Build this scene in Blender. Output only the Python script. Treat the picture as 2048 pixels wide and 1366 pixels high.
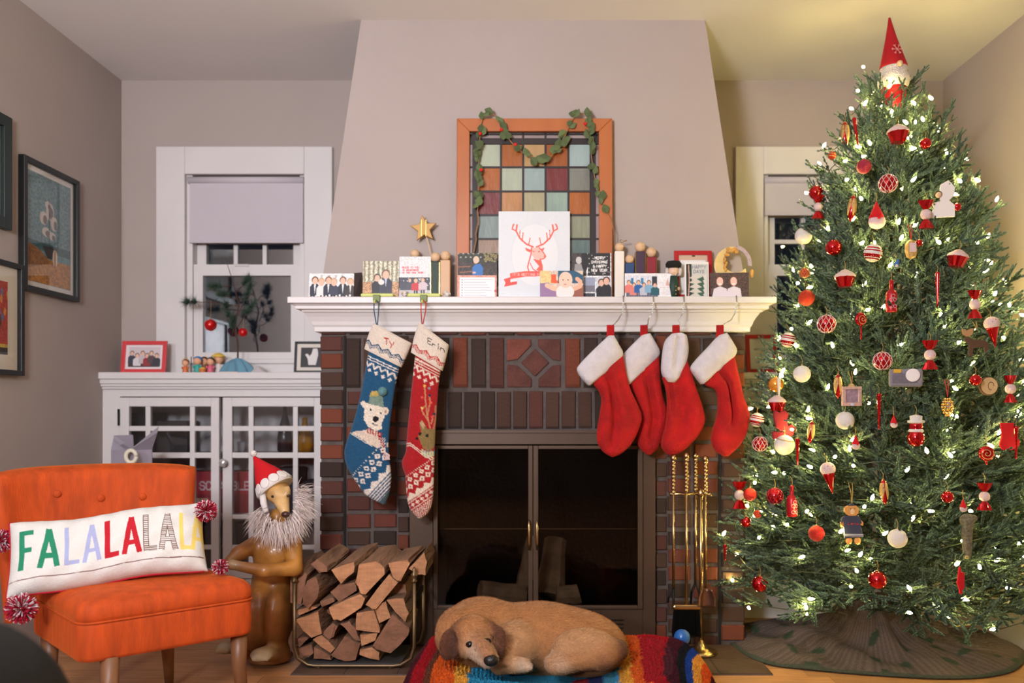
import bpy, math, random
import numpy as np
from mathutils import Vector, Matrix

for _o in list(bpy.data.objects):
    bpy.data.objects.remove(_o)
sc = bpy.context.scene
COL = sc.collection
rnd = random.Random(11)
nr = np.random.RandomState(11)

# ------------------------------------------------------------------ camera
# level camera with a shifted lens: X right, Y away from the camera, Z up, metres
F, CX, CY, HC = 1600.0, 1078.0, 820.0, 0.977
cam_d = bpy.data.cameras.new('camera')
cam_d.sensor_width = 36.0
cam_d.lens = 36.0 * F / 2048.0
cam_d.shift_x = (1024 - CX) / 2048.0
cam_d.shift_y = (CY - 683) / 2048.0
cam_d.clip_start = 0.05
cam_d.dof.use_dof = True
cam_d.dof.focus_distance = 2.75
cam_d.dof.aperture_fstop = 1.6
cam = bpy.data.objects.new('camera', cam_d)
cam.location = (0, 0, HC)
cam.rotation_euler = (math.pi / 2, 0, 0)
COL.objects.link(cam)
sc.camera = cam

# ------------------------------------------------------------------ world, lamp and fill light, exposure
sc.view_settings.view_transform = 'Standard'
sc.view_settings.look = 'None'
sc.view_settings.gamma = 1.0
sc.view_settings.exposure = -0.22
sc.view_settings.use_curve_mapping = False
w = bpy.data.worlds.new('night')
sc.world = w
w.use_nodes = True
w.node_tree.nodes['Background'].inputs[0].default_value = (0.010, 0.012, 0.018, 1)
w.node_tree.nodes['Background'].inputs[1].default_value = 1.0


def area(name, loc, target, size, power, col, sy=None):
    d = bpy.data.lights.new(name, 'AREA')
    d.shape = 'RECTANGLE' if sy else 'DISK'
    d.size = size
    if sy:
        d.size_y = sy
    d.energy = power
    d.color = col
    o = bpy.data.objects.new(name, d)
    o.location = loc
    o.rotation_euler = (Vector(target) - Vector(loc)).to_track_quat('-Z', 'Y').to_euler()
    COL.objects.link(o)
    return o


area('room_lamp', (-1.75, -1.9, 1.75), (-0.1, 3.4, 1.15), 0.36, 64, (0.95, 0.98, 1.07))
area('ceiling_fill', (-0.85, 0.0, 1.70), (-0.8, 1.45, 2.6), 0.6, 98, (0.95, 0.98, 1.07))  # added unseen fill light, aimed up to brighten the ceiling
sc.cycles.max_bounces = 6
sc.cycles.diffuse_bounces = 3
sc.cycles.glossy_bounces = 3
sc.cycles.transmission_bounces = 3
sc.cycles.transparent_max_bounces = 10
sc.cycles.caustics_reflective = False
sc.cycles.caustics_refractive = False
sc.cycles.use_adaptive_sampling = True
sc.cycles.adaptive_threshold = 0.1
sc.cycles.light_sampling_threshold = 0.03

# ------------------------------------------------------------------ helpers


def P(x, y, d):
    """point seen at photo pixel x, y that stands at distance d"""
    return Vector(((x - CX) * d / F, d, HC + (CY - y) * d / F))


def px(x, d):
    return (x - CX) * d / F


def pz(y, d):
    return HC + (CY - y) * d / F


def lin1(c):
    return c / 12.92 if c <= 0.04045 else ((c + 0.055) / 1.055) ** 2.4


def S(c):
    if isinstance(c, str):
        c = (int(c[0:2], 16), int(c[2:4], 16), int(c[4:6], 16))
    return tuple(lin1(v / 255.0) for v in c[:3])


_mats = {}


def M(name, col=None, rough=0.6, metal=0.0, var=0.0, vscale=8.0, bump=0.0, bscale=80.0, sheen=0.0, coat=0.0,
      attr=False, rand=0.0, stretch=None, emit=0.0, trans=0.0, ior=1.45, spec=0.5, tint=None, wave=None):
    """procedural principled material; col is sRGB 0-255 or hex"""
    if name in _mats:
        return _mats[name]
    m = bpy.data.materials.new(name)
    m.use_nodes = True
    nt = m.node_tree
    N, L = nt.nodes, nt.links
    b = N['Principled BSDF']
    b.inputs['Roughness'].default_value = rough
    b.inputs['Metallic'].default_value = metal
    b.inputs['IOR'].default_value = ior
    b.inputs['Specular IOR Level'].default_value = spec
    b.inputs['Coat Weight'].default_value = coat
    b.inputs['Coat Roughness'].default_value = 0.08
    b.inputs['Sheen Weight'].default_value = sheen
    b.inputs['Sheen Roughness'].default_value = 0.4
    b.inputs['Transmission Weight'].default_value = trans
    if tint:
        b.inputs['Sheen Tint'].default_value = (*S(tint), 1)
    c = S(col) if col is not None else (0.8, 0.8, 0.8)
    src = None
    if attr:
        a = N.new('ShaderNodeAttribute')
        a.attribute_name = 'Col'
        src = a.outputs['Color']
    else:
        b.inputs['Base Color'].default_value = (*c, 1)
    tc = N.new('ShaderNodeTexCoord')
    vec = tc.outputs['Object']
    if stretch:
        mp = N.new('ShaderNodeMapping')
        mp.inputs['Scale'].default_value = stretch
        L.new(vec, mp.inputs['Vector'])
        vec = mp.outputs['Vector']
    if var or rand:
        hs = N.new('ShaderNodeHueSaturation')
        if src:
            L.new(src, hs.inputs['Color'])
        else:
            hs.inputs['Color'].default_value = (*c, 1)
        val = None
        if var:
            nz = N.new('ShaderNodeTexNoise')
            nz.inputs['Scale'].default_value = vscale
            nz.inputs['Detail'].default_value = 3
            L.new(vec, nz.inputs['Vector'])
            mr = N.new('ShaderNodeMapRange')
            mr.inputs[1].default_value = 0.25
            mr.inputs[2].default_value = 0.75
            mr.inputs[3].default_value = 1 - var
            mr.inputs[4].default_value = 1 + var
            L.new(nz.outputs['Fac'], mr.inputs[0])
            val = mr.outputs[0]
        if rand:
            oi = N.new('ShaderNodeObjectInfo')
            m2 = N.new('ShaderNodeMapRange')
            m2.inputs[3].default_value = 1 - rand
            m2.inputs[4].default_value = 1 + rand
            L.new(oi.outputs['Random'], m2.inputs[0])
            if val:
                mm = N.new('ShaderNodeMath')
                mm.operation = 'MULTIPLY'
                L.new(val, mm.inputs[0])
                L.new(m2.outputs[0], mm.inputs[1])
                val = mm.outputs[0]
            else:
                val = m2.outputs[0]
        L.new(val, hs.inputs['Value'])
        src = hs.outputs['Color']
    if src:
        L.new(src, b.inputs['Base Color'])
    if bump:
        if wave:
            nz = N.new('ShaderNodeTexWave')
            nz.inputs['Scale'].default_value = wave
            nz.inputs['Distortion'].default_value = 1.5
        else:
            nz = N.new('ShaderNodeTexNoise')
            nz.inputs['Scale'].default_value = bscale
            nz.inputs['Detail'].default_value = 2
        L.new(vec, nz.inputs['Vector'])
        bp = N.new('ShaderNodeBump')
        bp.inputs['Strength'].default_value = bump
        bp.inputs['Distance'].default_value = 0.01
        L.new(nz.outputs['Fac'], bp.inputs['Height'])
        L.new(bp.outputs['Normal'], b.inputs['Normal'])
    if emit:
        b.inputs['Emission Color'].default_value = (*c, 1)
        b.inputs['Emission Strength'].default_value = emit
    _mats[name] = m
    return m


def glass_mat(name, tint, fac, rough=0.02):
    """thin pane: clear with a glossy reflection"""
    if name in _mats:
        return _mats[name]
    m = bpy.data.materials.new(name)
    m.use_nodes = True
    nt = m.node_tree
    N, L = nt.nodes, nt.links
    N.remove(N['Principled BSDF'])
    t = N.new('ShaderNodeBsdfTransparent')
    t.inputs[0].default_value = (*tint, 1)
    g = N.new('ShaderNodeBsdfGlossy')
    g.inputs['Roughness'].default_value = rough
    nz = N.new('ShaderNodeTexNoise')
    nz.inputs['Scale'].default_value = 3.0
    bp = N.new('ShaderNodeBump')
    bp.inputs['Strength'].default_value = 0.05
    L.new(nz.outputs['Fac'], bp.inputs['Height'])
    L.new(bp.outputs['Normal'], g.inputs['Normal'])
    lw = N.new('ShaderNodeLayerWeight')
    lw.inputs['Blend'].default_value = 0.5
    pw_ = N.new('ShaderNodeMath')
    pw_.operation = 'POWER'
    pw_.inputs[1].default_value = 5.0
    L.new(lw.outputs['Facing'], pw_.inputs[0])
    mu = N.new('ShaderNodeMath')
    mu.operation = 'MULTIPLY_ADD'
    mu.inputs[1].default_value = 0.9
    mu.inputs[2].default_value = 0.035 + fac
    mu.use_clamp = True
    L.new(pw_.outputs[0], mu.inputs[0])
    mx = N.new('ShaderNodeMixShader')
    L.new(mu.outputs[0], mx.inputs[0])
    L.new(t.outputs[0], mx.inputs[1])
    L.new(g.outputs[0], mx.inputs[2])
    L.new(mx.outputs[0], N['Material Output'].inputs[0])
    _mats[name] = m
    return m


def tag(o, label=None, cat=None, group=None, kind=None):
    if label:
        o['label'] = label
    if cat:
        o['category'] = cat
    if group:
        o['group'] = group
    if kind:
        o['kind'] = kind
    return o


def thing(name, label, cat, loc=(0, 0, 0), group=None, kind=None):
    o = bpy.data.objects.new(name, None)
    o.empty_display_size = 0.05
    o.location = loc
    COL.objects.link(o)
    return tag(o, label, cat, group, kind)


def link(name, me, mat=None, parent=None, local=False):
    """link mesh as object; world coordinates unless local"""
    o = bpy.data.objects.new(name, me)
    COL.objects.link(o)
    if mat is not None and not me.materials:
        me.materials.append(mat)
    if parent is not None:
        o.parent = parent
        if not local:
            mt = _wm(parent)
            o.matrix_parent_inverse = mt.inverted_safe()
    return o


def _wm(o):
    m = Matrix.LocRotScale(o.location, o.rotation_euler, o.scale)
    if o.parent is not None:
        m = _wm(o.parent) @ o.matrix_parent_inverse @ m
    return m


def copy_tree(o, parent=None):
    c = o.copy()
    COL.objects.link(c)
    if parent is not None:
        c.parent = parent
    for ch in list(o.children):
        copy_tree(ch, c)
    return c


def mesh_np(name, v, f, smooth=True, col=None):
    me = bpy.data.meshes.new(name)
    me.from_pydata([tuple(p) for p in v] if not isinstance(v, np.ndarray) else v.tolist(), [], f if not isinstance(f, np.ndarray) else f.tolist())
    if smooth:
        me.polygons.foreach_set('use_smooth', [True] * len(me.polygons))
    if col is not None:
        set_col(me, col)
    me.update()
    return me


def set_col(me, col):
    a = me.color_attributes.new('Col', 'FLOAT_COLOR', 'POINT')
    col = np.asarray(col, dtype=np.float32)
    col = np.concatenate([col[:, :3], np.ones((len(col), 1), np.float32)], 1)
    a.data.foreach_set('color', col.ravel())


def lin_np(c):
    c = np.clip(c, 0, 1)
    return np.where(c <= 0.04045, c / 12.92, ((c + 0.055) / 1.055) ** 2.4)


class B:
    """collects shapes into one mesh"""

    def __init__(s):
        s.v, s.f = [], []

    def add(s, v, f, mt=None):
        n = len(s.v)
        s.v += [mt @ Vector(p) for p in v] if mt else [Vector(p) for p in v]
        s.f += [tuple(i + n for i in q) for q in f]
        return s

    def box(s, x0, x1, y0, y1, z0, z1, mt=None):
        v = [(x, y, z) for x in (x0, x1) for y in (y0, y1) for z in (z0, z1)]
        return s.add(v, [(0, 1, 3, 2), (4, 6, 7, 5), (0, 4, 5, 1), (2, 3, 7, 6), (0, 2, 6, 4), (1, 5, 7, 3)], mt)

    def cbox(s, c, h, mt=None):
        m = Matrix.Translation(c) @ mt if mt else Matrix.Translation(c)
        return s.box(-h[0], h[0], -h[1], h[1], -h[2], h[2], m)

    def tube(s, pts, r, n=8, caps=True):
        pts = [Vector(p) for p in pts]
        rs = r if isinstance(r, (list, tuple)) else [r] * len(pts)
        v, f = [], []
        t0 = (pts[1] - pts[0]).normalized()
        up = Vector((0, 0, 1)) if abs(t0.z) < 0.9 else Vector((1, 0, 0))
        a = t0.cross(up).normalized()
        for i, p in enumerate(pts):
            t = (pts[min(i + 1, len(pts) - 1)] - pts[max(i - 1, 0)])
            t = t.normalized() if t.length > 1e-9 else t0
            a = (a - t * a.dot(t))
            a = a.normalized() if a.length > 1e-6 else t.orthogonal().normalized()
            b = t.cross(a)
            for k in range(n):
                an = 2 * math.pi * k / n
                v.append(p + (a * math.cos(an) + b * math.sin(an)) * rs[i])
        for i in range(len(pts) - 1):
            for k in range(n):
                k2 = (k + 1) % n
                f.append((i * n + k, i * n + k2, (i + 1) * n + k2, (i + 1) * n + k))
        if caps:
            f.append(tuple(reversed(range(n))))
            f.append(tuple(range((len(pts) - 1) * n, len(pts) * n)))
        return s.add(v, f)

    def lathe(s, prof, n=20, mt=None):
        """profile of (radius, z) from bottom to top around local z"""
        v, f = [], []
        for r, z in prof:
            for k in range(n):
                an = 2 * math.pi * k / n
                v.append((r * math.cos(an), r * math.sin(an), z))
        for i in range(len(prof) - 1):
            for k in range(n):
                k2 = (k + 1) % n
                f.append((i * n + k, i * n + k2, (i + 1) * n + k2, (i + 1) * n + k))
        f.append(tuple(reversed(range(n))))
        f.append(tuple(range((len(prof) - 1) * n, len(prof) * n)))
        return s.add(v, f, mt)

    def ball(s, c, r, nu=16, nv=10, mt=None):
        if not isinstance(r, (list, tuple)):
            r = (r, r, r)
        prof = [(max(1e-4, math.sin(math.pi * i / nv)), -math.cos(math.pi * i / nv)) for i in range(nv + 1)]
        m = Matrix.Translation(c) @ (mt or Matrix.Identity(4)) @ Matrix.Diagonal((r[0], r[1], r[2], 1))
        return s.lathe(prof, nu, m)

    def prism(s, poly, o, u, v, w):
        """2-D polygon placed at o with axes u, v and extruded along w"""
        n = len(poly)
        o, u, v, w = Vector(o), Vector(u), Vector(v), Vector(w)
        a = [o + u * p[0] + v * p[1] for p in poly]
        vs = a + [p + w for p in a]
        f = [tuple(range(n)), tuple(reversed(range(n, 2 * n)))]
        f += [(i, i + n, (i + 1) % n + n, (i + 1) % n) for i in range(n)]
        return s.add(vs, f)

    def build(s, name, mat, parent=None, smooth=False, bevel=0.0, seg=2, sub=0, local=False, me=None):
        me = bpy.data.meshes.new(name)
        me.from_pydata([tuple(p) for p in s.v], [], s.f)
        import bmesh
        bm = bmesh.new()
        bm.from_mesh(me)
        bmesh.ops.recalc_face_normals(bm, faces=bm.faces)
        bm.to_mesh(me)
        bm.free()
        if smooth:
            me.polygons.foreach_set('use_smooth', [True] * len(me.polygons))
        o = link(name, me, mat, parent, local)
        if bevel:
            md = o.modifiers.new('bevel', 'BEVEL')
            md.width = bevel
            md.segments = seg
            md.limit_method = 'ANGLE'
            md.angle_limit = 0.6
        if sub:
            md = o.modifiers.new('sub', 'SUBSURF')
            md.levels = md.render_levels = sub
        return o


def one(name, mat, label, cat, b, group=None, kind=None, **k):
    return tag(b.build(name, mat, **k), label, cat, group, kind)


# ---- smooth signed-distance bodies, meshed with surface nets
def _ell(X, c, r, R=None):
    q = X - np.array(c, np.float32)
    if R is not None:
        q = q @ np.array(R, np.float32)
    r = np.array(r, np.float32)
    k0 = np.linalg.norm(q / r, axis=-1)
    k1 = np.linalg.norm(q / (r * r), axis=-1) + 1e-9
    return k0 * (k0 - 1) / k1


def _cap(X, a, b, ra, rb):
    a = np.array(a, np.float32)
    ab = np.array(b, np.float32) - a
    h = np.clip(((X - a) @ ab) / float(ab @ ab + 1e-12), 0, 1)
    return np.linalg.norm(X - a - h[..., None] * ab, axis=-1) - (ra + (rb - ra) * h)


def _pd(X, p):
    return _ell(X, *p[1]) if p[0] == 'e' else _cap(X, *p[1])


def sdf_mesh(name, prims, res, smooth_iter=1, cblend=0.012):
    """prims: (kind, args, sRGB colour, blend)"""
    lo, hi = np.full(3, 1e9), np.full(3, -1e9)
    for p in prims:
        if p[0] == 'e':
            c, r = np.array(p[1][0]), np.max(p[1][1])
            lo, hi = np.minimum(lo, c - r), np.maximum(hi, c + r)
        else:
            for q, r in ((p[1][0], p[1][2]), (p[1][1], p[1][3])):
                q = np.array(q)
                lo, hi = np.minimum(lo, q - r), np.maximum(hi, q + r)
    lo -= 0.03
    hi += 0.03
    ax = [np.arange(lo[i], hi[i] + res, res, dtype=np.float32) for i in range(3)]
    X = np.stack(np.meshgrid(*ax, indexing='ij'), -1)
    G = None
    for p in prims:
        d = _pd(X, p)
        if G is None:
            G = d
        else:
            k = p[3]
            h = np.clip(0.5 + 0.5 * (G - d) / k, 0, 1)
            G = G + (d - G) * h - k * h * (1 - h)
    nx, ny, nz = G.shape
    s = G < 0
    cnt = np.zeros((nx - 1, ny - 1, nz - 1), np.int8)
    for i in (0, 1):
        for j in (0, 1):
            for k in (0, 1):
                cnt += s[i:nx - 1 + i, j:ny - 1 + j, k:nz - 1 + k]
    act = (cnt > 0) & (cnt < 8)
    I = np.argwhere(act)
    idx = -np.ones(act.shape, np.int64)
    idx[act] = np.arange(len(I))
    acc = np.zeros((len(I), 3))
    num = np.zeros((len(I), 1))
    for axis in range(3):
        o1, o2 = [a for a in range(3) if a != axis]
        for a in (0, 1):
            for b in (0, 1):
                p0 = I.copy()
                p0[:, o1] += a
                p0[:, o2] += b
                p1 = p0.copy()
                p1[:, axis] += 1
                g0, g1 = G[tuple(p0.T)], G[tuple(p1.T)]
                cr = (g0 < 0) != (g1 < 0)
                t = np.where(cr, g0 / (g0 - g1 + 1e-12), 0)[:, None]
                acc += np.where(cr[:, None], p0 + t * (p1 - p0), 0)
                num += cr[:, None]
    V = acc / np.maximum(num, 1) * res + np.array([a[0] for a in ax])
    faces = []
    for axis in range(3):
        o1, o2 = [a for a in range(3) if a != axis]
        sl0 = [slice(None)] * 3
        sl1 = [slice(None)] * 3
        sl0[axis] = slice(0, -1)
        sl1[axis] = slice(1, None)
        cr = s[tuple(sl0)] != s[tuple(sl1)]
        E = np.argwhere(cr)
        E = E[(E[:, o1] > 0) & (E[:, o2] > 0) & (E[:, o1] < G.shape[o1] - 1) & (E[:, o2] < G.shape[o2] - 1)]
        inside = s[tuple(E.T)]

        def cell(a, b):
            q = E.copy()
            q[:, o1] -= a
            q[:, o2] -= b
            return idx[tuple(q.T)]
        q = np.stack([cell(1, 1), cell(0, 1), cell(0, 0), cell(1, 0)], 1)
        flip = inside if axis != 1 else ~inside
        q[~flip] = q[~flip][:, ::-1]
        faces.append(q)
    Fc = np.concatenate(faces)
    for _ in range(smooth_iter):
        a2 = np.zeros_like(V)
        n2 = np.zeros((len(V), 1))
        for k in range(4):
            e0, e1 = Fc[:, k], Fc[:, (k + 1) % 4]
            np.add.at(a2, e0, V[e1])
            np.add.at(a2, e1, V[e0])
            np.add.at(n2, e0, 1)
            np.add.at(n2, e1, 1)
        V = 0.45 * V + 0.55 * a2 / np.maximum(n2, 1)
    W = np.stack([np.exp(-np.clip(_pd(V.astype(np.float32), p), -0.05, 0.4) / cblend) for p in prims], 1)
    C = np.array([[c / 255 for c in p[2]] for p in prims])
    colr = lin_np((W @ C) / W.sum(1, keepdims=True))
    me = mesh_np(name, V, Fc, True, colr)
    return me, V, colr


def recolor(me, col):
    a = me.color_attributes['Col']
    col = np.concatenate([col[:, :3], np.ones((len(col), 1))], 1).astype(np.float32)
    a.data.foreach_set('color', col.ravel())


# ---- painted prints: a small raster whose pixels become vertex colours
FONT = {'A': '04-20-44;13-33', 'B': '00-04;00-30-41-32-02;32-43-34-04', 'C': '41-30-10-01-03-14-34-43', 'D': '00-04-24-43-41-20-00',
        'E': '40-00-04-44;02-32', 'F': '40-00-04;02-32', 'G': '41-30-10-01-03-14-34-43-42-22', 'H': '00-04;40-44;02-42', 'I': '20-24',
        'J': '40-43-34-14-03', 'K': '00-04;40-02-44', 'L': '00-04-44', 'M': '04-00-22-40-44', 'N': '04-00-44-40', 'O': '10-30-41-43-34-14-03-01-10',
        'P': '04-00-30-41-32-02', 'R': '04-00-30-41-32-02;22-44', 'S': '41-30-10-01-12-32-43-34-14-03', 'T': '00-40;20-24', 'U': '00-03-14-34-43-40',
        'V': '00-24-40', 'W': '00-14-22-34-40', 'X': '00-44;40-04', 'Y': '00-22-40;22-24', 'Z': '00-40-04-44', '&': '44-11-20-31-03-14-34-42',
        'y': '01-23;41-15', 'r': '02-04;03-12-32', 'i': '22-24;20-21', 'n': '02-04;03-12-32-43-44', 'e': '03-43-42-32-12-03-14-34', 'a': '12-32-43-44;43-13-04-34-43', "'": '20-21', ' ': ''}


class Cv:
    def __init__(s, x0, y0, x1, y1, sc_, bg):
        s.x0, s.y0, s.x1, s.y1, s.s = x0, y0, x1, y1, sc_
        s.w, s.h = int((x1 - x0) * sc_) + 1, int((y1 - y0) * sc_) + 1
        s.X, s.Y = np.meshgrid(x0 + np.arange(s.w) / sc_, y0 + np.arange(s.h) / sc_)
        s.a = np.zeros((s.h, s.w, 3))
        s.a[:] = s.c(bg)

    def c(s, col):
        if isinstance(col, str):
            col = (int(col[0:2], 16), int(col[2:4], 16), int(col[4:6], 16))
        return np.array(col[:3]) / 255.0

    def mask(s, m, col, al=1.0):
        s.a[m] = s.a[m] * (1 - al) + s.c(col) * al
        return s

    def rect(s, x0, y0, x1, y1, col, al=1.0):
        return s.mask((s.X >= x0) & (s.X <= x1) & (s.Y >= y0) & (s.Y <= y1), col, al)

    def ell(s, x, y, rx, ry, col, al=1.0):
        return s.mask(((s.X - x) / rx) ** 2 + ((s.Y - y) / ry) ** 2 <= 1, col, al)

    def poly(s, pts, col, al=1.0):
        ins = np.zeros(s.X.shape, bool)
        n = len(pts)
        for i in range(n):
            xa, ya = pts[i]
            xb, yb = pts[(i + 1) % n]
            if ya == yb:
                continue
            ins ^= ((s.Y < ya) != (s.Y < yb)) & (s.X < (xb - xa) * (s.Y - ya) / (yb - ya) + xa)
        return s.mask(ins, col, al)

    def line(s, pts, wd, col, al=1.0):
        m = np.zeros(s.X.shape, bool)
        for (xa, ya), (xb, yb) in zip(pts[:-1], pts[1:]):
            dx, dy = xb - xa, yb - ya
            t = np.clip(((s.X - xa) * dx + (s.Y - ya) * dy) / (dx * dx + dy * dy + 1e-9), 0, 1)
            m |= (s.X - xa - t * dx) ** 2 + (s.Y - ya - t * dy) ** 2 <= (wd / 2) ** 2
        return s.mask(m, col, al)

    def text(s, t, x, y, hgt, wd, col, adv=0.85, sl=0.0, al=1.0):
        """stroke lettering, sl slopes the baseline"""
        q = hgt / 4.0
        for ch in t:
            for st in FONT.get(ch, '').split(';'):
                if st:
                    pts = [(x + int(p[0]) * q * 0.7, y + int(p[1]) * q + int(p[0]) * q * 0.7 * sl) for p in st.split('-')]
                    s.line(pts, wd, col, al)
            x += hgt * adv
            y += hgt * adv * sl
        return s

    def noise(s, amt, cell=3, seed=0):
        r = np.random.RandomState(seed)
        hh, ww = s.h // cell + 2, s.w // cell + 2
        n = np.kron(r.rand(hh, ww), np.ones((cell, cell)))[:s.h, :s.w]
        s.a = np.clip(s.a * (1 + amt * (n[..., None] * 2 - 1)), 0, 1)
        return s

    def sample(s, x, y):
        j = np.clip(((np.asarray(x) - s.x0) * s.s).round().astype(int), 0, s.w - 1)
        i = np.clip(((np.asarray(y) - s.y0) * s.s).round().astype(int), 0, s.h - 1)
        return lin_np(s.a[i, j])


def sheet(name, cv, tl, tr, bl, mat, parent=None, thick=0.001, local=False, edge='f0ece6', back=Vector((0, 1, 0)), fn=None):
    """thin card whose front carries the print cv"""
    tl, tr, bl = Vector(tl), Vector(tr), Vector(bl)
    U = np.linspace(0, 1, cv.w)
    Vv = np.linspace(0, 1, cv.h)
    uu, vv = np.meshgrid(U, Vv)
    pts = np.array(tl)[None, None] + uu[..., None] * np.array(tr - tl) + vv[..., None] * np.array(bl - tl)
    if fn:
        pts = fn(uu, vv, pts)
    n = cv.w * cv.h
    ii = np.arange(n).reshape(cv.h, cv.w)
    f = np.stack([ii[:-1, :-1], ii[1:, :-1], ii[1:, 1:], ii[:-1, 1:]], -1).reshape(-1, 4).tolist()
    pv = pts.reshape(-1, 3)
    bk = np.array(back) * thick
    c4 = [ii[0, 0], ii[0, -1], ii[-1, -1], ii[-1, 0]]
    ring = list(ii[0, :]) + list(ii[1:, -1]) + list(ii[-1, -2::-1]) + list(ii[-2:0:-1, 0])
    bv = pv[ring] + bk
    m = len(ring)
    for i in range(m):
        f.append([int(ring[i]), int(ring[(i + 1) % m]), n + (i + 1) % m, n + i])
    f.append([n + i for i in range(m)])
    cols = np.concatenate([lin_np(cv.a).reshape(-1, 3), np.tile(np.array(S(edge)), (m, 1))])
    me = mesh_np(name, np.concatenate([pv, bv]), f, False, cols)
    return link(name, me, mat, parent, local)


def resample(pts, n):
    p = np.array(pts, float)
    d = np.r_[0, np.cumsum(np.linalg.norm(np.diff(p, axis=0), axis=1))]
    t = np.linspace(0, d[-1], n)
    return np.stack([np.interp(t, d, p[:, k]) for k in range(p.shape[1])], 1)


def smooth_poly(pts, n, it=2):
    """Chaikin-rounded open polyline, resampled"""
    p = np.array(pts, float)
    for _ in range(it):
        q = np.empty((2 * (len(p) - 1), p.shape[1]))
        q[0::2] = 0.75 * p[:-1] + 0.25 * p[1:]
        q[1::2] = 0.25 * p[:-1] + 0.75 * p[1:]
        p = np.concatenate([p[:1], q, p[-1:]])
    return resample(p, n)


def loft(name, left, right, d, thick, rows, m, mat, parent, cv=None, col=None, tfn=None, ends=(0.35, 0.2), crease=None, it=2, dd=0.0, local=False, wob=0.0):
    """puffed bag between two photo-traced outlines hung at distance d"""
    A, Bq = smooth_poly(left, rows, it), smooth_poly(right, rows, it)
    th = np.arange(2 * m) * math.pi / m
    u = (1 - np.cos(th)) / 2
    sn = np.sin(th)
    sgn = np.sign(sn) * np.abs(sn) ** 0.7
    V, C = [], []
    for i in range(rows):
        t = i / (rows - 1)
        prof = min(1, ends[0] + t / 0.08 * (1 - ends[0])) if t < 0.08 else (min(1, ends[1] + (1 - t) / 0.1 * (1 - ends[1])))
        tk = thick * math.sqrt(max(0.02, prof)) * (tfn(t) if tfn else 1)
        q = A[i][None] + (Bq[i] - A[i])[None] * u[:, None]
        off = sgn * tk
        if crease:
            for (uc, wd, dep, t0, t1) in crease:
                if t0 < t < t1:
                    k = math.sin(math.pi * (t - t0) / (t1 - t0)) ** 0.5
                    off = off - np.where(sgn > 0, 1, 0.0) * dep * k * np.exp(-((u - uc) / wd) ** 2)
        if wob:
            off = off + wob * np.sin(u * 9 + t * 7) * (sgn > 0)
        dist = d + dd * t - off
        V.append(np.stack([(q[:, 0] - CX) * (d + dd * t) / F, dist, HC + (CY - q[:, 1]) * (d + dd * t) / F], 1))
        if cv is not None:
            C.append(cv.sample(q[:, 0], q[:, 1]))
    V = np.concatenate(V)
    n = 2 * m
    f = []
    for i in range(rows - 1):
        for k in range(n):
            k2 = (k + 1) % n
            f.append((i * n + k, (i + 1) * n + k, (i + 1) * n + k2, i * n + k2))
    f.append(tuple(range(n)))
    f.append(tuple(reversed(range((rows - 1) * n, rows * n))))
    me = mesh_np(name, V, f, True, np.concatenate(C) if cv is not None else None)
    return link(name, me, mat, parent, local)


def rotz(a):
    return Matrix.Rotation(a, 4, 'Z')


def fuzz(name, V, N, C, n, ln, wd, flow, lift, jit, mat, parent, seed=1, keep=None):
    """short hairs standing on a surface, joined into one part"""
    rs_ = np.random.RandomState(seed)
    i = rs_.randint(0, len(V), n) if keep is None else keep[rs_.randint(0, len(keep), n)]
    p, nn, c = V[i], N[i], C[i] * rs_.uniform(.82, 1.18, (n, 1))
    fl = np.array(flow, float)[None] + rs_.normal(size=(n, 3)) * jit
    fl = fl - nn * (fl * nn).sum(1)[:, None]
    fl /= np.linalg.norm(fl, axis=1)[:, None] + 1e-9
    d = fl * (1 - lift) + nn * lift
    d /= np.linalg.norm(d, axis=1)[:, None]
    p = p + fl * rs_.uniform(-.004, .004, (n, 1)) - nn * .001
    L = ln * rs_.uniform(.6, 1.2, (n, 1))
    s = np.cross(d, nn + rs_.normal(size=(n, 3)) * .3)
    s /= np.linalg.norm(s, axis=1)[:, None] + 1e-9
    v = np.stack([p + s * wd, p - s * wd, p + d * L], 1).reshape(-1, 3)
    me_ = mesh_np(name, v, np.arange(3 * n).reshape(-1, 3), False, np.repeat(c, 3, 0))
    return tag(link(name, me_, mat, parent), kind='stuff')


def vnormals(me_):
    a_ = np.zeros(len(me_.vertices) * 3, np.float32)
    me_.vertices.foreach_get('normal', a_)
    return a_.reshape(-1, 3)


# shared materials
m_print = M('printed_card', attr=True, rough=0.45, var=0.02)
m_attr = M('painted_surface', attr=True, rough=0.5, var=0.04, vscale=30)
m_white = M('white_painted_wood', (216, 208, 204), rough=0.42, var=0.03, vscale=5)
m_wood = M('pale_bare_wood', (214, 176, 138), rough=0.55, var=0.10, vscale=12, stretch=(1, 1, 6))
m_black = M('black_satin', (20, 19, 18), rough=0.4, var=0.08)
m_brass = M('aged_brass', (186, 158, 114), rough=0.27, metal=1.0, var=0.12, vscale=20)
m_gold = M('gold_metal', (214, 170, 86), rough=0.25, metal=1.0, var=0.05)
m_steel = M('silver_wire', (205, 205, 205), rough=0.2, metal=1.0, var=0.04)
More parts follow.
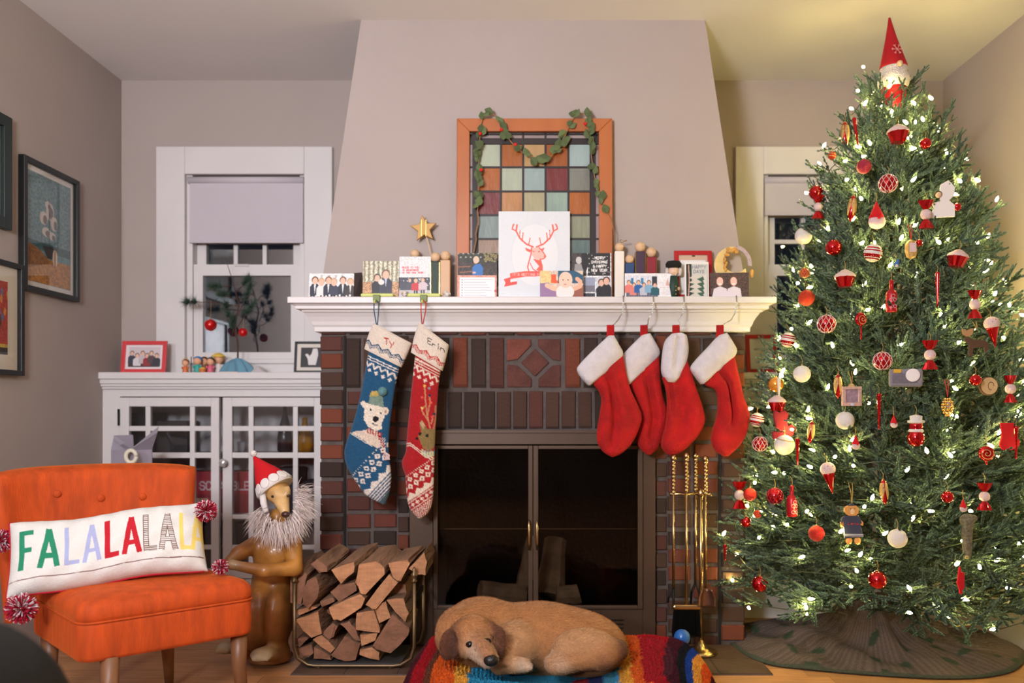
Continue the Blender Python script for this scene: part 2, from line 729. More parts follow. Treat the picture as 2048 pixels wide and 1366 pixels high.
# ================================================================== the room
XL, XR, DB, ZC = -2.056, 1.99, 3.94, 2.60       # left wall, right wall, back wall, ceiling
XC = -0.025                                      # axis of the chimney
YR = -2.4                                        # wall behind the camera
m_wall = M('taupe_wall_paint', (172, 157, 149), rough=0.85, var=0.025, vscale=3, bump=0.05, bscale=180)
m_ceil = M('ceiling_paint', (224, 217, 213), rough=0.9, var=0.02, vscale=2)
m_plank = M('oak_floor_board', (200, 144, 96), rough=0.35, var=0.22, vscale=6, stretch=(1.2, 14, 14), rand=0.14, coat=0.1)
m_sub = M('dark_subfloor', (46, 30, 20), rough=0.8, var=0.1)
m_pane = glass_mat('window_glass', (0.9, 0.93, 0.95), 0.12)
m_cpane = glass_mat('cabinet_glass', (0.93, 0.94, 0.95), 0.02)


def struct(name, b, mat, **k):
    return tag(b.build(name, mat, **k), kind='structure')


fl = struct('floor', B().box(XL, XR, YR, 4.2, -0.05, -0.012), m_sub)
pw = 0.0815
y = 2.2
row = 0
while y < 3.80:
    x = XL - rnd.uniform(0, 0.9)
    while x < XR:
        ln = rnd.uniform(0.7, 1.3)
        x0, x1 = max(x, XL), min(x + ln, XR)
        if x1 - x0 > 0.02:
            o = B().box(x0 + 0.0008, x1 - 0.0008, y + 0.0008, y + pw - 0.0008, -0.014, 0.0).build('plank', m_plank, fl)
        x += ln
    y += pw
    row += 1
B().box(XL, XR, YR, 2.199, -0.014, 0).build('floorboards', m_plank, fl)
struct('ceiling', B().box(XL - 0.1, XR + 0.1, YR - 0.1, DB + 0.1, ZC, ZC + 0.08), m_ceil)
struct('wall_left', B().box(XL - 0.1, XL, YR, 4.2, -0.05, ZC), m_wall)
struct('wall_right', B().box(XR, XR + 0.1, YR, 4.2, -0.05, ZC), m_wall)
struct('wall_rear', B().box(XL - 0.1, XR + 0.1, YR - 0.1, YR, -0.05, ZC), m_wall)
struct('baseboard_right', B().box(XR - 0.02, XR, YR, 3.76, 0, 0.15).box(XR - 0.028, XR, YR, 3.76, 0.15, 0.175), m_white)

# window openings in the back wall (left one, and its mirror image)
WX0, WX1, WZ0, WZ1 = px(372, 3.93), px(610, 3.93), 1.215, pz(350, 3.93)
bw = B()
for s in (1, -1):
    def q(a, b2, z0, z1):
        a, b2 = (XC + s * (a - XC), XC + s * (b2 - XC))
        bw.box(min(a, b2), max(a, b2), DB, DB + 0.1, z0, z1)
    q(-2.08, WX0, 1.13, ZC)
    q(WX1, -0.60, 1.13, ZC)
    q(WX0, WX1, 1.13, WZ0)
    q(WX0, WX1, WZ1, ZC)
bw.box(-0.62, 0.57, DB, DB + 0.1, 0, ZC)
struct('wall_back', bw, m_wall)

# the plastered chimney breast, tapering upwards
dbz, z0b = 3.33, 1.40
br = B()
pts = []
for yy in (dbz, DB):
    pts += [(px(636, dbz), yy, z0b), (px(1497, dbz), yy, z0b), (px(1410, dbz), yy, ZC), (px(722, dbz), yy, ZC)]
br.add(pts, [(0, 1, 2, 3), (7, 6, 5, 4), (0, 4, 5, 1), (1, 5, 6, 2), (2, 6, 7, 3), (3, 7, 4, 0)])
struct('wall_chimney', br, m_wall)

m_shade = M('roller_blind_fabric', (196, 186, 190), rough=0.9, var=0.02, bump=0.03, bscale=300)


def window(n, s, shade_y):
    def bx(x0, x1, y0, y1, za, zb):
        a, b2 = XC + s * (x0 - XC), XC + s * (x1 - XC)
        return B().box(min(a, b2), max(a, b2), y0, y1, za, zb)
    wnd = thing('window_%d' % n, 'white painted sash window with a roller blind %s' % ('left of the chimney' if s > 0 else 'behind the christmas tree'), 'window',
                (XC + s * (-1.44 - XC), DB, 1.15), kind='structure')
    cx0, cx1, ct = px(315, 3.93), px(666, 3.93), pz(295, 3.93)
    bx(cx0, WX0, 3.912, DB, 1.153, ct).build('casing', m_white, wnd, bevel=0.004)
    bx(WX1, cx1, 3.912, DB, 1.153, ct).build('casing', m_white, wnd, bevel=0.004)
    bx(WX0, WX1, 3.912, DB, WZ1, ct).build('casing', m_white, wnd, bevel=0.004)
    bx(WX0, WX1, 3.912, DB, 1.153, WZ0).build('apron', m_white, wnd, bevel=0.003)
    bx(WX0 - 0.01, WX1 + 0.01, 3.90, 4.03, WZ0 - 0.012, WZ0 + 0.012).build('sill', m_white, wnd, bevel=0.004)
    for xa, xb in ((WX0, WX0 + 0.028), (WX1 - 0.028, WX1)):
        bx(xa, xb, DB, 4.03, WZ0, WZ1).build('jamb', m_white, wnd)

    def sash(yc, za, zb, rb, rt, cols, rows):
        xa, xb = WX0 + 0.03, WX1 - 0.03
        st = 0.045
        f = B()
        for (a, b2, c, d) in ((xa, xa + st, za, zb), (xb - st, xb, za, zb), (xa + st, xb - st, za, za + rb), (xa + st, xb - st, zb - rt, zb)):
            q_ = bx(a, b2, yc - 0.017, yc + 0.017, c, d)
            f.add(q_.v, q_.f)
        so = f.build('sash', m_white, wnd)
        gx0, gx1, gz0, gz1 = xa + st, xb - st, za + rb, zb - rt
        for i in range(1, cols):
            xm = gx0 + (gx1 - gx0) * i / cols
            bx(xm - 0.01, xm + 0.01, yc - 0.012, yc + 0.012, gz0, gz1).build('muntin', m_white, so)
        for j in range(1, rows):
            zm = gz0 + (gz1 - gz0) * j / rows
            bx(gx0, gx1, yc - 0.011, yc + 0.011, zm - 0.01, zm + 0.01).build('muntin', m_white, so)
        for i in range(cols):
            for j in range(rows):
                x0, x1 = gx0 + (gx1 - gx0) * i / cols, gx0 + (gx1 - gx0) * (i + 1) / cols
                zz0, zz1 = gz0 + (gz1 - gz0) * j / rows, gz0 + (gz1 - gz0) * (j + 1) / rows
                bx(x0, x1, yc - 0.002, yc + 0.002, zz0, zz1).build('pane', m_pane, so)
    sash(4.005, 1.655, WZ1, 0.03, 0.05, 3, 3)
    sash(3.965, WZ0 + 0.012, 1.695, 0.035, 0.055, 1, 1)
    B().tube([P(0, 0, 1) * 0 + Vector((XC + s * (px(470, 3.95) - XC), 3.948, pz(531, 3.95))), Vector((XC + s * (px(498, 3.95) - XC), 3.948, pz(531, 3.95)))], 0.007).build('sash_lock', m_white, wnd)
    zt = WZ1 - 0.006
    xa, xb = XC + s * (WX0 + 0.012 - XC), XC + s * (WX1 - 0.006 - XC)
    sh = B().tube([(xa, 3.932, zt - 0.02), (xb, 3.932, zt - 0.02)], 0.018, 14).build('blind_roller', m_shade, wnd, smooth=True)
    zb = pz(shade_y, 3.93)
    bx(WX0 + 0.02, WX1 - 0.008, 3.925, 3.928, zb, zt - 0.02).build('blind', m_shade, wnd)
    bx(WX0 + 0.018, WX1 - 0.006, 3.921, 3.931, zb - 0.004, zb + 0.012).build('blind_hem', m_shade, wnd, bevel=0.003)
    return wnd


window(1, 1, 485)
window(2, -1, 430)

# ------------------------------------------------------------------ built-in glazed cabinets beside the chimney
CF = 3.77                                          # cabinet front
m_knob = M('glass_knob', (220, 216, 210), rough=0.08, metal=0.6, var=0.05)
m_cin = M('cabinet_inside_paint', (196, 188, 186), rough=0.7, var=0.03)


def cabinet(s, label):
    x0, x1 = XL, -0.912

    def R(a):
        return XC + s * (a - XC)

    def bx(a, b2, y0, y1, za, zb, bb=None):
        a, b2 = R(a), R(b2)
        return (bb or B()).box(min(a, b2), max(a, b2), y0, y1, za, zb)
    if s < 0:
        x0 = XC - (XR - XC)
    t = thing('built_in_cabinet', label, 'cabinet', (R(-1.48), CF, 0))
    zt = 1.153
    body = B()
    bx(x0, x1, 4.10, 4.13, 0.0, 1.12, body)
    bx(x0, x0 + 0.02, CF + 0.02, 4.10, 0.0, 1.12, body)
    bx(x1 - 0.02, x1, CF + 0.02, 4.10, 0.0, 1.12, body)
    bx(x0, x1, CF + 0.02, 4.10, 0.13, 0.16, body)
    bx(x0, x1, CF + 0.02, 4.10, 1.09, 1.12, body)
    body.build('carcass', m_cin, t)
    for zs in (0.765, 0.47):
        bx(x0 + 0.02, x1 - 0.02, CF + 0.06, 4.10, zs - 0.02, zs).build('shelf', m_cin, t)
    fr = B()
    dl0, dl1, dr0, dr1 = px(240, CF), px(439, CF), px(446, CF), px(645, CF)
    bx(x0, dl0, CF, CF + 0.02, 0, 1.12, fr)
    bx(dl0, x1, CF, CF + 0.02, pz(793, CF), 1.12, fr)
    bx(dl0, x1, CF, CF + 0.02, 0, 0.18, fr)
    bx(dr1, x1, CF, CF + 0.02, 0.18, pz(793, CF), fr)
    fr.build('face_frame', m_white, t)
    bx(x0, x1, CF - 0.018, CF, 0, 0.15).build('plinth', m_white, t, bevel=0.004)
    # moulded top
    tp = B()
    for (pr, za, zb) in ((0.012, 1.075, 1.087), (0.022, 1.087, 1.10), (0.03, 1.10, 1.122), (0.042, 1.122, 1.153)):
        bx(x0, x1, CF - pr, DB, za, zb, tp)
    tp.build('moulded_top', m_white, t, bevel=0.003)
    rows = [813, 852, 862, 905, 916, 1029, 1038, 1090, 1099, 1138]
    for (a, b2, kn) in ((dl0, dl1, None), (dr0, dr1, dr0)):
        st = px(258, CF) - px(240, CF)
        f = B()
        zb, zt2 = 0.184, pz(795, CF)
        gx0, gx1 = a + st + 0.002, b2 - st + 0.004
        gz0, gz1 = pz(1138, CF), pz(813, CF)
        bx(a, gx0, CF - 0.006, CF + 0.02, zb, zt2, f)
        bx(gx1, b2, CF - 0.006, CF + 0.02, zb, zt2, f)
        bx(gx0, gx1, CF - 0.006, CF + 0.02, zb, gz0, f)
        bx(gx0, gx1, CF - 0.006, CF + 0.02, gz1, zt2, f)
        dr = f.build('door', m_white, t, bevel=0.002)
        cols = [gx0, gx0 + 0.077, gx0 + 0.1, gx1 - 0.1, gx1 - 0.077, gx1]
        for i in (1, 3):
            bx(cols[i], cols[i + 1], CF - 0.004, CF + 0.016, gz0, gz1).build('muntin', m_white, dr, bevel=0.002)
        for j in (1, 3, 5, 7):
            bx(gx0, gx1, CF - 0.003, CF + 0.015, pz(rows[j + 1], CF), pz(rows[j], CF)).build('muntin', m_white, dr, bevel=0.002)
        for i in (0, 2, 4):
            for j in range(0, 10, 2):
                bx(cols[i], cols[i + 1], CF + 0.006, CF + 0.009, pz(rows[j + 1], CF), pz(rows[j], CF)).build('pane', m_cpane, dr)
        if kn:
            B().lathe([(0.006, 0), (0.006, 0.012), (0.017, 0.016), (0.02, 0.026), (0.012, 0.034), (0.001, 0.036)], 16,
                      Matrix.Translation((R(kn + 0.012), CF - 0.006, pz(925, CF))) @ Matrix.Rotation(math.pi / 2, 4, 'X')).build('knob', m_knob, dr, smooth=True)
        else:
            bx(a - 0.006, a + 0.004, CF - 0.012, CF - 0.002, pz(851, CF), pz(818, CF)).build('hinge', m_black, dr)
    return t


cabinet(1, 'white built-in cabinet with glazed doors left of the fireplace')
cabinet(-1, 'white built-in cabinet mostly hidden behind the christmas tree')
# ================================================================== fireplace
BF = 3.31                                         # brick face
m_mort = M('grey_mortar', (92, 81, 76), rough=0.95, var=0.2, vscale=25, bump=0.4, bscale=90)
BR = [M('brick_red', (112, 60, 48), rough=0.9, var=0.25, vscale=18, bump=0.5, bscale=120, rand=0.15),
      M('brick_rust', (126, 66, 46), rough=0.9, var=0.25, vscale=18, bump=0.5, bscale=120, rand=0.15),
      M('brick_brown', (80, 56, 45), rough=0.9, var=0.25, vscale=18, bump=0.5, bscale=120, rand=0.15),
      M('brick_umber', (62, 46, 39), rough=0.9, var=0.25, vscale=18, bump=0.5, bscale=120, rand=0.15),
      M('brick_maroon', (92, 54, 46), rough=0.9, var=0.25, vscale=18, bump=0.5, bscale=120, rand=0.15)]
fp = thing('fireplace', 'brick fireplace with patterned courses of red and brown brick', 'fireplace', (XC, BF, 0))
bx0, bx1, bzt = px(640, BF), px(1489, BF), 1.297
ix0, ix1, izt = px(818, BF), px(1311, BF), pz(861, BF)
B().box(bx0 + 0.003, ix0, BF + 0.009, 3.92, 0, bzt).box(ix1, bx1 - 0.003, BF + 0.009, 3.92, 0, bzt).box(ix0, ix1, BF + 0.009, 3.92, izt, bzt).build('mortar', m_mort, fp)
_bm = {}


def brick(x0, y0, x1, y1, k):
    """one brick by its corners on the brick face (photo pixels)"""
    if k not in _bm:
        c = 0.06
        b = B()
        o, i = 0.5, 0.5 - c
        b.add([(-o, 0, -o), (o, 0, -o), (o, 0, o), (-o, 0, o), (-o, -.8, -o), (o, -.8, -o), (o, -.8, o), (-o, -.8, o),
               (-i, -1, -i), (i, -1, -i), (i, -1, i), (-i, -1, i)],
              [(0, 4, 5, 1), (1, 5, 6, 2), (2, 6, 7, 3), (3, 7, 4, 0), (4, 8, 9, 5), (5, 9, 10, 6), (6, 10, 11, 7), (7, 11, 8, 4), (8, 11, 10, 9)])
        _bm[k] = b.build('brick', BR[k], fp)
        o_ = _bm[k]
        o_['_first'] = 1
    if _bm[k].get('_first'):
        o_ = _bm[k]
        del o_['_first']
    else:
        o_ = _bm[k].copy()
        COL.objects.link(o_)
    x0, x1, y0, y1 = x0 + rnd.uniform(-1, 1), x1 + rnd.uniform(-1, 1), y0 + rnd.uniform(-1, 1), y1 + rnd.uniform(-1, 1)
    xa, xb, za, zb = px(x0, BF), px(x1, BF), pz(y1, BF), pz(y0, BF)
    o_.location = ((xa + xb) / 2, BF + 0.03, (za + zb) / 2)
    o_.scale = (xb - xa, 0.03 + rnd.uniform(0, 0.006), zb - za)
    o_.rotation_euler = (0, rnd.uniform(-.012, .012), 0)
    return o_


def pick(*ws):
    return rnd.choices(range(5), ws)[0]


def mir(x):
    return 2129 - x


def pier(m):
    def bk(x0, y0, x1, y1, k):
        if y0 > 1287:
            return
        y1 = min(y1, 1292)
        if m:
            x0, x1 = mir(x1), mir(x0)
        brick(x0, y0, x1, y1, k)
    pat = [4, 1, 2, 2, 1, 0, 1, 3, 4, 4, 2, 0, 3, 2, 1, 4, 2, 0]
    y = 672
    i = 0
    while y < 1292:
        bk(640, y, 685, y + 29, pat[i % 18] if not m else pick(2, 2, 4, 2, 3))
        if y > 780 or y < 770:
            bk(796, y if y > 780 else y + 0, 817, y + 29, pick(2, 2, 3, 3, 3))
        y += 36.2
        i += 1
    # panel between the dark grooves: soldiers, flat bricks, squares
    y = 783
    while y < 1290:
        for xa, xb in ((694, 741), (747, 793)):
            bk(xa, y, xb, y + 27, pick(3, 2, 3, 2, 3))
        y += 35
        if y > 960 and y < 985:
            for k, (xa, xb) in enumerate(((694, 740), (746, 793))):
                bk(xa, 977, xb, 1025, (4, 2)[k])
            for k, (xa, xb) in enumerate(((694, 725), (730, 760), (765, 793))):
                bk(xa, 1034, xb, 1112, (4, 2, 1)[k] if not m else (3, 2, 2)[k])
            y = 1120
    for k, (xa, xb) in enumerate(((693, 721), (728, 756), (763, 793))):
        bk(xa, 676, xb, 775, (3, 2, 4)[k])


pier(False)
pier(True)
x, seq = 797.5, [2, 3, 3, 1, 3, 4, 1, 3, 3, 2, 3, 3, 2]
while x < 1330:
    brick(x, 676, x + 28.5, 775, seq.pop(0) if seq else 3)
    x += 36.2 if not (970 < x < 1000) else 152.5
x = 798
while x < 1325:
    brick(x, 783, x + 27.5, 857, pick(1, 0, 5, 5, 4))
    x += 32.6
x = 642
while x < 1480:
    brick(x, 665.5, x + 50, 669, pick(1, 1, 3, 4, 2))
    x += 56
# diamond tile with four corner bricks
dia = [[(1070, 697), (1098, 725), (1070, 753), (1042, 725)], [(1014, 678), (1062, 678), (1062, 691), (1035, 719), (1014, 722)],
       [(1076, 678), (1121, 678), (1121, 722), (1105, 719), (1076, 692)], [(1014, 729), (1035, 731), (1063, 757), (1063, 774), (1014, 774)],
       [(1105, 731), (1121, 729), (1121, 774), (1077, 774), (1077, 758)]]
for k, pl in enumerate(dia):
    q = [(px(a, BF), pz(b_, BF)) for a, b_ in pl]
    B().prism(q, (0, BF, 0), (1, 0, 0), (0, 0, 1), (0, 0.03, 0)).build('brick', BR[(4, 0, 4, 4, 4)[k]], fp, bevel=0.003)
m_groove = M('dark_groove_strip', (34, 28, 25), rough=0.9, var=0.1)  # flat dark strip standing in for each groove in the brickwork
for xa in (686.5, mir(691.5)):
    B().box(px(xa, BF), px(xa + 5, BF), BF + 0.001, BF + 0.02, 0, 1.285).build('groove_strip', m_groove, fp)

# hearth of flat slate tiles, flush with the floor
m_tile = M('slate_hearth_tile', (92, 70, 56), rough=0.55, var=0.3, vscale=9, bump=0.2, bscale=40, rand=0.15)
hx0, hx1, hy0 = -0.915, 0.862, 2.944
he = struct('hearth', B().box(hx0, hx1, hy0, BF + 0.02, -0.01, 0.004), m_mort)
nt_, nrw = 9, 2
for i in range(nt_):
    for j in range(nrw):
        a = hx0 + (hx1 - hx0) * i / nt_
        b_ = hx0 + (hx1 - hx0) * (i + 1) / nt_
        c = hy0 + (BF - hy0) * j / nrw
        d = hy0 + (BF - hy0) * (j + 1) / nrw
        B().box(a + 0.003, b_ - 0.003, c + 0.003, d - 0.003, -0.005, 0.007).build('tile', m_tile, he)

# ------------------------------------------------------------------ fireplace insert
m_bronze = M('brown_bronze_metal', (80, 60, 45), rough=0.45, metal=0.3, var=0.06, vscale=10)
m_soot = M('sooty_firebox', (15, 13, 12), rough=0.95, var=0.3, vscale=12, bump=0.3, bscale=50)
m_fglass = glass_mat('smoked_door_glass', (0.55, 0.53, 0.51), -0.015)
IF = 3.285


def ZI(y):
    return pz(y, IF)


def XI(x):
    return px(x, IF)


ins = thing('fireplace_insert', 'bronze metal fireplace insert with two dark glass doors', 'fireplace insert', (XC, IF, 0.008))
s_ = B()
s_.box(XI(819), XI(866), IF, IF + 0.05, 0.008, ZI(863)).box(XI(1286), XI(1311), IF, IF + 0.05, 0.008, ZI(863))
s_.box(XI(866), XI(1286), IF, IF + 0.05, ZI(889), ZI(863)).box(XI(866), XI(1286), IF, IF + 0.05, 0.008, ZI(1219))
s_.build('surround', m_bronze, ins, bevel=0.002)
B().box(XI(819), XI(1311), IF - 0.006, IF, ZI(866), ZI(860)).build('top_lip', m_bronze, ins, bevel=0.001)
fb = B()
a, b_ = XI(866), XI(1286)
fb.box(a - .01, b_ + .01, 3.74, 3.76, 0, .85).box(a - .02, a, IF + .05, 3.76, 0, .85).box(b_, b_ + .02, IF + .05, 3.76, 0, .85)
fb.box(a, b_, IF + .05, 3.76, .83, .85).box(a, b_, IF + .05, 3.76, 0.0, .06)
fb.build('firebox', m_soot, ins)
for k, (xa, xb) in enumerate(((867, 1065.5), (1066.5, 1285))):
    st = 9 if k == 0 else 10
    f = B()
    y0, y1 = IF - 0.012, IF + 0.012
    f.box(XI(xa), XI(xa + st), y0, y1, ZI(1217), ZI(891)).box(XI(xb - st), XI(xb), y0, y1, ZI(1217), ZI(891))
    f.box(XI(xa + st), XI(xb - st), y0, y1, ZI(898), ZI(891)).box(XI(xa + st), XI(xb - st), y0, y1, ZI(1217), ZI(1210))
    dr = f.build('door', m_bronze, ins, bevel=0.002)
    B().box(XI(xa + st), XI(xb - st), IF - 0.002, IF + 0.002, ZI(1210), ZI(898)).build('pane', m_fglass, dr)
    xh = 1058 if k == 0 else 1074
    B().tube([P(xh, 1040, IF - 0.03), P(xh, 1052, IF - 0.035), P(xh, 1088, IF - 0.035), P(xh, 1100, IF - 0.03)], [0.003, 0.006, 0.006, 0.003], 8).build('handle', m_brass, dr, smooth=True)
B().tube([P(876, 1058, IF + 0.02), P(1278, 1058, IF + 0.02)], 0.002, 6).build('screen_rod', m_brass, ins)
gr = B()
for r_ in range(3):
    for c_ in range(34):
        gr.lathe([(0.0032, 0), (0.0032, 0.002)], 6, Matrix.Translation((XI(1180 + c_ * 3.2 - 40), IF - 0.001, ZI(1240 + r_ * 8))) @ Matrix.Rotation(math.pi / 2, 4, 'X'))
tag(gr.build('vent_holes', m_black, ins), kind='stuff')
m_flog = M('ceramic_log', (206, 172, 140), rough=0.9, var=0.35, vscale=14, bump=0.6, bscale=40)
for k, (p0, p1, r0, r1, lb) in enumerate((
        ((960, 1180, 3.40), (1048, 1192, 3.46), 0.045, 0.05, 'short pale log lying on the left of the firebox'),
        ((1046, 1180, 3.52), (1066, 1075, 3.66), 0.035, 0.028, 'thin pale log leaning behind the door frame'),
        ((1098, 1192, 3.44), (1112, 1082, 3.58), 0.062, 0.05, 'thick pale log leaning upright behind the right glass door'),
        ((1112, 1190, 3.385), (1158, 1190, 3.39), 0.04, 0.045, 'short pale log lying low behind the right glass door'))):
    a, b_ = P(*p0), P(*p1)
    pts = [a + (b_ - a) * t + Vector((rnd.uniform(-.006, .006), 0, rnd.uniform(-.005, .005))) for t in (0, .25, .5, .75, 1)]
    one('fire_log', m_flog, lb, 'log', B().tube(pts, [r0, r0 * 1.05, (r0 + r1) / 2, r1 * 1.03, r1], 9), group='logs in the firebox', smooth=False)

# ------------------------------------------------------------------ mantel shelf
MT = 1.432                                        # top of the mantel
prof = [(.012, 1.298), (.018, 1.300), (.020, 1.318), (.026, 1.326), (.030, 1.340), (.040, 1.358), (.052, 1.374), (.058, 1.376), (.060, 1.383), (.079, 1.386), (.079, 1.398), (.086, 1.402), (.090, 1.405), (.103, 1.407), (.103, 1.429), (.100, MT)]
mb = B()
v, f = [], []
ybk = 3.5
for p_, z_ in prof:
    v += [(bx0 - p_, ybk, z_), (bx0 - p_, BF - p_, z_), (bx1 + p_, BF - p_, z_), (bx1 + p_, ybk, z_)]
for i in range(len(prof) - 1):
    for k in range(4):
        k2 = (k + 1) % 4
        f.append((i * 4 + k, i * 4 + k2, i * 4 + 4 + k2, i * 4 + 4 + k))
f += [(0, 1, 2, 3), tuple(len(prof) * 4 - 4 + k for k in (0, 1, 2, 3))]
mb.add(v, f)
one('mantel_shelf', m_white, 'long white moulded mantel shelf above the brick fireplace', 'mantel', mb, bevel=0.0015)
# ================================================================== things on the mantel
m_frame_or = M('orange_stained_wood', (176, 100, 52), rough=0.4, var=0.15, vscale=10, stretch=(1, 1, 0.2), coat=0.15)
m_came = M('lead_came', (52, 44, 42), rough=0.5, metal=0.3, var=0.15)
SG = {'g': (166, 172, 150), 'a': (160, 92, 46), 't': (176, 140, 96), 'b': (150, 84, 42), 'l': (146, 162, 158), 'm': (112, 50, 50), 'y': (120, 120, 110),
      'o': (182, 130, 84), 'e': (170, 160, 124), 'q': (140, 158, 144), 'n': (122, 134, 128), 'u': (146, 122, 104), 'v': (134, 136, 114), 'k': (100, 116, 112), 'c': (150, 132, 128)}
sg_m = {k: M('stained_glass_' + k, c, rough=0.22, var=0.18, vscale=9, bump=0.25, bscale=45, stretch=(1, 1, 0.35)) for k, c in SG.items()}
SD = 3.285
LEAN = 0.02


def SP(x, y, off=0.0):
    """point on the leaning window: bottom rests on the mantel"""
    p = P(x, y, SD)
    p.y += LEAN * (p.z - MT) / 0.75 - off
    return p


sg = thing('stained_glass_window', 'old leaded stained glass window in an orange wooden frame', 'stained glass', (0, SD, MT))


def sbox(x0, y0, x1, y1, off, th, zfix=False):
    p = [SP(x0, y1, off), SP(x1, y1, off), SP(x1, y0, off), SP(x0, y0, off)]
    q = [a + Vector((0, th, 0)) for a in p]
    return B().add(p + q, [(0, 1, 2, 3), (7, 6, 5, 4), (0, 4, 5, 1), (1, 5, 6, 2), (2, 6, 7, 3), (3, 7, 4, 0)])


yb_ = CY + (HC - MT) * F / SD                        # mantel top at that distance


def mitre(pl, name='frame_rail'):
    p = [SP(a, b, 0.012) for a, b in pl]
    q = [a + Vector((0, 0.03, 0)) for a in p]
    n = len(p)
    B().add(p + q, [tuple(range(n)), tuple(reversed(range(n, 2 * n)))] + [(i, i + n, (i + 1) % n + n, (i + 1) % n) for i in range(n)]).build(name, m_frame_or, sg, bevel=0.003)


mitre([(913, 235), (1225, 235), (1198, 261), (939, 261)])
mitre([(913, 235), (939, 261), (939, yb_ - 26), (913, yb_)])
mitre([(1225, 235), (1225, yb_), (1198, yb_ - 26), (1198, 261)])
mitre([(913, yb_), (939, yb_ - 26), (1198, yb_ - 26), (1225, yb_)])
cols = [955.5, 1001.5, 1046, 1091, 1137, 1181]
rows = [285, 332, 381, 429, 477, 524, 571]
pat = ['gatbl', 'aglmy', 'moeqa', 'ngtov', 'uaglk', 'mtqoy']
for j in range(6):
    for i in range(5):
        sbox(cols[i] + 1, rows[j] + 1, cols[i + 1] - 1, rows[j + 1] - 1, -0.004, 0.004).build('pane', sg_m[pat[j][i]], sg)
for i in range(5):                                    # clear border strips
    sbox(cols[i] + 1, 267, cols[i + 1] - 1, 273, -0.004, 0.004).build('pane', sg_m['c'], sg)
for j in range(6):
    sbox(939, rows[j] + 1, 944, rows[j + 1] - 1, -0.004, 0.004).build('pane', sg_m['c'], sg)
    sbox(1192, rows[j] + 1, 1198, rows[j + 1] - 1, -0.004, 0.004).build('pane', sg_m['c'], sg)
cm = B()


def cadd(*a):
    q_ = sbox(*a)
    cm.add(q_.v, q_.f)


for xx in cols[1:-1]:
    cadd(xx - 2, 262, xx + 2, yb_ - 26, -0.001, 0.006)
cadd(944, 262, 955.5, yb_ - 26, -0.001, 0.006)
cadd(1181, 262, 1192, yb_ - 26, -0.001, 0.006)
cadd(939, 262, 1198, 266, -0.001, 0.006)
cadd(939, 273, 1198, 285, -0.002, 0.006)
for yy in rows[1:]:
    cadd(939, yy - 2, 1198, yy + 2, -0.0015, 0.006)
cm.build('lead_came', m_came, sg)
sbox(930, 255, 1205, yb_ - 18, -0.012, 0.004).build('backing', M('frame_backing', (70, 60, 54), rough=0.9, var=0.05), sg)

# ------------------------------------------------------------------ leaf garland over the frame
m_leaf = M('green_felt_leaf', (88, 100, 62), rough=0.85, var=0.2, vscale=60, rand=0.28)
m_berry = M('red_felt_berry', (212, 30, 26), rough=0.7, var=0.08)
m_twine = M('brown_twine', (150, 108, 72), rough=0.9, var=0.15, vscale=90)
ga = thing('leaf_garland', 'green felt leaf garland with red berries looped over the frame', 'garland', SP(1068, 300, 0.03))
path = [(955, 430), (957, 395), (956, 350), (958, 310), (960, 270), (964, 240), (970, 226), (985, 224), (996, 240), (1006, 262), (1020, 282), (1036, 299), (1055, 313), (1075, 320),
        (1095, 320), (1112, 303), (1126, 280), (1138, 255), (1148, 233), (1160, 226), (1174, 228), (1177, 255), (1180, 290), (1184, 325), (1190, 360), (1196, 388), (1206, 412), (1214, 424)]
ps = smooth_poly(path, 90, 1)
GP = [SP(a, b, 0.02) for a, b in ps]
B().tube(GP, 0.0022, 5).build('string', m_twine, ga)
lf = B()
lp = [(0, 0), (.22, .28), (.5, .40), (.8, .22), (1, 0), (.8, -.22), (.5, -.40), (.22, -.28)]
lv = [(x_, y_, 0.10 * (x_ * (1 - x_)) - abs(y_) * 0.35) for x_, y_ in lp] + [(.5, 0, 0.06)]
lf.add(lv, [(i, (i + 1) % 8, 8) for i in range(8)])
lme = lf.build('leaf', m_leaf, ga)
first = True
for i in range(2, 88, 1):
    if rnd.random() < 0.12:
        continue
    o_ = lme if first else lme.copy()
    if not first:
        COL.objects.link(o_)
    first = False
    t_ = (GP[i + 1] - GP[i - 1]).normalized()
    if rnd.random() < .5:
        t_ = -t_
    side = t_.cross(Vector((0, -1, 0))) * rnd.uniform(-0.8, 0.8)
    dr_ = (t_ + side + Vector((0, rnd.uniform(-.35, .1), 0))).normalized()
    nrm = Vector((rnd.uniform(-.8, .8), -1, rnd.uniform(-.5, .5)))
    yv = nrm.cross(dr_).normalized()
    zv = dr_.cross(yv)
    sz = rnd.uniform(0.03, 0.046)
    mt_ = Matrix((dr_, yv, zv)).transposed().to_4x4()
    mt_.translation = GP[i] + Vector((0, -0.006, 0))
    o_.matrix_parent_inverse = _wm(ga).inverted()
    o_.matrix_basis = mt_ @ Matrix.Diagonal((sz, sz, sz, 1))
for a, b in ((961, 270), (1031, 292), (963, 343), (1170, 250), (1003, 262)):
    B().ball(SP(a, b, 0.034), 0.0072, 10, 8).build('berry', m_berry, ga, smooth=True)
B().tube([SP(956, 425, 0.02), SP(957, 445, 0.02), SP(952, 470, 0.02), SP(953, 480, 0.018), SP(948, 506, 0.02)], 0.0028, 6).build('string_tail', m_twine, ga)
B().tube([SP(1213, 424, 0.02), SP(1222, 440, 0.02), SP(1228, 465, 0.016), SP(1229, 500, 0.012)], 0.0018, 6).build('string_tail', m_twine, ga)


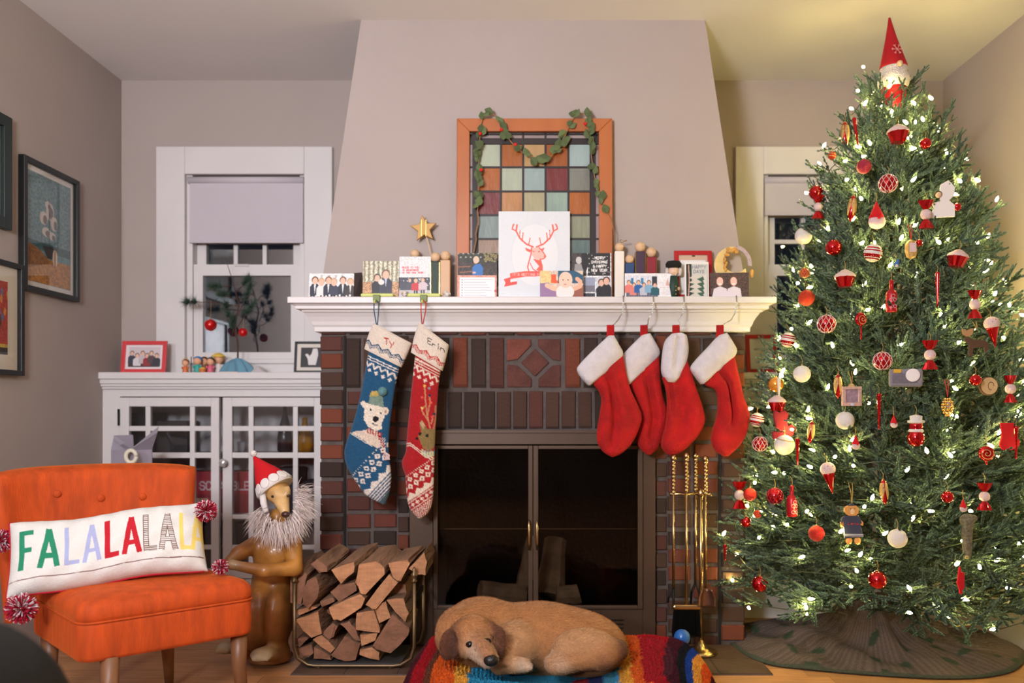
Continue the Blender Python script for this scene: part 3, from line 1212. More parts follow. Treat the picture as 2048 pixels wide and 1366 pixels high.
# ------------------------------------------------------------------ cards
def person(cv, x, y, h, body, skin=(226, 178, 152), hair=(90, 62, 44), w=0.34, legs=None):
    """standing figure in a printed photo: x centre, y top of head"""
    hd = h * 0.105
    cv.ell(x, y + hd * .85, hd * 1.05, hd * 1.1, hair)
    if legs:
        cv.rect(x - h * .11, y + h * .5, x - h * .02, y + h, legs)
        cv.rect(x + h * .02, y + h * .5, x + h * .11, y + h, legs)
    cv.poly([(x - h * w * .5, y + h * .30), (x - h * .08, y + h * .2), (x + h * .08, y + h * .2), (x + h * w * .5, y + h * .30), (x + h * w * .48, y + h * .62), (x - h * w * .48, y + h * .62)], body)
    cv.ell(x, y + hd * 1.15, hd * .8, hd * 1.0, skin)


def card(name, label, x0, y0, x1, y1, d, paint, lean=0.012, scl=1.6, bg='dcd6d0', group='christmas cards on the mantel', cat='card', fn=None, thick=0.0012, turn=0.0):
    cv = Cv(x0, y0, x1, y1, scl, bg)
    paint(cv)
    tl, tr = P(x0, y0, d), P(x1, y0, d)
    z0 = MT + 0.0006
    tl.y += lean
    tr.y += lean + turn
    bl = Vector((tl.x, d, z0))
    o_ = sheet(name, cv, tl, tr, bl, m_print, None, thick, fn=fn)
    return tag(o_, label, cat, group)


def c_family(cv):
    cv.rect(617, 545, 706, 570, (228, 224, 220)).noise(.06, 4, 1)
    for xx in (640, 655, 668, 681):
        cv.rect(xx, 549, xx + 4, 555, (150, 140, 138), .5)
    for i, (xx, c_, hh) in enumerate(((629, (40, 42, 54), (110, 70, 44)), (642, (226, 220, 214), (206, 160, 110)), (656, (38, 40, 56), (130, 84, 50)), (667, (52, 54, 74), (196, 160, 120)), (685, (38, 40, 52), (120, 76, 46)), (700, (58, 46, 42), (196, 156, 110)))):
        person(cv, xx, 553 + (i % 2) * 3, 62, c_, hair=hh, w=.32)
        if c_[0] < 60 and i != 3:
            cv.poly([(xx - 2, 567), (xx + 2, 567), (xx, 585)], (230, 226, 222))
    for k in range(26):
        cv.ell(618 + k * 3.4, 588 + (k % 3) * 2, 2, 2.5, (50, 46, 50) if k % 2 else (220, 214, 210))


def c_couple(cv):
    cv.rect(724, 521, 797, 562, (186, 176, 146))
    for k in range(16):
        cv.rect(727 + k * 4.6, 521, 729.5 + k * 4.6, 560, (226, 220, 200) if k % 2 else (120, 110, 84), .8)
    cv.rect(724, 562, 797, 593, (188, 140, 100)).noise(.25, 3, 2)
    person(cv, 754, 547, 62, (36, 32, 36), hair=(70, 50, 40), w=.36)
    person(cv, 771, 539, 76, (52, 52, 66), hair=(120, 90, 66), w=.34, legs=(30, 30, 38))
    cv.poly([(769, 556), (773, 556), (771, 572)], (190, 200, 220))
    cv.ell(762, 562, 6, 5, (230, 214, 206))


def c_peace(cv):
    cv.rect(797, 512, 862, 553, (218, 215, 212))
    for k, t_ in enumerate(('PEACE TO YOU', 'IN ABUNDANCE', 'IN THE NEW YEAR')):
        cv.text(t_, 803, 532 + k * 5, 3.2, .9, (214, 70, 84), adv=.9)
    cv.rect(797, 553, 862, 580, (66, 64, 74)).rect(797, 578, 862, 593, (190, 180, 180))
    cv.noise(.1, 2, 3)
    r = random.Random(3)
    for k in range(30):
        cv.ell(r.uniform(798, 861), r.uniform(554, 580), 1, 1, (226, 226, 232))
    person(cv, 819, 555, 34, (74, 70, 80), w=.4)
    person(cv, 831, 556, 36, (196, 40, 48), hair=(206, 170, 130), w=.5, legs=(60, 50, 60))
    person(cv, 845, 554, 38, (204, 184, 186), hair=(120, 90, 70), w=.46, legs=(70, 60, 70))


def c_boy(cv):
    cv.rect(915, 505, 995, 524, (46, 44, 32)).rect(915, 524, 995, 551, (56, 44, 36)).noise(.5, 3, 5)
    for k in range(20):
        cv.ell(968 + (k * 7) % 26, 506 + (k * 5) % 16, 2.4, 2, (180, 160, 90), .7)
        cv.ell(916 + (k * 5) % 50, 506 + (k * 7) % 14, 2, 1.5, (200, 196, 180), .5)
    cv.line([(917, 532), (940, 531)], 2, (150, 90, 60))
    cv.line([(920, 543), (950, 540)], 2, (150, 90, 60))
    cv.poly([(944, 533), (950, 527), (960, 526), (966, 534), (965, 549), (944, 549)], (44, 108, 176))
    cv.ell(952, 518, 6, 7, (214, 190, 156)).ell(951, 520, 4.5, 5.5, (228, 184, 160))
    cv.ell(948, 543, 3.5, 2, (228, 184, 160))


def c_list(cv):
    cv.rect(915, 550, 993, 593, (214, 150, 130)).noise(.12, 3, 8)
    cv.rect(919, 554, 989, 593, (236, 228, 226))
    for k in range(7):
        cv.rect(928, 558 + k * 5, 928 + 56 - (k * 13) % 17, 559.2 + k * 5, (170, 160, 166), .7)
        cv.ell(924, 558.5 + k * 5, 1.4, 1.4, (150, 140, 146))
    cv.ell(990, 580, 2, 2.5, (200, 60, 50))


def c_deer(cv):
    W = 1068
    cv.noise(.012, 2, 9)
    cv.ell(1070, 508, 47, 62, (206, 206, 206)).ell(1070, 508, 46.3, 61.3, (222, 221, 220))
    rd = (222, 92, 72)
    for s_, bx_ in ((-1, 1066), (1, 1073)):
        cv.line([(bx_, 492), (bx_ + s_ * 14, 486), (bx_ + s_ * 27, 474), (bx_ + s_ * 34, 460), (bx_ + s_ * 32, 448)], 3.2, rd)
        cv.line([(bx_ + s_ * 34, 460), (bx_ + s_ * 42, 456), (bx_ + s_ * 40, 448)], 2.4, rd)
        cv.line([(bx_ + s_ * 42, 456), (bx_ + s_ * 38, 446)], 2, rd)
        cv.line([(bx_ + s_ * 22, 480), (bx_ + s_ * 20, 464)], 2.2, rd)
        cv.line([(bx_ + s_ * 9, 488), (bx_ + s_ * 6, 474)], 2, rd)
        cv.line([(bx_ + s_ * 27, 474), (bx_ + s_ * 26, 458)], 1.6, rd)
        cv.poly([(bx_ + s_ * 4, 498), (bx_ + s_ * 16, 493), (bx_ + s_ * 14, 499), (bx_ + s_ * 6, 503)], rd)
    cv.poly([(1063, 494), (1078, 493), (1086, 502), (1091, 510), (1089, 515), (1080, 517), (1070, 517), (1064, 508)], (238, 180, 166))
    cv.line([(1063, 494), (1062, 506), (1058, 520), (1055, 532), (1058, 541)], 2.6, rd)
    cv.line([(1078, 493), (1086, 502), (1091, 510), (1088, 515), (1080, 517)], 2.2, rd)
    cv.line([(1080, 517), (1084, 530), (1084, 540)], 3, rd)
    cv.poly([(1066, 516), (1080, 518), (1084, 531), (1082, 541), (1072, 538), (1078, 530)], rd)
    cv.line([(1060, 524), (1066, 536), (1074, 541)], 2, rd)
    cv.ell(1078, 501, 2, 1.4, rd).ell(1067, 501, 2, 1.4, rd).ell(1090, 511, 2.4, 2.4, rd)
    cv.poly([(1007, 556), (1021, 552), (1021, 562), (1034, 560), (1034, 566), (1008, 571), (1011, 563)], (214, 66, 50))
    cv.poly([(1020, 544), (1050, 540), (1090, 540), (1118, 544), (1118, 554), (1085, 550), (1050, 551), (1020, 556)], (226, 82, 64))
    cv.text("IT'S GETTING FROSTY", 1024, 544.5, 4.2, .8, (244, 180, 168), adv=.92)


def c_baby(cv):
    cv.rect(1080, 541, 1166, 593, (214, 190, 170))
    cv.poly([(1080, 541), (1098, 541), (1104, 552), (1117, 566), (1080, 566)], (232, 196, 130)).noise(.1, 3, 12)
    cv.poly([(1102, 548), (1112, 548), (1112, 560), (1118, 561), (1118, 566), (1102, 565)], (226, 86, 36))
    cv.poly([(1116, 541), (1150, 541), (1166, 550), (1166, 566), (1116, 566)], (40, 84, 110))
    cv.poly([(1080, 566), (1096, 564), (1112, 576), (1112, 593), (1080, 593)], (150, 112, 150))
    cv.poly([(1146, 576), (1166, 570), (1166, 593), (1140, 593)], (150, 86, 66))
    cv.line([(1094, 570), (1106, 576), (1118, 578)], 9, (232, 184, 156))
    cv.line([(1146, 578), (1160, 572), (1160, 562), (1154, 557)], 8, (226, 172, 142))
    cv.ell(1130, 583, 18, 14, (236, 222, 216))
    cv.ell(1131, 559, 13.5, 16, (236, 196, 172))
    cv.ell(1126, 559, 1.6, 1.2, (90, 66, 60)).ell(1136, 559, 1.6, 1.2, (90, 66, 60)).ell(1130, 568, 3, 1, (196, 110, 100))


def c_collage(cv):
    cv.rect(1143, 505, 1223, 593, (226, 220, 220))
    cv.rect(1143, 505, 1173, 549, (64, 56, 54)).noise(.3, 3, 14)
    cv.ell(1158, 519, 6, 7, (196, 190, 186)).poly([(1150, 526), (1168, 526), (1166, 549), (1148, 549)], (150, 144, 142))
    cv.ell(1170, 520, 7, 20, (36, 32, 34))
    cv.rect(1176, 505, 1221, 549, (42, 40, 40))
    r = random.Random(5)
    for k in range(26):
        cv.ell(r.uniform(1178, 1219), r.uniform(507, 547), .9, .9, (220, 214, 208))
    cv.text('MERRY', 1190, 512, 5, 1, (236, 230, 224), adv=.8)
    cv.text('CHRISTMAS', 1183, 520, 4.6, 1, (236, 230, 224), adv=.78)
    cv.text('& HAPPY', 1186, 528, 5, 1, (236, 230, 224), adv=.8)
    cv.text('NEW YEAR', 1183, 536, 5, 1, (236, 230, 224), adv=.8)
    cv.rect(1167, 552, 1190, 580, (150, 156, 176)).rect(1167, 568, 1190, 580, (120, 116, 126)).rect(1167, 583, 1190, 593, (58, 56, 64)).rect(1193, 552, 1222, 593, (206, 204, 210))
    person(cv, 1203, 556, 60, (32, 30, 36), hair=(70, 50, 44), w=.36)
    person(cv, 1213, 552, 66, (36, 34, 40), hair=(60, 44, 38), w=.3)


def c_house(cv):
    cv.rect(1250, 546, 1353, 593, (234, 228, 228)).rect(1252, 550, 1316, 593, (214, 214, 222)).rect(1252, 584, 1316, 593, (120, 120, 130))
    cv.rect(1262, 555, 1267, 566, (60, 130, 170)).rect(1282, 555, 1287, 566, (60, 130, 170)).rect(1304, 552, 1314, 570, (50, 56, 62)).noise(.06, 3, 15)
    for k, (xx, c_) in enumerate(((1258, (226, 120, 110)), (1268, (220, 130, 120)), (1277, (40, 96, 160)), (1288, (190, 190, 200)), (1298, (130, 170, 196)), (1310, (44, 92, 104)))):
        person(cv, xx, 560 + (k % 2) * 5, 38, c_, w=.46, legs=(90, 90, 106))
    cv.poly([(1335, 555), (1339, 570), (1331, 570)], (214, 170, 160))
    cv.rect(1320, 573, 1350, 574, (214, 180, 180))
    for k in range(3):
        cv.rect(1322, 578 + k * 4, 1348 - k * 3, 579 + k * 4, (200, 190, 194), .7)


def c_leaf(cv):
    cv.rect(1370, 522, 1418, 593, (230, 224, 220)).rect(1373, 527, 1415, 591, (62, 92, 76))
    cv.rect(1373, 527, 1383, 591, (44, 48, 42))
    cv.poly([(1384, 527), (1415, 527), (1415, 548), (1384, 560)], (196, 196, 192))
    for k in range(5):
        yb2 = 555 + k * 9
        cv.poly([(1378, yb2), (1392, yb2 - 8), (1404, yb2 - 2 + k), (1392, yb2 + 3)], (206, 198, 186))
        cv.poly([(1415, yb2 - 10), (1406, yb2 - 4), (1410, yb2 + 6), (1415, yb2 + 4)], (206, 204, 198))
    cv.line([(1377, 590), (1379, 560), (1378, 530)], 2, (206, 160, 140))
    cv.text('HAPPY', 1386, 530, 6, 1.1, (120, 122, 130), adv=.92)
    cv.text('DAYS', 1388, 539, 6, 1.1, (120, 122, 130), adv=.92)


def c_girls(cv):
    cv.rect(1420, 545, 1498, 593, (78, 60, 54)).noise(.3, 3, 17)
    for xx in (1440, 1467):
        cv.ell(xx, 561, 9, 11, (92, 62, 48)).ell(xx, 562, 6.5, 8.5, (232, 186, 172)).rect(xx - 3, 566, xx + 3, 567.5, (240, 236, 232))
        cv.poly([(xx - 12, 576), (xx, 571), (xx + 13, 576), (xx + 15, 593), (xx - 16, 593)], (222, 210, 216))


cd = 3.255
card('photo_card', 'photo card of a formally dressed family at the mantel left end', 617, 546, 707, 593, cd, c_family)
tag(B().add([P(707, 546, cd + .012), P(724, 545, cd + .032), Vector((P(724, 593, cd + .03).x, cd + .03, MT)), Vector((P(707, 593, cd).x, cd, MT))] +
            [p + Vector((0, .0015, 0)) for p in (P(707, 546, cd + .012), P(724, 545, cd + .032), Vector((P(724, 593, cd + .03).x, cd + .03, MT)), Vector((P(707, 593, cd).x, cd, MT)))],
            [(0, 1, 2, 3), (7, 6, 5, 4), (0, 4, 5, 1), (1, 5, 6, 2), (2, 6, 7, 3), (3, 7, 4, 0)]).build('folded_card', M('dark_card', (58, 46, 42), rough=.6, var=.2)),
    'dark brown folded card beside the formal family photo', 'card', 'christmas cards on the mantel')
card('photo_card', 'photo card of a couple holding a baby among bare trees', 725, 521, 797, 593, cd + .005, c_couple)
card('photo_card', 'white card with red script above a snowy photo', 798, 512, 861, 593, cd - .012, c_peace)
card('photo_card', 'photo card of a toddler in a blue sweater outdoors', 915, 505, 994, 593, cd + .004, c_boy, lean=.012)
card('list_card', 'lined list card with a red checked border', 915, 550, 993, 593, cd - .014, c_list, lean=.006)
card('deer_print', 'white canvas print of a red stag head with a ribbon banner', 997, 421, 1140, 593, cd - .004, c_deer, lean=.014, thick=.016, group=None, cat='picture', bg=(214, 215, 216), scl=1.5)
card('photo_card', 'photo card of a baby with raised arms before the stag print', 1080, 541, 1166, 593, cd - .03, c_baby, lean=.006)
card('photo_card', 'collage card with black merry christmas panel and a couple', 1143, 505, 1223, 593, cd + .008, c_collage)
card('photo_card', 'photo card of a family before a white house', 1250, 546, 1353, 593, cd - .02, c_house, lean=.008)
card('leaf_card', 'tall green and white leaf patterned greeting card', 1370, 523, 1418, 593, cd - .022, c_leaf, lean=.01)
card('photo_card', 'photo card of two laughing girls in white at the right end', 1421, 545, 1497, 593, cd - .016, c_girls, lean=.01, turn=-.012)


# ------------------------------------------------------------------ wooden peg figures
def peg(label, x, y, r, bx0_, bx1_, by0, d, col, halo=False, gold_edge=False, group='wooden block figures on the mantel'):
    t = thing('wooden_figure', label, 'figurine', Vector((px(x, d), d, MT)), group)
    hw = (bx1_ - bx0_) / 2 * d / F
    z1 = pz(by0, d)
    xc = px((bx0_ + bx1_) / 2, d)
    m_ = M('block_' + label[:14], col, rough=.55, var=.06)
    body = B().box(xc - hw, xc + hw, d - .016, d + .016, MT, z1).build('block_body', m_, t, bevel=.004)
    if gold_edge:
        B().box(xc + hw - .0015, xc + hw + .0008, d - .0166, d + .0166, MT, z1 - .004).box(xc - hw - .0008, xc - hw + .0015, d - .0166, d + .0166, MT, z1 - .004).build('gold_edge', m_gold, t)
    B().ball((xc, d, z1 + r * d / F * .93), r * d / F, 18, 12).build('head', m_wood, t, smooth=True)
    if halo:
        c_ = Vector((px(1247, d), d, pz(482, d)))
        B().tube([c_ + Vector((.013 * math.cos(a_ * .45), .013 * math.sin(a_ * .45), .004 * math.sin(a_))) for a_ in range(15)], .0012, 5).build('wire_halo', m_gold, t)
    return t


peg('wooden figure half hidden behind the red script card', 830, 508, 9.5, 820, 840, 517, 3.285, (150, 110, 80))
peg('dark green block figure with a plain wooden head', 868, 512, 10, 862, 880, 524, 3.262, (34, 52, 38), gold_edge=True)
peg('pale bare wood block figure right of the green one', 890, 510, 10, 881, 901, 521, 3.258, (206, 166, 130))
peg('tall white block figure with a gold wire halo', 1238, 493, 9, 1229, 1248, 503, 3.262, (226, 216, 204), halo=True)
peg('short blue block figure with a wooden head', 1258, 516, 9, 1250, 1268, 527, 3.268, (38, 66, 110))
peg('purple block figure with a round wooden head', 1280, 494, 10.5, 1270, 1290, 504, 3.275, (66, 42, 62), gold_edge=True)
peg('dark red block figure with a round wooden head', 1302, 505, 10.5, 1292, 1312, 515, 3.29, (142, 28, 44), gold_edge=True)
t = B().tube([P(1360 - 131, 550, 3.24), P(1246, 546, 3.238), P(1253, 552, 3.24)], .0012, 5)
for (x, y) in ((811, 584), (893, 585)):
    t = thing('wool_sheep', 'small white wool sheep beside the %s' % ('red script card' if x < 850 else 'bare wood block figure'), 'figurine', Vector((px(x, 3.226), 3.226, MT)), 'tiny wool sheep')
    m_wool = M('white_wool', (226, 218, 210), rough=.95, var=.1, bump=.8, bscale=160)
    bb = B()
    for k in range(9):
        bb.ball((px(x, 3.226) + rnd.uniform(-.009, .009), 3.226 + rnd.uniform(-.007, .007), MT + .013 + rnd.uniform(-.004, .006)), .009, 8, 6)
    bb.build('wool_body', m_wool, t, smooth=True)
    B().ball((px(x, 3.226) - .012, 3.216, MT + .016), .005, 8, 6).build('face', m_wood, t, smooth=True)
    for sx in (-.007, .007):
        B().box(px(x, 3.226) + sx - .0015, px(x, 3.226) + sx + .0015, 3.2245, 3.2275, MT, MT + .008).build('leg', m_wood, t)

# gold star on a wire behind the figures
st = thing('star_on_stick', 'gilded wooden star with wire on a thin stick', 'ornament', Vector((px(862, 3.29), 3.29, MT)))
m_star = M('gilded_wood', (182, 140, 80), rough=.55, metal=.2, var=.08)
sp = []
for k in range(10):
    a_ = math.pi / 2 + k * math.pi / 5 + .1
    r_ = (.058, .026)[k % 2]
    sp.append((math.cos(a_) * r_, math.sin(a_) * r_))
c_ = P(847, 457, 3.285)
B().prism(sp, c_, (1, 0, 0), (0, 0, 1), (0, .014, 0)).build('star', m_star, st, bevel=.003)
for dx in (-.008, .010):
    B().box(c_.x + dx - .001, c_.x + dx + .001, c_.y - .0015, c_.y + .0155, c_.z - .032, c_.z + .036).build('gold_wire', m_gold, st)
B().tube([c_ + Vector((.004, .01, -.01)), P(856, 485, 3.293), P(862, 510, 3.295), Vector((px(864, 3.295), 3.295, MT))], .0022, 6).build('stick', m_wood, st)

# nutcracker head between the cards
nd = 3.25
nc = thing('nutcracker', 'small nutcracker with black hat and white hair behind a card', 'figurine', Vector((px(1347, nd), nd, MT)))
xn = px(1347, nd)
m_hatb = M('black_felt', (22, 21, 20), rough=.9, var=.1)
B().lathe([(.018, 0), (.031, .004), (.033, .018), (.026, .028), (.004, .031)], 18, Matrix.Translation((xn, nd, pz(537, nd)))).build('hat', m_hatb, nc, smooth=True)
B().ball((xn, nd, pz(541, nd)), (.022, .02, .022), 16, 10).build('head', M('painted_face', (228, 188, 160), rough=.5, var=.05), nc, smooth=True)
hb = B()
for k in range(10):
    a_ = math.pi * (k / 9)
    hb.ball((xn - .026 * math.cos(a_), nd + .016 * math.sin(a_), pz(543, nd)), (.009, .009, .018), 8, 6)
hb.build('hair', M('white_fur', (216, 206, 200), rough=.95, var=.15, bump=.8, bscale=150), nc, smooth=True)
B().lathe([(.018, 0), (.021, .03), (.022, .05), (.016, pz(552, nd) - MT)], 14, Matrix.Translation((xn, nd, MT))).build('coat', M('green_coat', (30, 58, 46), rough=.6, var=.1), nc, smooth=True)
for k in range(3):
    B().ball((xn + .006, nd - .022, MT + .012 + k * .016), .003, 8, 6).build('button', m_gold, nc, smooth=True)
B().ball((xn + .019, nd - .012, MT + .036), .007, 8, 6).build('hand', m_wood, nc, smooth=True)

# red frame and moon wreath
m_red = M('red_lacquered_frame', (176, 26, 30), rough=.4, var=.05)
m_mat = M('tan_mat_board', (206, 176, 150), rough=.8, var=.04)


def picframe(name, label, cat, x0, y0, x1, y1, d, z0, wd, m_, face, lean=.01, group=None):
    """upright desk frame: border rails, face print"""
    t = thing(name, label, cat, Vector((px((x0 + x1) / 2, d), d, z0)), group)
    w_ = wd * d / F
    xa, xb, zt = px(x0, d), px(x1, d), pz(y1 if False else y0, d)
    sh = lean / max(.01, (zt - z0))

    def rail(a, b, c, e):
        p = [(a, d + (c - z0) * sh, c), (b, d + (c - z0) * sh, c), (b, d + (e - z0) * sh, e), (a, d + (e - z0) * sh, e)]
        q_ = [(u_, v_ + .012, w2) for u_, v_, w2 in p]
        return B().add(p + q_, [(0, 1, 2, 3), (7, 6, 5, 4), (0, 4, 5, 1), (1, 5, 6, 2), (2, 6, 7, 3), (3, 7, 4, 0)])
    rail(xa, xa + w_, z0, zt).build('frame_rail', m_, t, bevel=.0015)
    rail(xb - w_, xb, z0, zt).build('frame_rail', m_, t, bevel=.0015)
    rail(xa + w_, xb - w_, z0, z0 + w_).build('frame_rail', m_, t, bevel=.0015)
    rail(xa + w_, xb - w_, zt - w_, zt).build('frame_rail', m_, t, bevel=.0015)
    k_ = .006
    tl = Vector((xa + w_, d + (zt - w_ - z0) * sh + k_, zt - w_))
    tr = Vector((xb - w_, tl.y, zt - w_))
    bl = Vector((xa + w_, d + w_ * sh + k_, z0 + w_))
    sheet('picture', face, tl, tr, bl, m_print, t, .002)
    return t


cv = Cv(0, 0, 58, 76, 1.2, (206, 172, 146))
cv.rect(4, 10, 54, 76, (226, 220, 216))
cv.ell(30, 1.5, 3.5, 1.5, (40, 30, 28))
picframe('picture_frame', 'red picture frame with a tan mat behind the leaf card', 'picture frame', 1350, 499, 1426, 593, 3.275, MT, 9, m_red, cv, .02)
md = 3.262
mw = thing('moon_plaque', 'cream ceramic crescent plaque with a lavender banner', 'ornament', Vector((px(1466, md), md, MT)))
cpt, R1 = P(1466, 530, md), .076
poly = []
for k in range(23):
    a_ = math.radians(70 + k * 11.5)
    poly.append((R1 * math.cos(a_), R1 * math.sin(a_)))
for k in range(22, -1, -1):
    a_ = math.radians(70 + k * 11.5)
    poly.append((.012 + .050 * math.cos(a_), .016 + .046 * math.sin(a_)))
B().prism(poly, cpt, (1, 0, 0), (0, 0, 1), (0, .012, 0)).build('crescent', M('cream_ceramic', (226, 196, 128), rough=.35, var=.08, vscale=30), mw, bevel=.003)
ribbon = [cpt + Vector((.074 * math.cos(a_), -.004, .006 + .07 * math.sin(a_))) for a_ in [math.radians(70 - k * 9) for k in range(12)]]
rb = B()
poly = [(.066 * math.cos(math.radians(75 - k * 8)), .066 * math.sin(math.radians(75 - k * 8))) for k in range(11)] + [(.082 * math.cos(math.radians(75 - k * 8)), .082 * math.sin(math.radians(75 - k * 8))) for k in range(10, -1, -1)]
rb.prism(poly, cpt + Vector((-.005, -.003, .002)), (1, 0, 0), (0, 0, 1), (0, .01, 0)).build('banner', M('lavender_ceramic', (176, 156, 158), rough=.5, var=.2, vscale=90), mw, bevel=.001)
lb_ = B()
m_och = M('ochre_glaze', (206, 150, 70), rough=.4, var=.25, vscale=60)
for k in range(12):
    lb_.ball(cpt + Vector((-.03 + k * .004 + rnd.uniform(-.006, .006), -.004, .052 + rnd.uniform(-.012, .014))), (.009, .006, .007), 8, 6)
for k in range(6):
    lb_.ball(cpt + Vector((-.03 + rnd.uniform(-.006, .006), -.002, -.02 + k * .009)), (.006, .006, .008), 8, 6)
lb_.build('applied_leaves', m_och, mw, smooth=True)
B().ball(cpt + Vector((.078, .004, -.034)), (.008, .006, .018), 8, 6).build('tassel', m_och, mw, smooth=True)
B().box(cpt.x - .03, cpt.x + .02, md - .002, md + .02, MT, MT + .02).build('foot', M('cream_ceramic'), mw, bevel=.002)
# ================================================================== stockings
HD = 3.165                                        # hanging distance, just in front of the mantel edge
m_knit = M('knitted_wool', attr=True, rough=.95, var=.12, vscale=260, bump=.55, bscale=420, sheen=.15)


def tcoords(cv, ox, oy, ex, ey):
    n = math.hypot(ex, ey)
    ex, ey = ex / n, ey / n
    sx, sy = cv.X - ox, cv.Y - oy
    return sx * ex + sy * ey, -sx * ey + sy * ex


def zig(s, per):
    return np.abs(((s / per) % 1) - .5) * 2


def knit_stocking(label, cuff, bodyL, bodyR, base, paint, cuffpaint, hook_x, loopcol, x0, y0, x1, y1, toe):
    t = thing('knit_stocking', label, 'stocking', P(hook_x, 600, HD), 'knitted stockings on the mantel')
    cv = Cv(x0, y0, x1, y1, 2, base)
    paint(cv)
    cv.noise(.10, 1, 3)
    loft('stocking_body', bodyL, bodyR, HD, .026, 220, 56, m_knit, t, cv=cv, wob=.001)
    cc = Cv(x0, y0, x1, y1, 2, (226, 208, 190))
    cuffpaint(cc)
    cc.noise(.06, 1, 5)
    (tl, tr, br_, bl_) = cuff
    loft('cuff', [tl, ((tl[0] + bl_[0]) / 2 - 2, (tl[1] + bl_[1]) / 2), bl_], [tr, ((tr[0] + br_[0]) / 2 + 1, (tr[1] + br_[1]) / 2), br_], HD, .034, 110, 66, m_knit, t, cv=cc, ends=(.5, .8), it=1)
    ml = M('loop_' + label[:8], loopcol, rough=.9, var=.1)
    lt = (tl[0] + 6, tl[1] + 4)
    B().tube([P(lt[0], lt[1], HD), P(hook_x - 5, 622, HD), P(hook_x - 5, 606, HD), P(hook_x, 601, HD), P(hook_x + 5, 606, HD), P(hook_x + 4, 622, HD), P(lt[0] + 2, lt[1], HD)], .0022, 6).build('hanging_loop', ml, t, smooth=True)
    return t, cv


W_ = (226, 212, 200)


def p_blue(cv):
    s, tt = tcoords(cv, 735, 702, 69, 32)
    cv.mask((tt > 7) & (tt < 9.2), W_).mask((tt > 12) & (tt < 14), W_)
    z = zig(s, 15)
    cv.mask((tt > 17) & (tt < 19.5 + 9 * z) & (tt > 14 + 9 * z), W_)
    for k in range(6):
        for (dx, dy) in ((0, 0), (-2.6, 0), (2.6, 0), (0, -2.6), (0, 2.6)):
            cv.mask((abs(s - (7 + k * 15) - dx) < 1.5) & (abs(tt - 33 - dy) < 1.5), W_)
    # white bear with a woolly hat and a striped scarf
    cv.poly([(722, 806), (729, 801), (735, 806), (737, 815), (730, 817)], (232, 214, 194))
    cv.ell(772, 822, 7, 8, (226, 206, 184)).ell(772, 823, 3, 3.5, (190, 150, 130))
    cv.poly([(734, 806), (756, 806), (770, 816), (772, 830), (766, 846), (766, 858), (752, 862), (738, 852), (730, 838), (731, 820)], (232, 216, 196))
    cv.poly([(739, 808), (744, 790), (757, 783), (768, 792), (770, 816), (756, 811)], (120, 140, 124))
    cv.poly([(741, 793), (746, 783), (757, 782), (764, 790), (754, 793)], (190, 160, 84))
    cv.ell(744.5, 819.5, 2.2, 2.2, (26, 24, 24)).ell(764, 826, 2.2, 2.2, (26, 24, 24)).ell(754, 838, 6, 6, (24, 22, 22))
    cv.line([(748, 846), (752, 850), (758, 850)], 1.8, (24, 22, 22))
    cv.poly([(704, 865), (720, 861), (737, 860), (752, 868), (764, 880), (768, 892), (756, 896), (730, 880)], (222, 200, 180))
    cv.poly([(737, 856), (764, 866), (763, 878), (735, 864)], (214, 190, 170))
    for k in range(6):
        cv.line([(739 + k * 5, 856 + k * 1.8), (738.5 + k * 5, 864.5 + k * 2)], 2.4, (168, 40, 40))
    cv.line([(762, 874), (768, 892), (770, 906)], 7, (150, 34, 36))
    cv.mask((np.abs(cv.X - 767) < 6) & (cv.Y > 874) & (cv.Y < 902) & ((np.floor(cv.X / 1.5) + np.floor(cv.Y / 2)) % 3 == 0), W_)
    cv.line([(702, 866), (722, 877), (746, 892)], 1.6, W_)
    # foot: patterned bands running towards the toe
    s, tt = tcoords(cv, 711, 946, 40, -43)
    ft = (cv.Y > 880) & (tt > -1)
    lt = (cv.Y > 895)
    cv.mask(lt & (tt > -1) & (tt < 1.2) & ((np.floor(s / 2.4)) % 2 == 0), W_)
    q = (s % 16) - 8
    cv.mask(ft & (tt > 5) & (tt < 17) & (np.abs(q) + np.abs(tt - 11) < 6.4) & (np.abs(q) + np.abs(tt - 11) > 2.4), W_)
    q2 = ((s + 8) % 16) - 8
    cv.mask(ft & (tt > 17) & (tt < 30) & (np.abs(q2) + np.abs(tt - 23) < 6.6) & ~((np.abs(q2) < 1.6) & (np.abs(tt - 23) < 1.6)), W_)
    z = zig(s, 22)
    cv.mask(ft & (tt > 36 + 9 * z) & (tt < 50), W_)
    cv.mask(ft & (tt > 50) & (((tt - 50) % 5.2) > 2.6), W_)
    cv.mask(ft & (tt > 74), (70, 90, 96))


def p_blue_cuff(cv):
    s, tt = tcoords(cv, 730, 697, 74, 36)
    z = zig(s - 2, 22)
    band = (tt > -9 - 7 * z - 4) & (tt < -9 - 7 * z + 5)
    cv.mask(band & (((np.floor(s / 2.2) + np.floor(tt / 2.2)) % 2 == 0)), (28, 74, 104))
    cv.mask((tt > -9 - 7 * z - 4) & (tt < -9 - 7 * z - 1.5), (28, 74, 104))
    cv.text('T', 772, 677, 12, 2.0, (186, 40, 36), sl=.3)
    cv.text('y', 782, 681, 12, 1.9, (186, 40, 36), sl=.3)


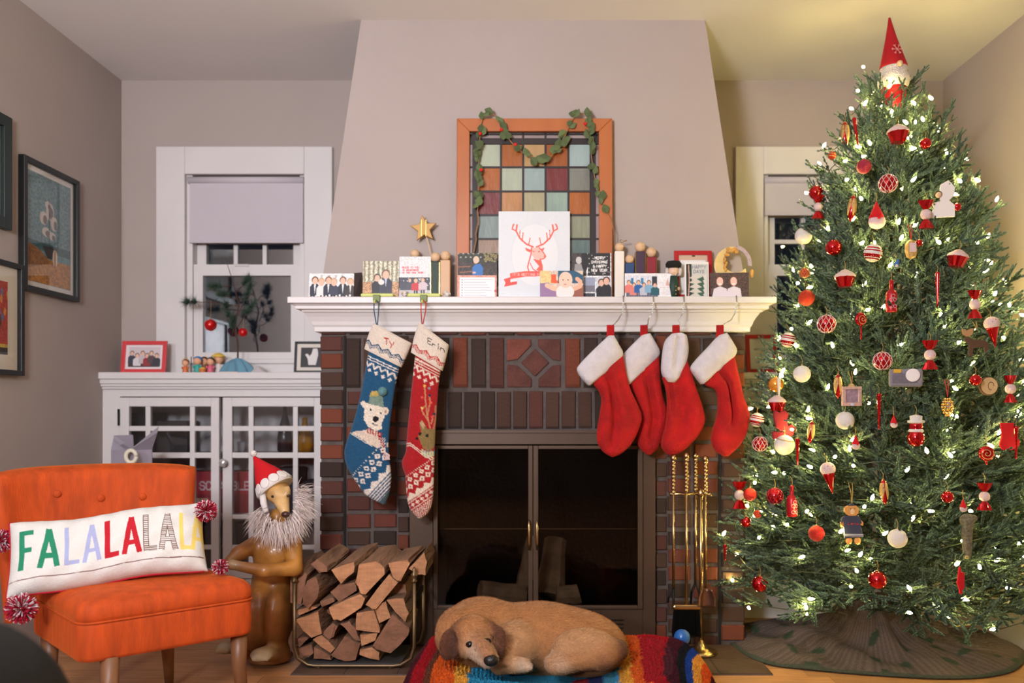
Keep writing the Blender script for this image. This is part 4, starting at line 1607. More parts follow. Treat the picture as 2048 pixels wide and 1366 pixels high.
t, cv = knit_stocking('blue knitted stocking with a white bear in a hat', [(747, 646), (824, 687), (803, 735), (729, 698)],
                      [(748, 660), (738, 700), (722, 790), (706, 850), (692, 885), (688, 908), (692, 930), (703, 950), (715, 968), (728, 987), (744, 998), (764, 1007)],
                      [(812, 690), (800, 730), (790, 775), (781, 840), (777, 880), (778, 915), (782, 940), (783, 960), (780, 980), (776, 996), (772, 1004), (768, 1009)],
                      (26, 78, 112), p_blue, p_blue_cuff, 753, (22, 74, 96), 684, 640, 830, 1014, (768, 1006))
mpom = M('teal_pompom', (96, 138, 142), rough=.95, var=.2, vscale=120, bump=.8, bscale=180)
B().ball(P(765, 783, HD - .03), .0185, 16, 12).build('pompom', mpom, t, smooth=True)
B().ball(P(768, 1003, HD), .012, 10, 8).build('toe_tuft', M('teal_tuft', (60, 84, 84), rough=.95, var=.5, vscale=160, bump=.8, bscale=180), t, smooth=True)
fr = B()
for k in range(14):
    a_ = P(770, 904, HD - .024)
    fr.tube([a_, a_ + Vector((rnd.uniform(-.006, .02), -.004, -.012)), a_ + Vector((rnd.uniform(-.004, .03), -.005, -.030))], .0015, 4)
fr.build('scarf_fringe', M('pink_white_yarn', (206, 178, 172), rough=.95, var=.2), t)


def p_red(cv):
    wh = (228, 206, 184)
    s, tt = tcoords(cv, 826, 706, 58, 30)
    cv.mask((tt > 6) & (tt < 9.5), wh).mask((tt > 12) & (tt < 14), wh).mask((tt > 17) & (tt < 19), wh)
    z = zig(s, 14)
    cv.mask((tt > 20) & (tt < 23 + 8 * z) & (tt > 18 + 8 * z), wh)
    for k in range(5):
        for (dx, dy) in ((0, 0), (-2.6, 0), (2.6, 0), (0, -2.6), (0, 2.6)):
            cv.mask((abs(s - (7 + k * 14) - dx) < 1.5) & (abs(tt - 37 - dy) < 1.5), wh)
    # reindeer with lit antlers
    tan = (196, 150, 104)
    for pts in ([(862, 858), (856, 830), (853, 800), (851, 772)], [(856, 830), (862, 806), (860, 790)], [(853, 812), (846, 818)], [(858, 840), (848, 826), (846, 820)], [(868, 858), (872, 836), (872, 812)], [(864, 846), (868, 832)]):
        cv.line(pts, 3, tan, .8)
    for (a, b, c_) in ((851, 772, (230, 180, 80)), (860, 777, (120, 140, 150)), (861, 791, (40, 44, 70)), (846, 795, (220, 80, 70)), (864, 805, (226, 90, 60)), (846, 816, (230, 190, 100)), (869, 828, (40, 48, 80)), (866, 834, (226, 80, 80))):
        cv.ell(a, b, 2.6, 2.6, c_)
    cv.poly([(841, 846), (847, 840), (853, 850), (856, 858), (872, 858), (873, 880), (868, 896), (858, 902), (848, 896), (842, 880), (838, 874), (844, 862)], (136, 112, 66))
    cv.poly([(841, 846), (847, 841), (852, 852), (848, 858)], (200, 160, 120))
    cv.ell(856, 871, 3.2, 3.2, (22, 20, 20)).ell(842, 867, 3.2, 3.2, (22, 20, 20)).ell(836, 877, 3, 3, (22, 20, 20))
    cv.poly([(846, 898), (858, 903), (872, 902), (873, 910), (858, 915), (845, 908)], (206, 196, 140))
    for k in range(5):
        cv.line([(849 + k * 5, 900), (849 + k * 5, 911)], 1.6, (110, 150, 170))
    cv.line([(812, 887), (822, 886), (836, 896), (852, 908), (872, 918)], 1.8, wh).line([(812, 892), (822, 890), (836, 900), (852, 913), (872, 922)], 1.6, wh)
    s, tt = tcoords(cv, 812, 956, 50, -34)
    ft = cv.Y > 905
    cv.mask(ft & (tt > -3) & (tt < -1) & (np.floor(s / 2.2) % 2 == 0), wh)
    q = (s % 14) - 7
    cv.mask(ft & (tt > 1) & (tt < 12) & (np.abs(q) + np.abs(tt - 6.5) < 6) & (np.abs(q) + np.abs(tt - 6.5) > 2), wh)
    q2 = ((s + 7) % 14) - 7
    cv.mask(ft & (tt > 12) & (tt < 26) & (np.abs(q2) + np.abs(tt - 19) < 6.6) & ~((np.abs(q2) < 1.6) & (np.abs(tt - 19) < 1.6)), wh)
    z = zig(s, 18)
    cv.mask(ft & (tt > 28 + 8 * z) & (tt < 42), wh)
    cv.mask(ft & (tt > 44) & (tt < 46), wh)
    q = (s % 11) - 5.5
    cv.mask(ft & (np.abs(tt - 52) < 4) & ((np.abs(q) < 1.4) | ((np.abs(tt - 52) < 1.5) & (np.abs(q) < 4))), wh)
    cv.mask(ft & (tt > 58) & (tt < 60), wh)
    cv.mask(ft & (tt > 62) & (((np.floor(s / 2.4) + np.floor(tt / 2.4)) % 2) == 0), wh)


def p_red_cuff(cv):
    s, tt = tcoords(cv, 822, 704, 64, 37)
    z = zig(s - 4, 24)
    band = (tt > -8 - 7 * z - 4) & (tt < -8 - 7 * z + 5)
    cv.mask(band & (((np.floor(s / 2.2) + np.floor(tt / 2.2)) % 2 == 0)), (186, 44, 40))
    cv.mask((tt > -8 - 7 * z - 4) & (tt < -8 - 7 * z - 1.8), (186, 44, 40))
    cv.text('E', 858, 677, 11, 1.7, (56, 56, 42), sl=.5)
    cv.text('rin', 867, 683, 11, 1.6, (56, 56, 42), sl=.5, adv=.7)


t, cv = knit_stocking('red knitted stocking with a brown reindeer', [(838, 644), (898, 690), (885, 742), (822, 705)],
                      [(838, 660), (831, 705), (822, 790), (816, 850), (813, 885), (812, 905), (803, 922), (806, 938), (812, 952), (813, 990), (818, 1016), (830, 1030)],
                      [(892, 692), (882, 735), (877, 770), (873, 830), (870, 880), (869, 920), (868, 950), (867, 985), (865, 1006), (860, 1020), (852, 1031), (843, 1036)],
                      (170, 20, 26), p_red, p_red_cuff, 847, (186, 40, 34), 798, 640, 904, 1042, (840, 1034))
B().ball(P(840, 1033, HD), (.013, .01, .008), 10, 8).build('toe_tuft', M('cream_tuft', (206, 180, 156), rough=.95, var=.3, bump=.8, bscale=180), t, smooth=True)

# yellow-green stocking hangers on the mantel edge
m_lime = M('lime_stocking_hanger', (206, 210, 120), rough=.45, var=.05)
m_olv = M('olive_hook', (112, 124, 58), rough=.5, var=.08)
for (x, nm) in ((753, 'blue'), (847, 'red')):
    h = thing('stocking_hanger', 'lime green stocking hanger holding the %s knitted stocking' % nm, 'hook', Vector((px(x, 3.21), 3.22, MT)), 'lime stocking hangers')
    cx_ = px(x, 3.2)
    B().box(cx_ - .066, cx_ + .066, 3.206, 3.25, MT, MT + .013).build('weight_bar', m_lime, h, bevel=.005)
    B().box(cx_ - .014, cx_ + .014, 3.196, 3.21, MT - .022, MT + .006).build('hook_plate', m_olv, h, bevel=.002)
    B().tube([(cx_, 3.198, MT - .014), (cx_, 3.18, MT - .026), (cx_, 3.165, MT - .032), (cx_, 3.157, MT - .022)], .0035, 8).build('hook', m_lime, h, smooth=True)

# ------------------------------------------------------------------ four plush red stockings
m_plush = M('red_plush', (174, 10, 11), rough=.85, var=.3, vscale=16, bump=.6, bscale=260, sheen=.3, tint=(255, 100, 70))
m_fur = M('white_plush_cuff', (226, 216, 216), rough=.95, var=.06, vscale=40, bump=.8, bscale=300, sheen=.3)
ST = [
    ('first plush red stocking from the left, heel to the left', 1221, 1246, .0,
     [(1182, 764), (1204, 790), (1200, 825), (1193, 862), (1194, 887), (1206, 905), (1221, 913)], [(1245, 706), (1257, 772), (1274, 806), (1285, 831), (1280, 853), (1266, 885), (1246, 906), (1226, 914)],
     [(1216, 672), (1186, 700), (1157, 730), (1152, 740), (1162, 757), (1176, 771)], [(1228, 672), (1238, 690), (1249, 708), (1236, 726), (1208, 750), (1181, 771)], [(.40, .10, .034, .0, .85), (.75, .1, .01, .1, .9)]),
    ('second plush red stocking from the left, partly behind the first', 1288, 1306, .060,
     [(1256, 766), (1270, 790), (1282, 830), (1272, 874), (1277, 896), (1293, 909)], [(1318, 712), (1322, 784), (1335, 820), (1334, 842), (1320, 894), (1302, 909)],
     [(1283, 671), (1258, 695), (1232, 725), (1225, 740), (1238, 756), (1253, 771)], [(1300, 667), (1312, 687), (1323, 707), (1305, 728), (1280, 750), (1258, 770)], [(.5, .13, .032, .0, .85)]),
    ('third plush red stocking from the left with a pinched cuff', 1352, 1367, .022,
     [(1324, 756), (1334, 784), (1334, 842), (1319, 890), (1331, 907)], [(1374, 720), (1392, 775), (1411, 831), (1408, 853), (1388, 883), (1361, 906), (1343, 911)],
     [(1343, 668), (1328, 682), (1323, 720), (1322, 748), (1334, 764)], [(1364, 666), (1375, 672), (1378, 712), (1360, 755), (1348, 766)], [(.42, .2, .030, .0, .8), (.15, .08, .02, .0, .5)]),
    ('fourth plush red stocking, the rightmost beside the tree', 1440, 1472, .0,
     [(1403, 762), (1415, 774), (1434, 778), (1437, 824), (1424, 862), (1421, 883), (1430, 903), (1446, 912)], [(1468, 710), (1486, 793), (1496, 816), (1499, 832), (1495, 865), (1477, 894), (1456, 912)],
     [(1437, 671), (1410, 700), (1386, 725), (1379, 738), (1390, 753), (1402, 768)], [(1453, 666), (1465, 685), (1477, 704), (1455, 728), (1430, 748), (1407, 768)], [(.5, .06, .04, .0, .65)]),
]
for (lb, lx, hx, off, bl_, br_, cl, cr, cre) in ST:
    d = HD + off
    t = thing('plush_stocking', lb, 'stocking', P(lx, 652, d), 'plush red stockings on the mantel')
    loft('stocking_body', bl_, br_, d, .038, 80, 40, m_plush, t, crease=cre, ends=(.6, .25))
    cz = [(.55, .13, .02, .0, .75)] if 'pinched' in lb else None
    loft('fur_cuff', cl, cr, d, .045, 40, 22, m_fur, t, ends=(.35, .35), crease=cz, wob=.0015)
    B().box(px(lx - 7.5, d), px(lx + 7.5, d), d - .006, d + .006, pz(676, d), pz(650, d)).build('loop', m_plush, t, bevel=.004)
    ht = thing('stocking_hook', 'thin silver wire hook above the %s' % lb.split(',')[0].replace(' with a pinched cuff', ''), 'hook', Vector((px(hx, 3.2), 3.2, MT)), 'silver wire stocking hooks')
    B().tube([Vector((px(hx, 3.23), 3.245, MT + .0025)), Vector((px(hx, 3.205), 3.2, MT + .002)), P(hx + 1, 612, 3.197), P(hx - 3, 628, 3.195), P(hx - 10, 640, 3.185), P(lx + 8, 648, d), P(lx, 653, d), P(lx - 8, 651, d)], .0022, 6).build('wire', m_steel, ht, smooth=True)
    bd = B()
    for k in range(6):
        bd.ball(P(hx + 1 - k * .5, 606 + k * 4, 3.193), .0035, 6, 5)
    bd.build('crystal_beads', M('clear_beads', (235, 240, 240), rough=.05, metal=.4, var=.03), ht, smooth=True)
# ================================================================== orange chair and pillow
m_velvet = M('orange_velvet', (190, 70, 10), rough=.8, var=.24, vscale=38, bump=.15, bscale=220, sheen=.4, tint=(255, 140, 60), stretch=(1, 1, .22))
m_leg = M('walnut_leg', (128, 86, 56), rough=.4, var=.15, vscale=10, stretch=(4, 4, .6))
ch = thing('slipper_chair', 'orange velvet slipper chair with a low curved buttoned back', 'chair', (-1.27, 2.56, 0))
A_, B_, D_, C_ = (Vector((-1.2816, 2.236)), Vector((-.902, 2.555)), Vector((-1.262, 2.875)), Vector((-1.640, 2.578)))


def rounded(poly, r, n=5):
    out = []
    m = len(poly)
    for i in range(m):
        p0, p, p1 = Vector(poly[i - 1]), Vector(poly[i]), Vector(poly[(i + 1) % m])
        a, b = (p0 - p).normalized() * r + p, (p1 - p).normalized() * r + p
        for k in range(n + 1):
            t = k / n
            out.append(a * (1 - t) ** 2 + p * 2 * t * (1 - t) + b * t * t)
    return out


def stack(poly, rings, name, mat, parent, sub=0):
    """closed solid from scaled copies of a plan outline: rings of (scale, z)"""
    c = sum((Vector(p) for p in poly), Vector((0, 0))) / len(poly)
    v, f = [], []
    n = len(poly)
    for s, z in rings:
        for p in poly:
            q = c + (Vector(p) - c) * s
            v.append((q.x, q.y, z))
    for i in range(len(rings) - 1):
        for k in range(n):
            k2 = (k + 1) % n
            f.append((i * n + k, i * n + k2, (i + 1) * n + k2, (i + 1) * n + k))
    f += [tuple(reversed(range(n))), tuple(range((len(rings) - 1) * n, len(rings) * n))]
    return B().add(v, f).build(name, mat, parent, smooth=True, sub=sub)


def densify(poly, k):
    out = []
    for i in range(len(poly)):
        a, b = Vector(poly[i]), Vector(poly[(i + 1) % len(poly)])
        m = max(1, int((b - a).length / k))
        out += [a + (b - a) * j / m for j in range(m)]
    return out


ft = densify(rounded([A_, B_, D_, C_], .05, 6), .03)
stack(ft, [(.93, .262), (.985, .264), (.997, .275), (1.0, .30), (1.0, .36), (.995, .371), (.975, .374)], 'seat_rail', m_velvet, ch)
stack(ft, [(.97, .373), (.992, .377), (1.003, .388), (1.002, .402), (.985, .418), (.94, .431), (.86, .439), (.7, .445), (.4, .449), (.05, .45)], 'seat_cushion', m_velvet, ch)
sm = [Vector((p.x, p.y, .374)) for p in ft]
B().tube(sm + sm[:1], .0035, 6, False).build('seam_piping', m_velvet, ch, smooth=True)
# pleats on the near corner of the cushion
for s in (-1, 1):
    cpos = Vector((A_.x, A_.y, 0))
    dv = Vector((B_ - A_).to_3d() if s > 0 else (C_ - A_).to_3d()).normalized()
    B().tube([cpos + dv * .018 + Vector((0, .012, .379)), cpos + dv * .045 + Vector((0, .010, .396)), cpos + dv * .062 + Vector((.0, .02, .42))], [.002, .004, .001], 6).build('pleat', m_velvet, ch, smooth=True)
nrm = Vector((-.55, .83, 0)).normalized()
topp = smooth_poly([(-1.735, 2.535), (-1.69, 2.655), (-1.56, 2.765), (-1.40, 2.845), (-1.225, 2.875)], 40, 2)
cbk = Vector((-1.47, 2.74))
nv = 22
rows_ = []
for side in (0, 1):
    for j in range(nv):
        t = j / (nv - 1)
        if side:
            t = 1 - t
        z = .30 + .482 * t
        lean = .05 * (t - 1)
        th = .088
        k = 1.0
        off = 0.0 if not side else th
        e = max(0, (t - .93) / .07)
        off = th / 2 + (off - th / 2) * math.sqrt(max(.0, 1 - e * e)) if e > 0 else off
        if side == 1 and j == 0:
            continue
        ring = []
        for i, p in enumerate(topp):
            u = i / 39
            s_ = .90 + .10 * t
            q = cbk + (Vector(p) - cbk) * s_
            ee = max(0, (abs(u - .5) - .44) / .06)
            o2 = th / 2 + (off - th / 2) * math.sqrt(max(.02, 1 - ee * ee))
            ring.append((q.x + nrm.x * (lean + o2), q.y + nrm.y * (lean + o2), z - .012 * (abs(u - .5) * 2) ** 6 * t + .006 * math.sin(u * 3.1) * t))
        rows_.append(ring)
v = [p for r_ in rows_ for p in r_]
f = []
n = 40
for i in range(len(rows_) - 1):
    for k in range(n - 1):
        f.append((i * n + k, i * n + k + 1, (i + 1) * n + k + 1, (i + 1) * n + k))
L_ = len(rows_)
f.append(tuple([i * n for i in range(L_)]))
f.append(tuple(reversed([i * n + n - 1 for i in range(L_)])))
f += [((L_ - 1) * n + k, (L_ - 1) * n + k + 1, k + 1, k) for k in range(n - 1)]
B().add(v, f).build('backrest', m_velvet, ch, smooth=True)
for (bx_, by_) in ((117, 993), (198, 991), (287, 990)):
    i = min(range(40), key=lambda q: abs((rows_[13][q][0]) * F / rows_[13][q][1] + CX - bx_))
    j = min(range(nv), key=lambda q: abs(CY + (HC - rows_[q][i][2]) * F / rows_[q][i][1] - by_))
    c = Vector(rows_[j][i])
    B().ball(c - nrm * .002, (.013, .007, .013), 14, 8, rotz(.55)).build('button', m_velvet, ch, smooth=True)
for (p, tx, ty) in ((A_, .045, .07), (B_, -.06, .01), (Vector((-1.30, 2.80)), 0, 0), (C_, .07, -.01)):
    q = Vector((p.x + tx, p.y + ty, 0))
    c = Vector((-1.27, 2.56, 0))
    foot = q + (q - c).normalized() * .02
    B().tube([foot, q + Vector((0, 0, .15)), q + Vector((0, 0, .268))], [.014, .022, .027], 14).build('leg', m_leg, ch, smooth=True)

# ---- long pillow
L0, R0 = Vector((-1.590, 2.395, .5215)), Vector((-1.085, 2.605, .571))
U_ = (R0 - L0) / 2
V_ = Vector((-.028, .05, .104))
Np = U_.cross(V_).normalized()
if Np.y > 0:
    Np = -Np
Cp = (L0 + R0) / 2
cv = Cv(0, 0, 540, 210, 1.6, (222, 217, 209))


def letter(c, x, w, y0, y1, col, st, wd=15, out=None):
    if c == 'F':
        segs = [[(x, y0), (x, y1)], [(x, y0 + 6), (x + w, y0 + 6)], [(x, (y0 + y1) / 2), (x + w * .8, (y0 + y1) / 2)]]
    elif c == 'L':
        segs = [[(x, y0), (x, y1)], [(x, y1 - 6), (x + w, y1 - 6)]]
    else:
        segs = [[(x, y1), (x + w / 2, y0)], [(x + w, y1), (x + w / 2, y0)], [(x + w * .2, y1 - 32), (x + w * .8, y1 - 32)]]
    def bar(p, q, w2, c2):
        dx, dy = q[0] - p[0], q[1] - p[1]
        n_ = math.hypot(dx, dy)
        ux, uy = dx / n_, dy / n_
        e_ = 2.0
        a_, b_ = (p[0] - ux * e_, p[1] - uy * e_), (q[0] + ux * e_, q[1] + uy * e_)
        cv.poly([(a_[0] - uy * w2, a_[1] + ux * w2), (b_[0] - uy * w2, b_[1] + ux * w2), (b_[0] + uy * w2, b_[1] - ux * w2), (a_[0] + uy * w2, a_[1] - ux * w2)], c2)
    if out:
        for s_ in segs:
            bar(s_[0], s_[1], wd / 2 + 2, out)
    for s_ in segs:
        bar(s_[0], s_[1], wd / 2, col)


y0, y1 = 44, 154
letter('F', 38, 30, y0, y1, (36, 132, 96), 0)
letter('A', 88, 46, y0, y1, (36, 132, 96), 0)
letter('L', 158, 32, y0, y1, (168, 172, 208), 0, 12)
letter('A', 206, 40, y0, y1, (168, 172, 208), 0, 12)
letter('L', 268, 30, y0, y1, (190, 24, 40), 0, 15)
letter('A', 314, 42, y0, y1, (190, 24, 40), 0, 15)
letter('L', 376, 28, y0, y1, (226, 220, 212), 0, 12, (120, 92, 84))
letter('A', 418, 40, y0, y1, (226, 220, 212), 0, 12, (120, 92, 84))
m = (cv.X > 370) & (cv.X < 466) & (cv.Y > y0 - 6) & (cv.Y < y1 + 8) & (np.abs(cv.a[..., 0] - 226 / 255) < .01) & (np.floor(cv.Y / 3) % 2 == 0)
cv.mask(m, (134, 108, 98))
letter('L', 478, 26, y0, y1, (236, 206, 110), 0, 12)
letter('A', 508, 36, y0, y1, (236, 206, 110), 0, 12)
cv.line([(6, 178), (270, 180), (534, 176)], 2.4, (120, 80, 74))
cv.noise(.02, 2, 4)
pil = thing('long_pillow', 'long white pillow lettered FALALALALA with pompom corners', 'pillow', Cp)
nu, nvv = 460, 180
uu, vv = np.meshgrid(np.linspace(-1, 1, nu), np.linspace(1, -1, nvv))
prof_ = ((1 - uu ** 6) ** .5) * ((1 - vv ** 4) ** .5)
pin = 1 - .05 * (1 - np.abs(uu) ** 3)
vs = vv * (1 - .10 * (1 - uu ** 2) * 0 - .07 * np.abs(uu) ** 8 * 0)
sag = .012 * np.sin(uu * 5) * .4
wr = .0035 * np.sin(uu * 31 + vv * 4) * np.abs(vv) ** 2 + .0025 * np.sin(uu * 17 - vv * 9)
base = np.array(Cp) + (uu * (1 - .03 * (1 - vv ** 2)))[..., None] * np.array(U_) + (vs * (.93 + .07 * np.abs(uu) ** 4))[..., None] * np.array(V_)
base[..., 2] += sag
Tk = .062
fr_ = base + ((Tk * prof_ + wr * prof_)[..., None]) * np.array(Np)
bk_ = base - ((Tk * .8 * prof_)[..., None]) * np.array(Np)
cfr = cv.sample((uu + 1) / 2 * 540, (1 - vv) / 2 * 210)
n1 = nu * nvv
ii = np.arange(n1).reshape(nvv, nu)
q1 = np.stack([ii[:-1, :-1], ii[1:, :-1], ii[1:, 1:], ii[:-1, 1:]], -1).reshape(-1, 4)
q2 = q1[:, ::-1] + n1
m_pil = M('white_cotton', attr=True, rough=.9, var=.03, vscale=30, bump=.15, bscale=200)
me = mesh_np('cover', np.concatenate([fr_.reshape(-1, 3), bk_.reshape(-1, 3)]), np.concatenate([q1, q2]), True, np.concatenate([cfr.reshape(-1, 3), np.tile(np.array(S((228, 220, 212))), (n1, 1))]))
link('cover', me, m_pil, pil)
m_rw = M('red_yarn_piping', (190, 24, 44), rough=.9, var=.15)
edge = [Vector(base[j, 0]) for j in range(0, nvv, 9)] + [Vector(base[-1, i]) for i in range(0, nu, 30)]
B().tube(edge, .004, 6).build('piping', m_rw, pil, smooth=True)
edge = [Vector(base[0, i]) for i in range(0, nu, 30)] + [Vector(base[0, -1])]
B().tube(edge, .003, 6).build('piping', m_rw, pil, smooth=True)


def pompom_mesh(name, n, r, cols, w=.0022, seed=1):
    rs = np.random.RandomState(seed)
    v, f, c = [], [], []
    for k in range(n):
        dvec = rs.normal(size=3)
        dvec /= np.linalg.norm(dvec)
        a = np.cross(dvec, rs.normal(size=3))
        a /= np.linalg.norm(a)
        b = np.cross(dvec, a)
        ln = r * rs.uniform(.85, 1.06)
        i = len(v)
        for (s, ww) in ((.25, w * .6), (.97, w), (1.0, w * .5)):
            bend = a * r * .12 * s * s
            for an in (0, 2.09, 4.19):
                v.append(dvec * ln * s + bend + (a * math.cos(an) + b * math.sin(an)) * ww)
        for t in (0, 3):
            for q in range(3):
                f.append((i + t + q, i + t + (q + 1) % 3, i + t + 3 + (q + 1) % 3, i + t + 3 + q))
        f.append((i + 6, i + 7, i + 8))
        cc = S(cols[rs.randint(len(cols))])
        c += [cc] * 9
    return mesh_np(name, np.array(v), f, False, np.array(c))


m_yarn = M('two_tone_yarn', attr=True, rough=.95, var=.1)
pm = pompom_mesh('pompom', 520, 1.0, [(178, 16, 50), (178, 16, 50), (160, 14, 44), (228, 206, 208)], .045)
for (x, y, d, r) in ((43, 1217, 2.33, .044), (412, 1022, 2.60, .036), (441, 1134, 2.56, .026), (2, 1082, 2.44, .036)):
    o_ = link('pompom', pm, m_yarn, pil)
    o_.location = P(x, y, d)
    o_.scale = (r, r, r)
    o_.rotation_euler = (x, y, 1)

# ---- open grey box standing behind the chair
bx = thing('cardboard_box', 'open grey cardboard box with raised flaps behind the chair', 'box', Vector((px(262, 3.5), 3.5, 0)))
m_box = M('lilac_grey_card', (168, 158, 170), rough=.7, var=.05)
m_boxin = M('box_inside', (70, 56, 46), rough=.9, var=.1)
nr_ = P(257, 902, 3.42)
e1, e2 = P(222, 888, 3.50) - nr_, P(303, 884, 3.50) - nr_
e1.z = e2.z = 0
zt = nr_.z
wl = B()
for (a, b) in ((Vector((0, 0, 0)), e1), (Vector((0, 0, 0)), e2), (e1, e1 + e2), (e2, e1 + e2)):
    p0, p1 = nr_ + a, nr_ + b
    nn = (p1 - p0).cross(Vector((0, 0, 1))).normalized() * .004
    wl.add([(p0.x, p0.y, 0), (p1.x, p1.y, 0), (p1.x, p1.y, zt), (p0.x, p0.y, zt), (p0.x + nn.x, p0.y + nn.y, 0), (p1.x + nn.x, p1.y + nn.y, 0), (p1.x + nn.x, p1.y + nn.y, zt), (p0.x + nn.x, p0.y + nn.y, zt)],
           [(0, 1, 2, 3), (7, 6, 5, 4), (0, 4, 5, 1), (1, 5, 6, 2), (2, 6, 7, 3), (3, 7, 4, 0)])
wl.build('box_walls', m_box, bx)


def flap(pts, th=(0, .003, 0)):
    p = [Vector(q) for q in pts]
    q = [a + Vector(th) for a in p]
    n_ = len(p)
    B().add(p + q, [tuple(range(n_)), tuple(reversed(range(n_, 2 * n_)))] + [(i, i + n_, (i + 1) % n_ + n_, (i + 1) % n_) for i in range(n_)]).build('flap', m_box, bx)


flap([nr_, nr_ + e2, P(317, 853, 3.52), P(314, 866, 3.46)])
flap([nr_ + e1, nr_ + e1 + e2, P(266, 871, 3.62), P(228, 872, 3.52)], (0, 0, .003))
flap([P(226, 880, 3.5), P(231, 879, 3.49), P(248, 886, 3.44), P(240, 890, 3.45)], (0, 0, .003))
one('tape_roll', M('cream_tape', (222, 212, 190), rough=.4, var=.05), 'cream roll of tape hanging on the grey cardboard box', 'tape',
    B().tube([P(262, 913, 3.39) + Vector((.02 * math.cos(a_ * .42), .004 * math.cos(a_ * .42), .026 * math.sin(a_ * .42))) for a_ in range(16)], .009, 8), smooth=True)

# ---- dark sofa arm in the near left corner
prof_ = [(-1.25, 0), (-1.25, .60), (-1.22, .648)]
for k in range(9):
    a_ = math.pi / 2 - k * math.pi / 16
    prof_.append((-.915 + .16 * math.cos(a_), .49 + .158 * math.sin(a_)))
prof_ += [(-.748, .3), (-.735, 0)]
sa = B()
v, f = [], []
n = len(prof_)
for (yy, k) in ((.62, 1), (.75, 1), (1.22, 1), (1.29, .99), (1.325, .955), (1.335, .90)):
    for (x, z) in prof_:
        v.append((-1.0 + (x + 1.0) * k, yy, z * (k if z > .3 else 1)))
for i in range(5):
    for k in range(n):
        k2 = (k + 1) % n
        f.append((i * n + k, i * n + k2, (i + 1) * n + k2, (i + 1) * n + k))
f += [tuple(range(n)), tuple(range(5 * n, 6 * n))]
one('sofa_arm', M('charcoal_fabric', (26, 22, 18), rough=.95, var=.3, vscale=9, bump=.2, bscale=150), 'dark charcoal fabric sofa arm in the near left corner', 'sofa', sa.add(v, f), smooth=True)
# ================================================================== greyhound statue in a santa hat
och, dk, pale, wh = (176, 118, 52), (140, 86, 40), (206, 166, 110), (206, 192, 160)
d0 = 3.09
E = []


def el(x, y, d, r, c, k=.03, R=None):
    E.append(('e', (tuple(P(x, y, d)), r, R), c, k))


def cp(a, b, ra, rb, c, k=.02):
    E.append(('c', (tuple(P(*a)), tuple(P(*b)), ra, rb), c, k))


el(537, 1240, 3.12, (.090, .10, .135), och)
cp((540, 1225, 3.12), (550, 1110, 3.10), .080, .074, och, .04)
el(552, 1110, 3.08, (.082, .07, .06), och, .03)                       # chest and shoulders
cp((548, 1100, 3.08), (556, 1040, 3.05), .046, .036, och, .03)        # neck
el(556, 990, 3.04, (.046, .055, .044), och, .02)                      # skull
cp((560, 996, 3.01), (569, 1028, 2.955), .034, .019, pale, .02)       # muzzle
cp((545, 985, 3.0), (552, 992, 2.985), .014, .012, pale, .012)
cp((575, 983, 3.0), (574, 992, 2.985), .012, .011, pale, .012)
cp((585, 1090, 3.05), (590, 1140, 3.0), .036, .029, och, .02)         # near arm
cp((588, 1143, 2.99), (530, 1148, 2.93), .029, .023, och, .012)
cp((530, 1148, 2.93), (468, 1136, 2.93), .023, .018, dk, .012)
el(462, 1135, 2.925, (.022, .018, .018), wh, .01)
cp((515, 1092, 3.06), (478, 1112, 3.0), .034, .027, dk, .02)          # far arm
cp((478, 1112, 3.0), (458, 1128, 2.96), .026, .018, dk, .012)
el(556, 1240, 3.06, (.050, .09, .12), dk, .03)                        # thigh
el(508, 1250, 3.05, (.05, .07, .11), dk, .03)
cp((562, 1306, 3.06), (535, 1312, 2.98), .034, .028, dk, .02)         # near foot
el(520, 1315, 2.97, (.035, .04, .024), wh, .012)
cp((515, 1290, 3.12), (470, 1300, 3.07), .034, .028, dk, .03)         # far foot
el(450, 1302, 3.06, (.032, .035, .022), wh, .012)
for k in range(4):
    cp((512 + k * 9, 1318, 2.95 + k * .003), (507 + k * 9, 1325, 2.935 + k * .003), .011, .008, wh, .006)
for k in range(3):
    cp((438 + k * 9, 1304, 3.04), (434 + k * 9, 1310, 3.025), .010, .008, wh, .006)
el(540, 1318, 3.1, (.088, .09, .022), dk, .03)
me, Vv, cc = sdf_mesh('dog_body', E, .0062, 2, .016)
zmin = Vv[:, 2].min()
r = np.random.RandomState(3)
mott = 1 + .10 * np.sin(Vv[:, 0] * 70 + 3 * np.sin(Vv[:, 2] * 40)) * np.sin(Vv[:, 2] * 55 + Vv[:, 1] * 30)
recolor(me, cc * mott[:, None])
stt = thing('dog_statue', 'glazed brown greyhound statue sitting up with paws raised', 'statue', Vector((px(560, 3.08), 3.08, 0)))
o_ = link('dog_body', me, M('glazed_ceramic', attr=True, rough=.42, var=.25, vscale=20, coat=.2, bump=.1, bscale=40), stt)
o_.location.z = -zmin + .001
for (x, y, d) in ((546, 993, 2.985), (577, 992, 2.985)):
    B().ball(P(x, y, d - .008), (.007, .006, .0055), 12, 8).build('eye', M('dark_glazed_eye', (46, 30, 22), rough=.15, var=.1), stt, smooth=True)
B().ball(P(571, 1029, 2.938), (.016, .012, .012), 14, 10).build('nose', M('dark_glazed_nose', (66, 40, 34), rough=.25, var=.2), stt, smooth=True)
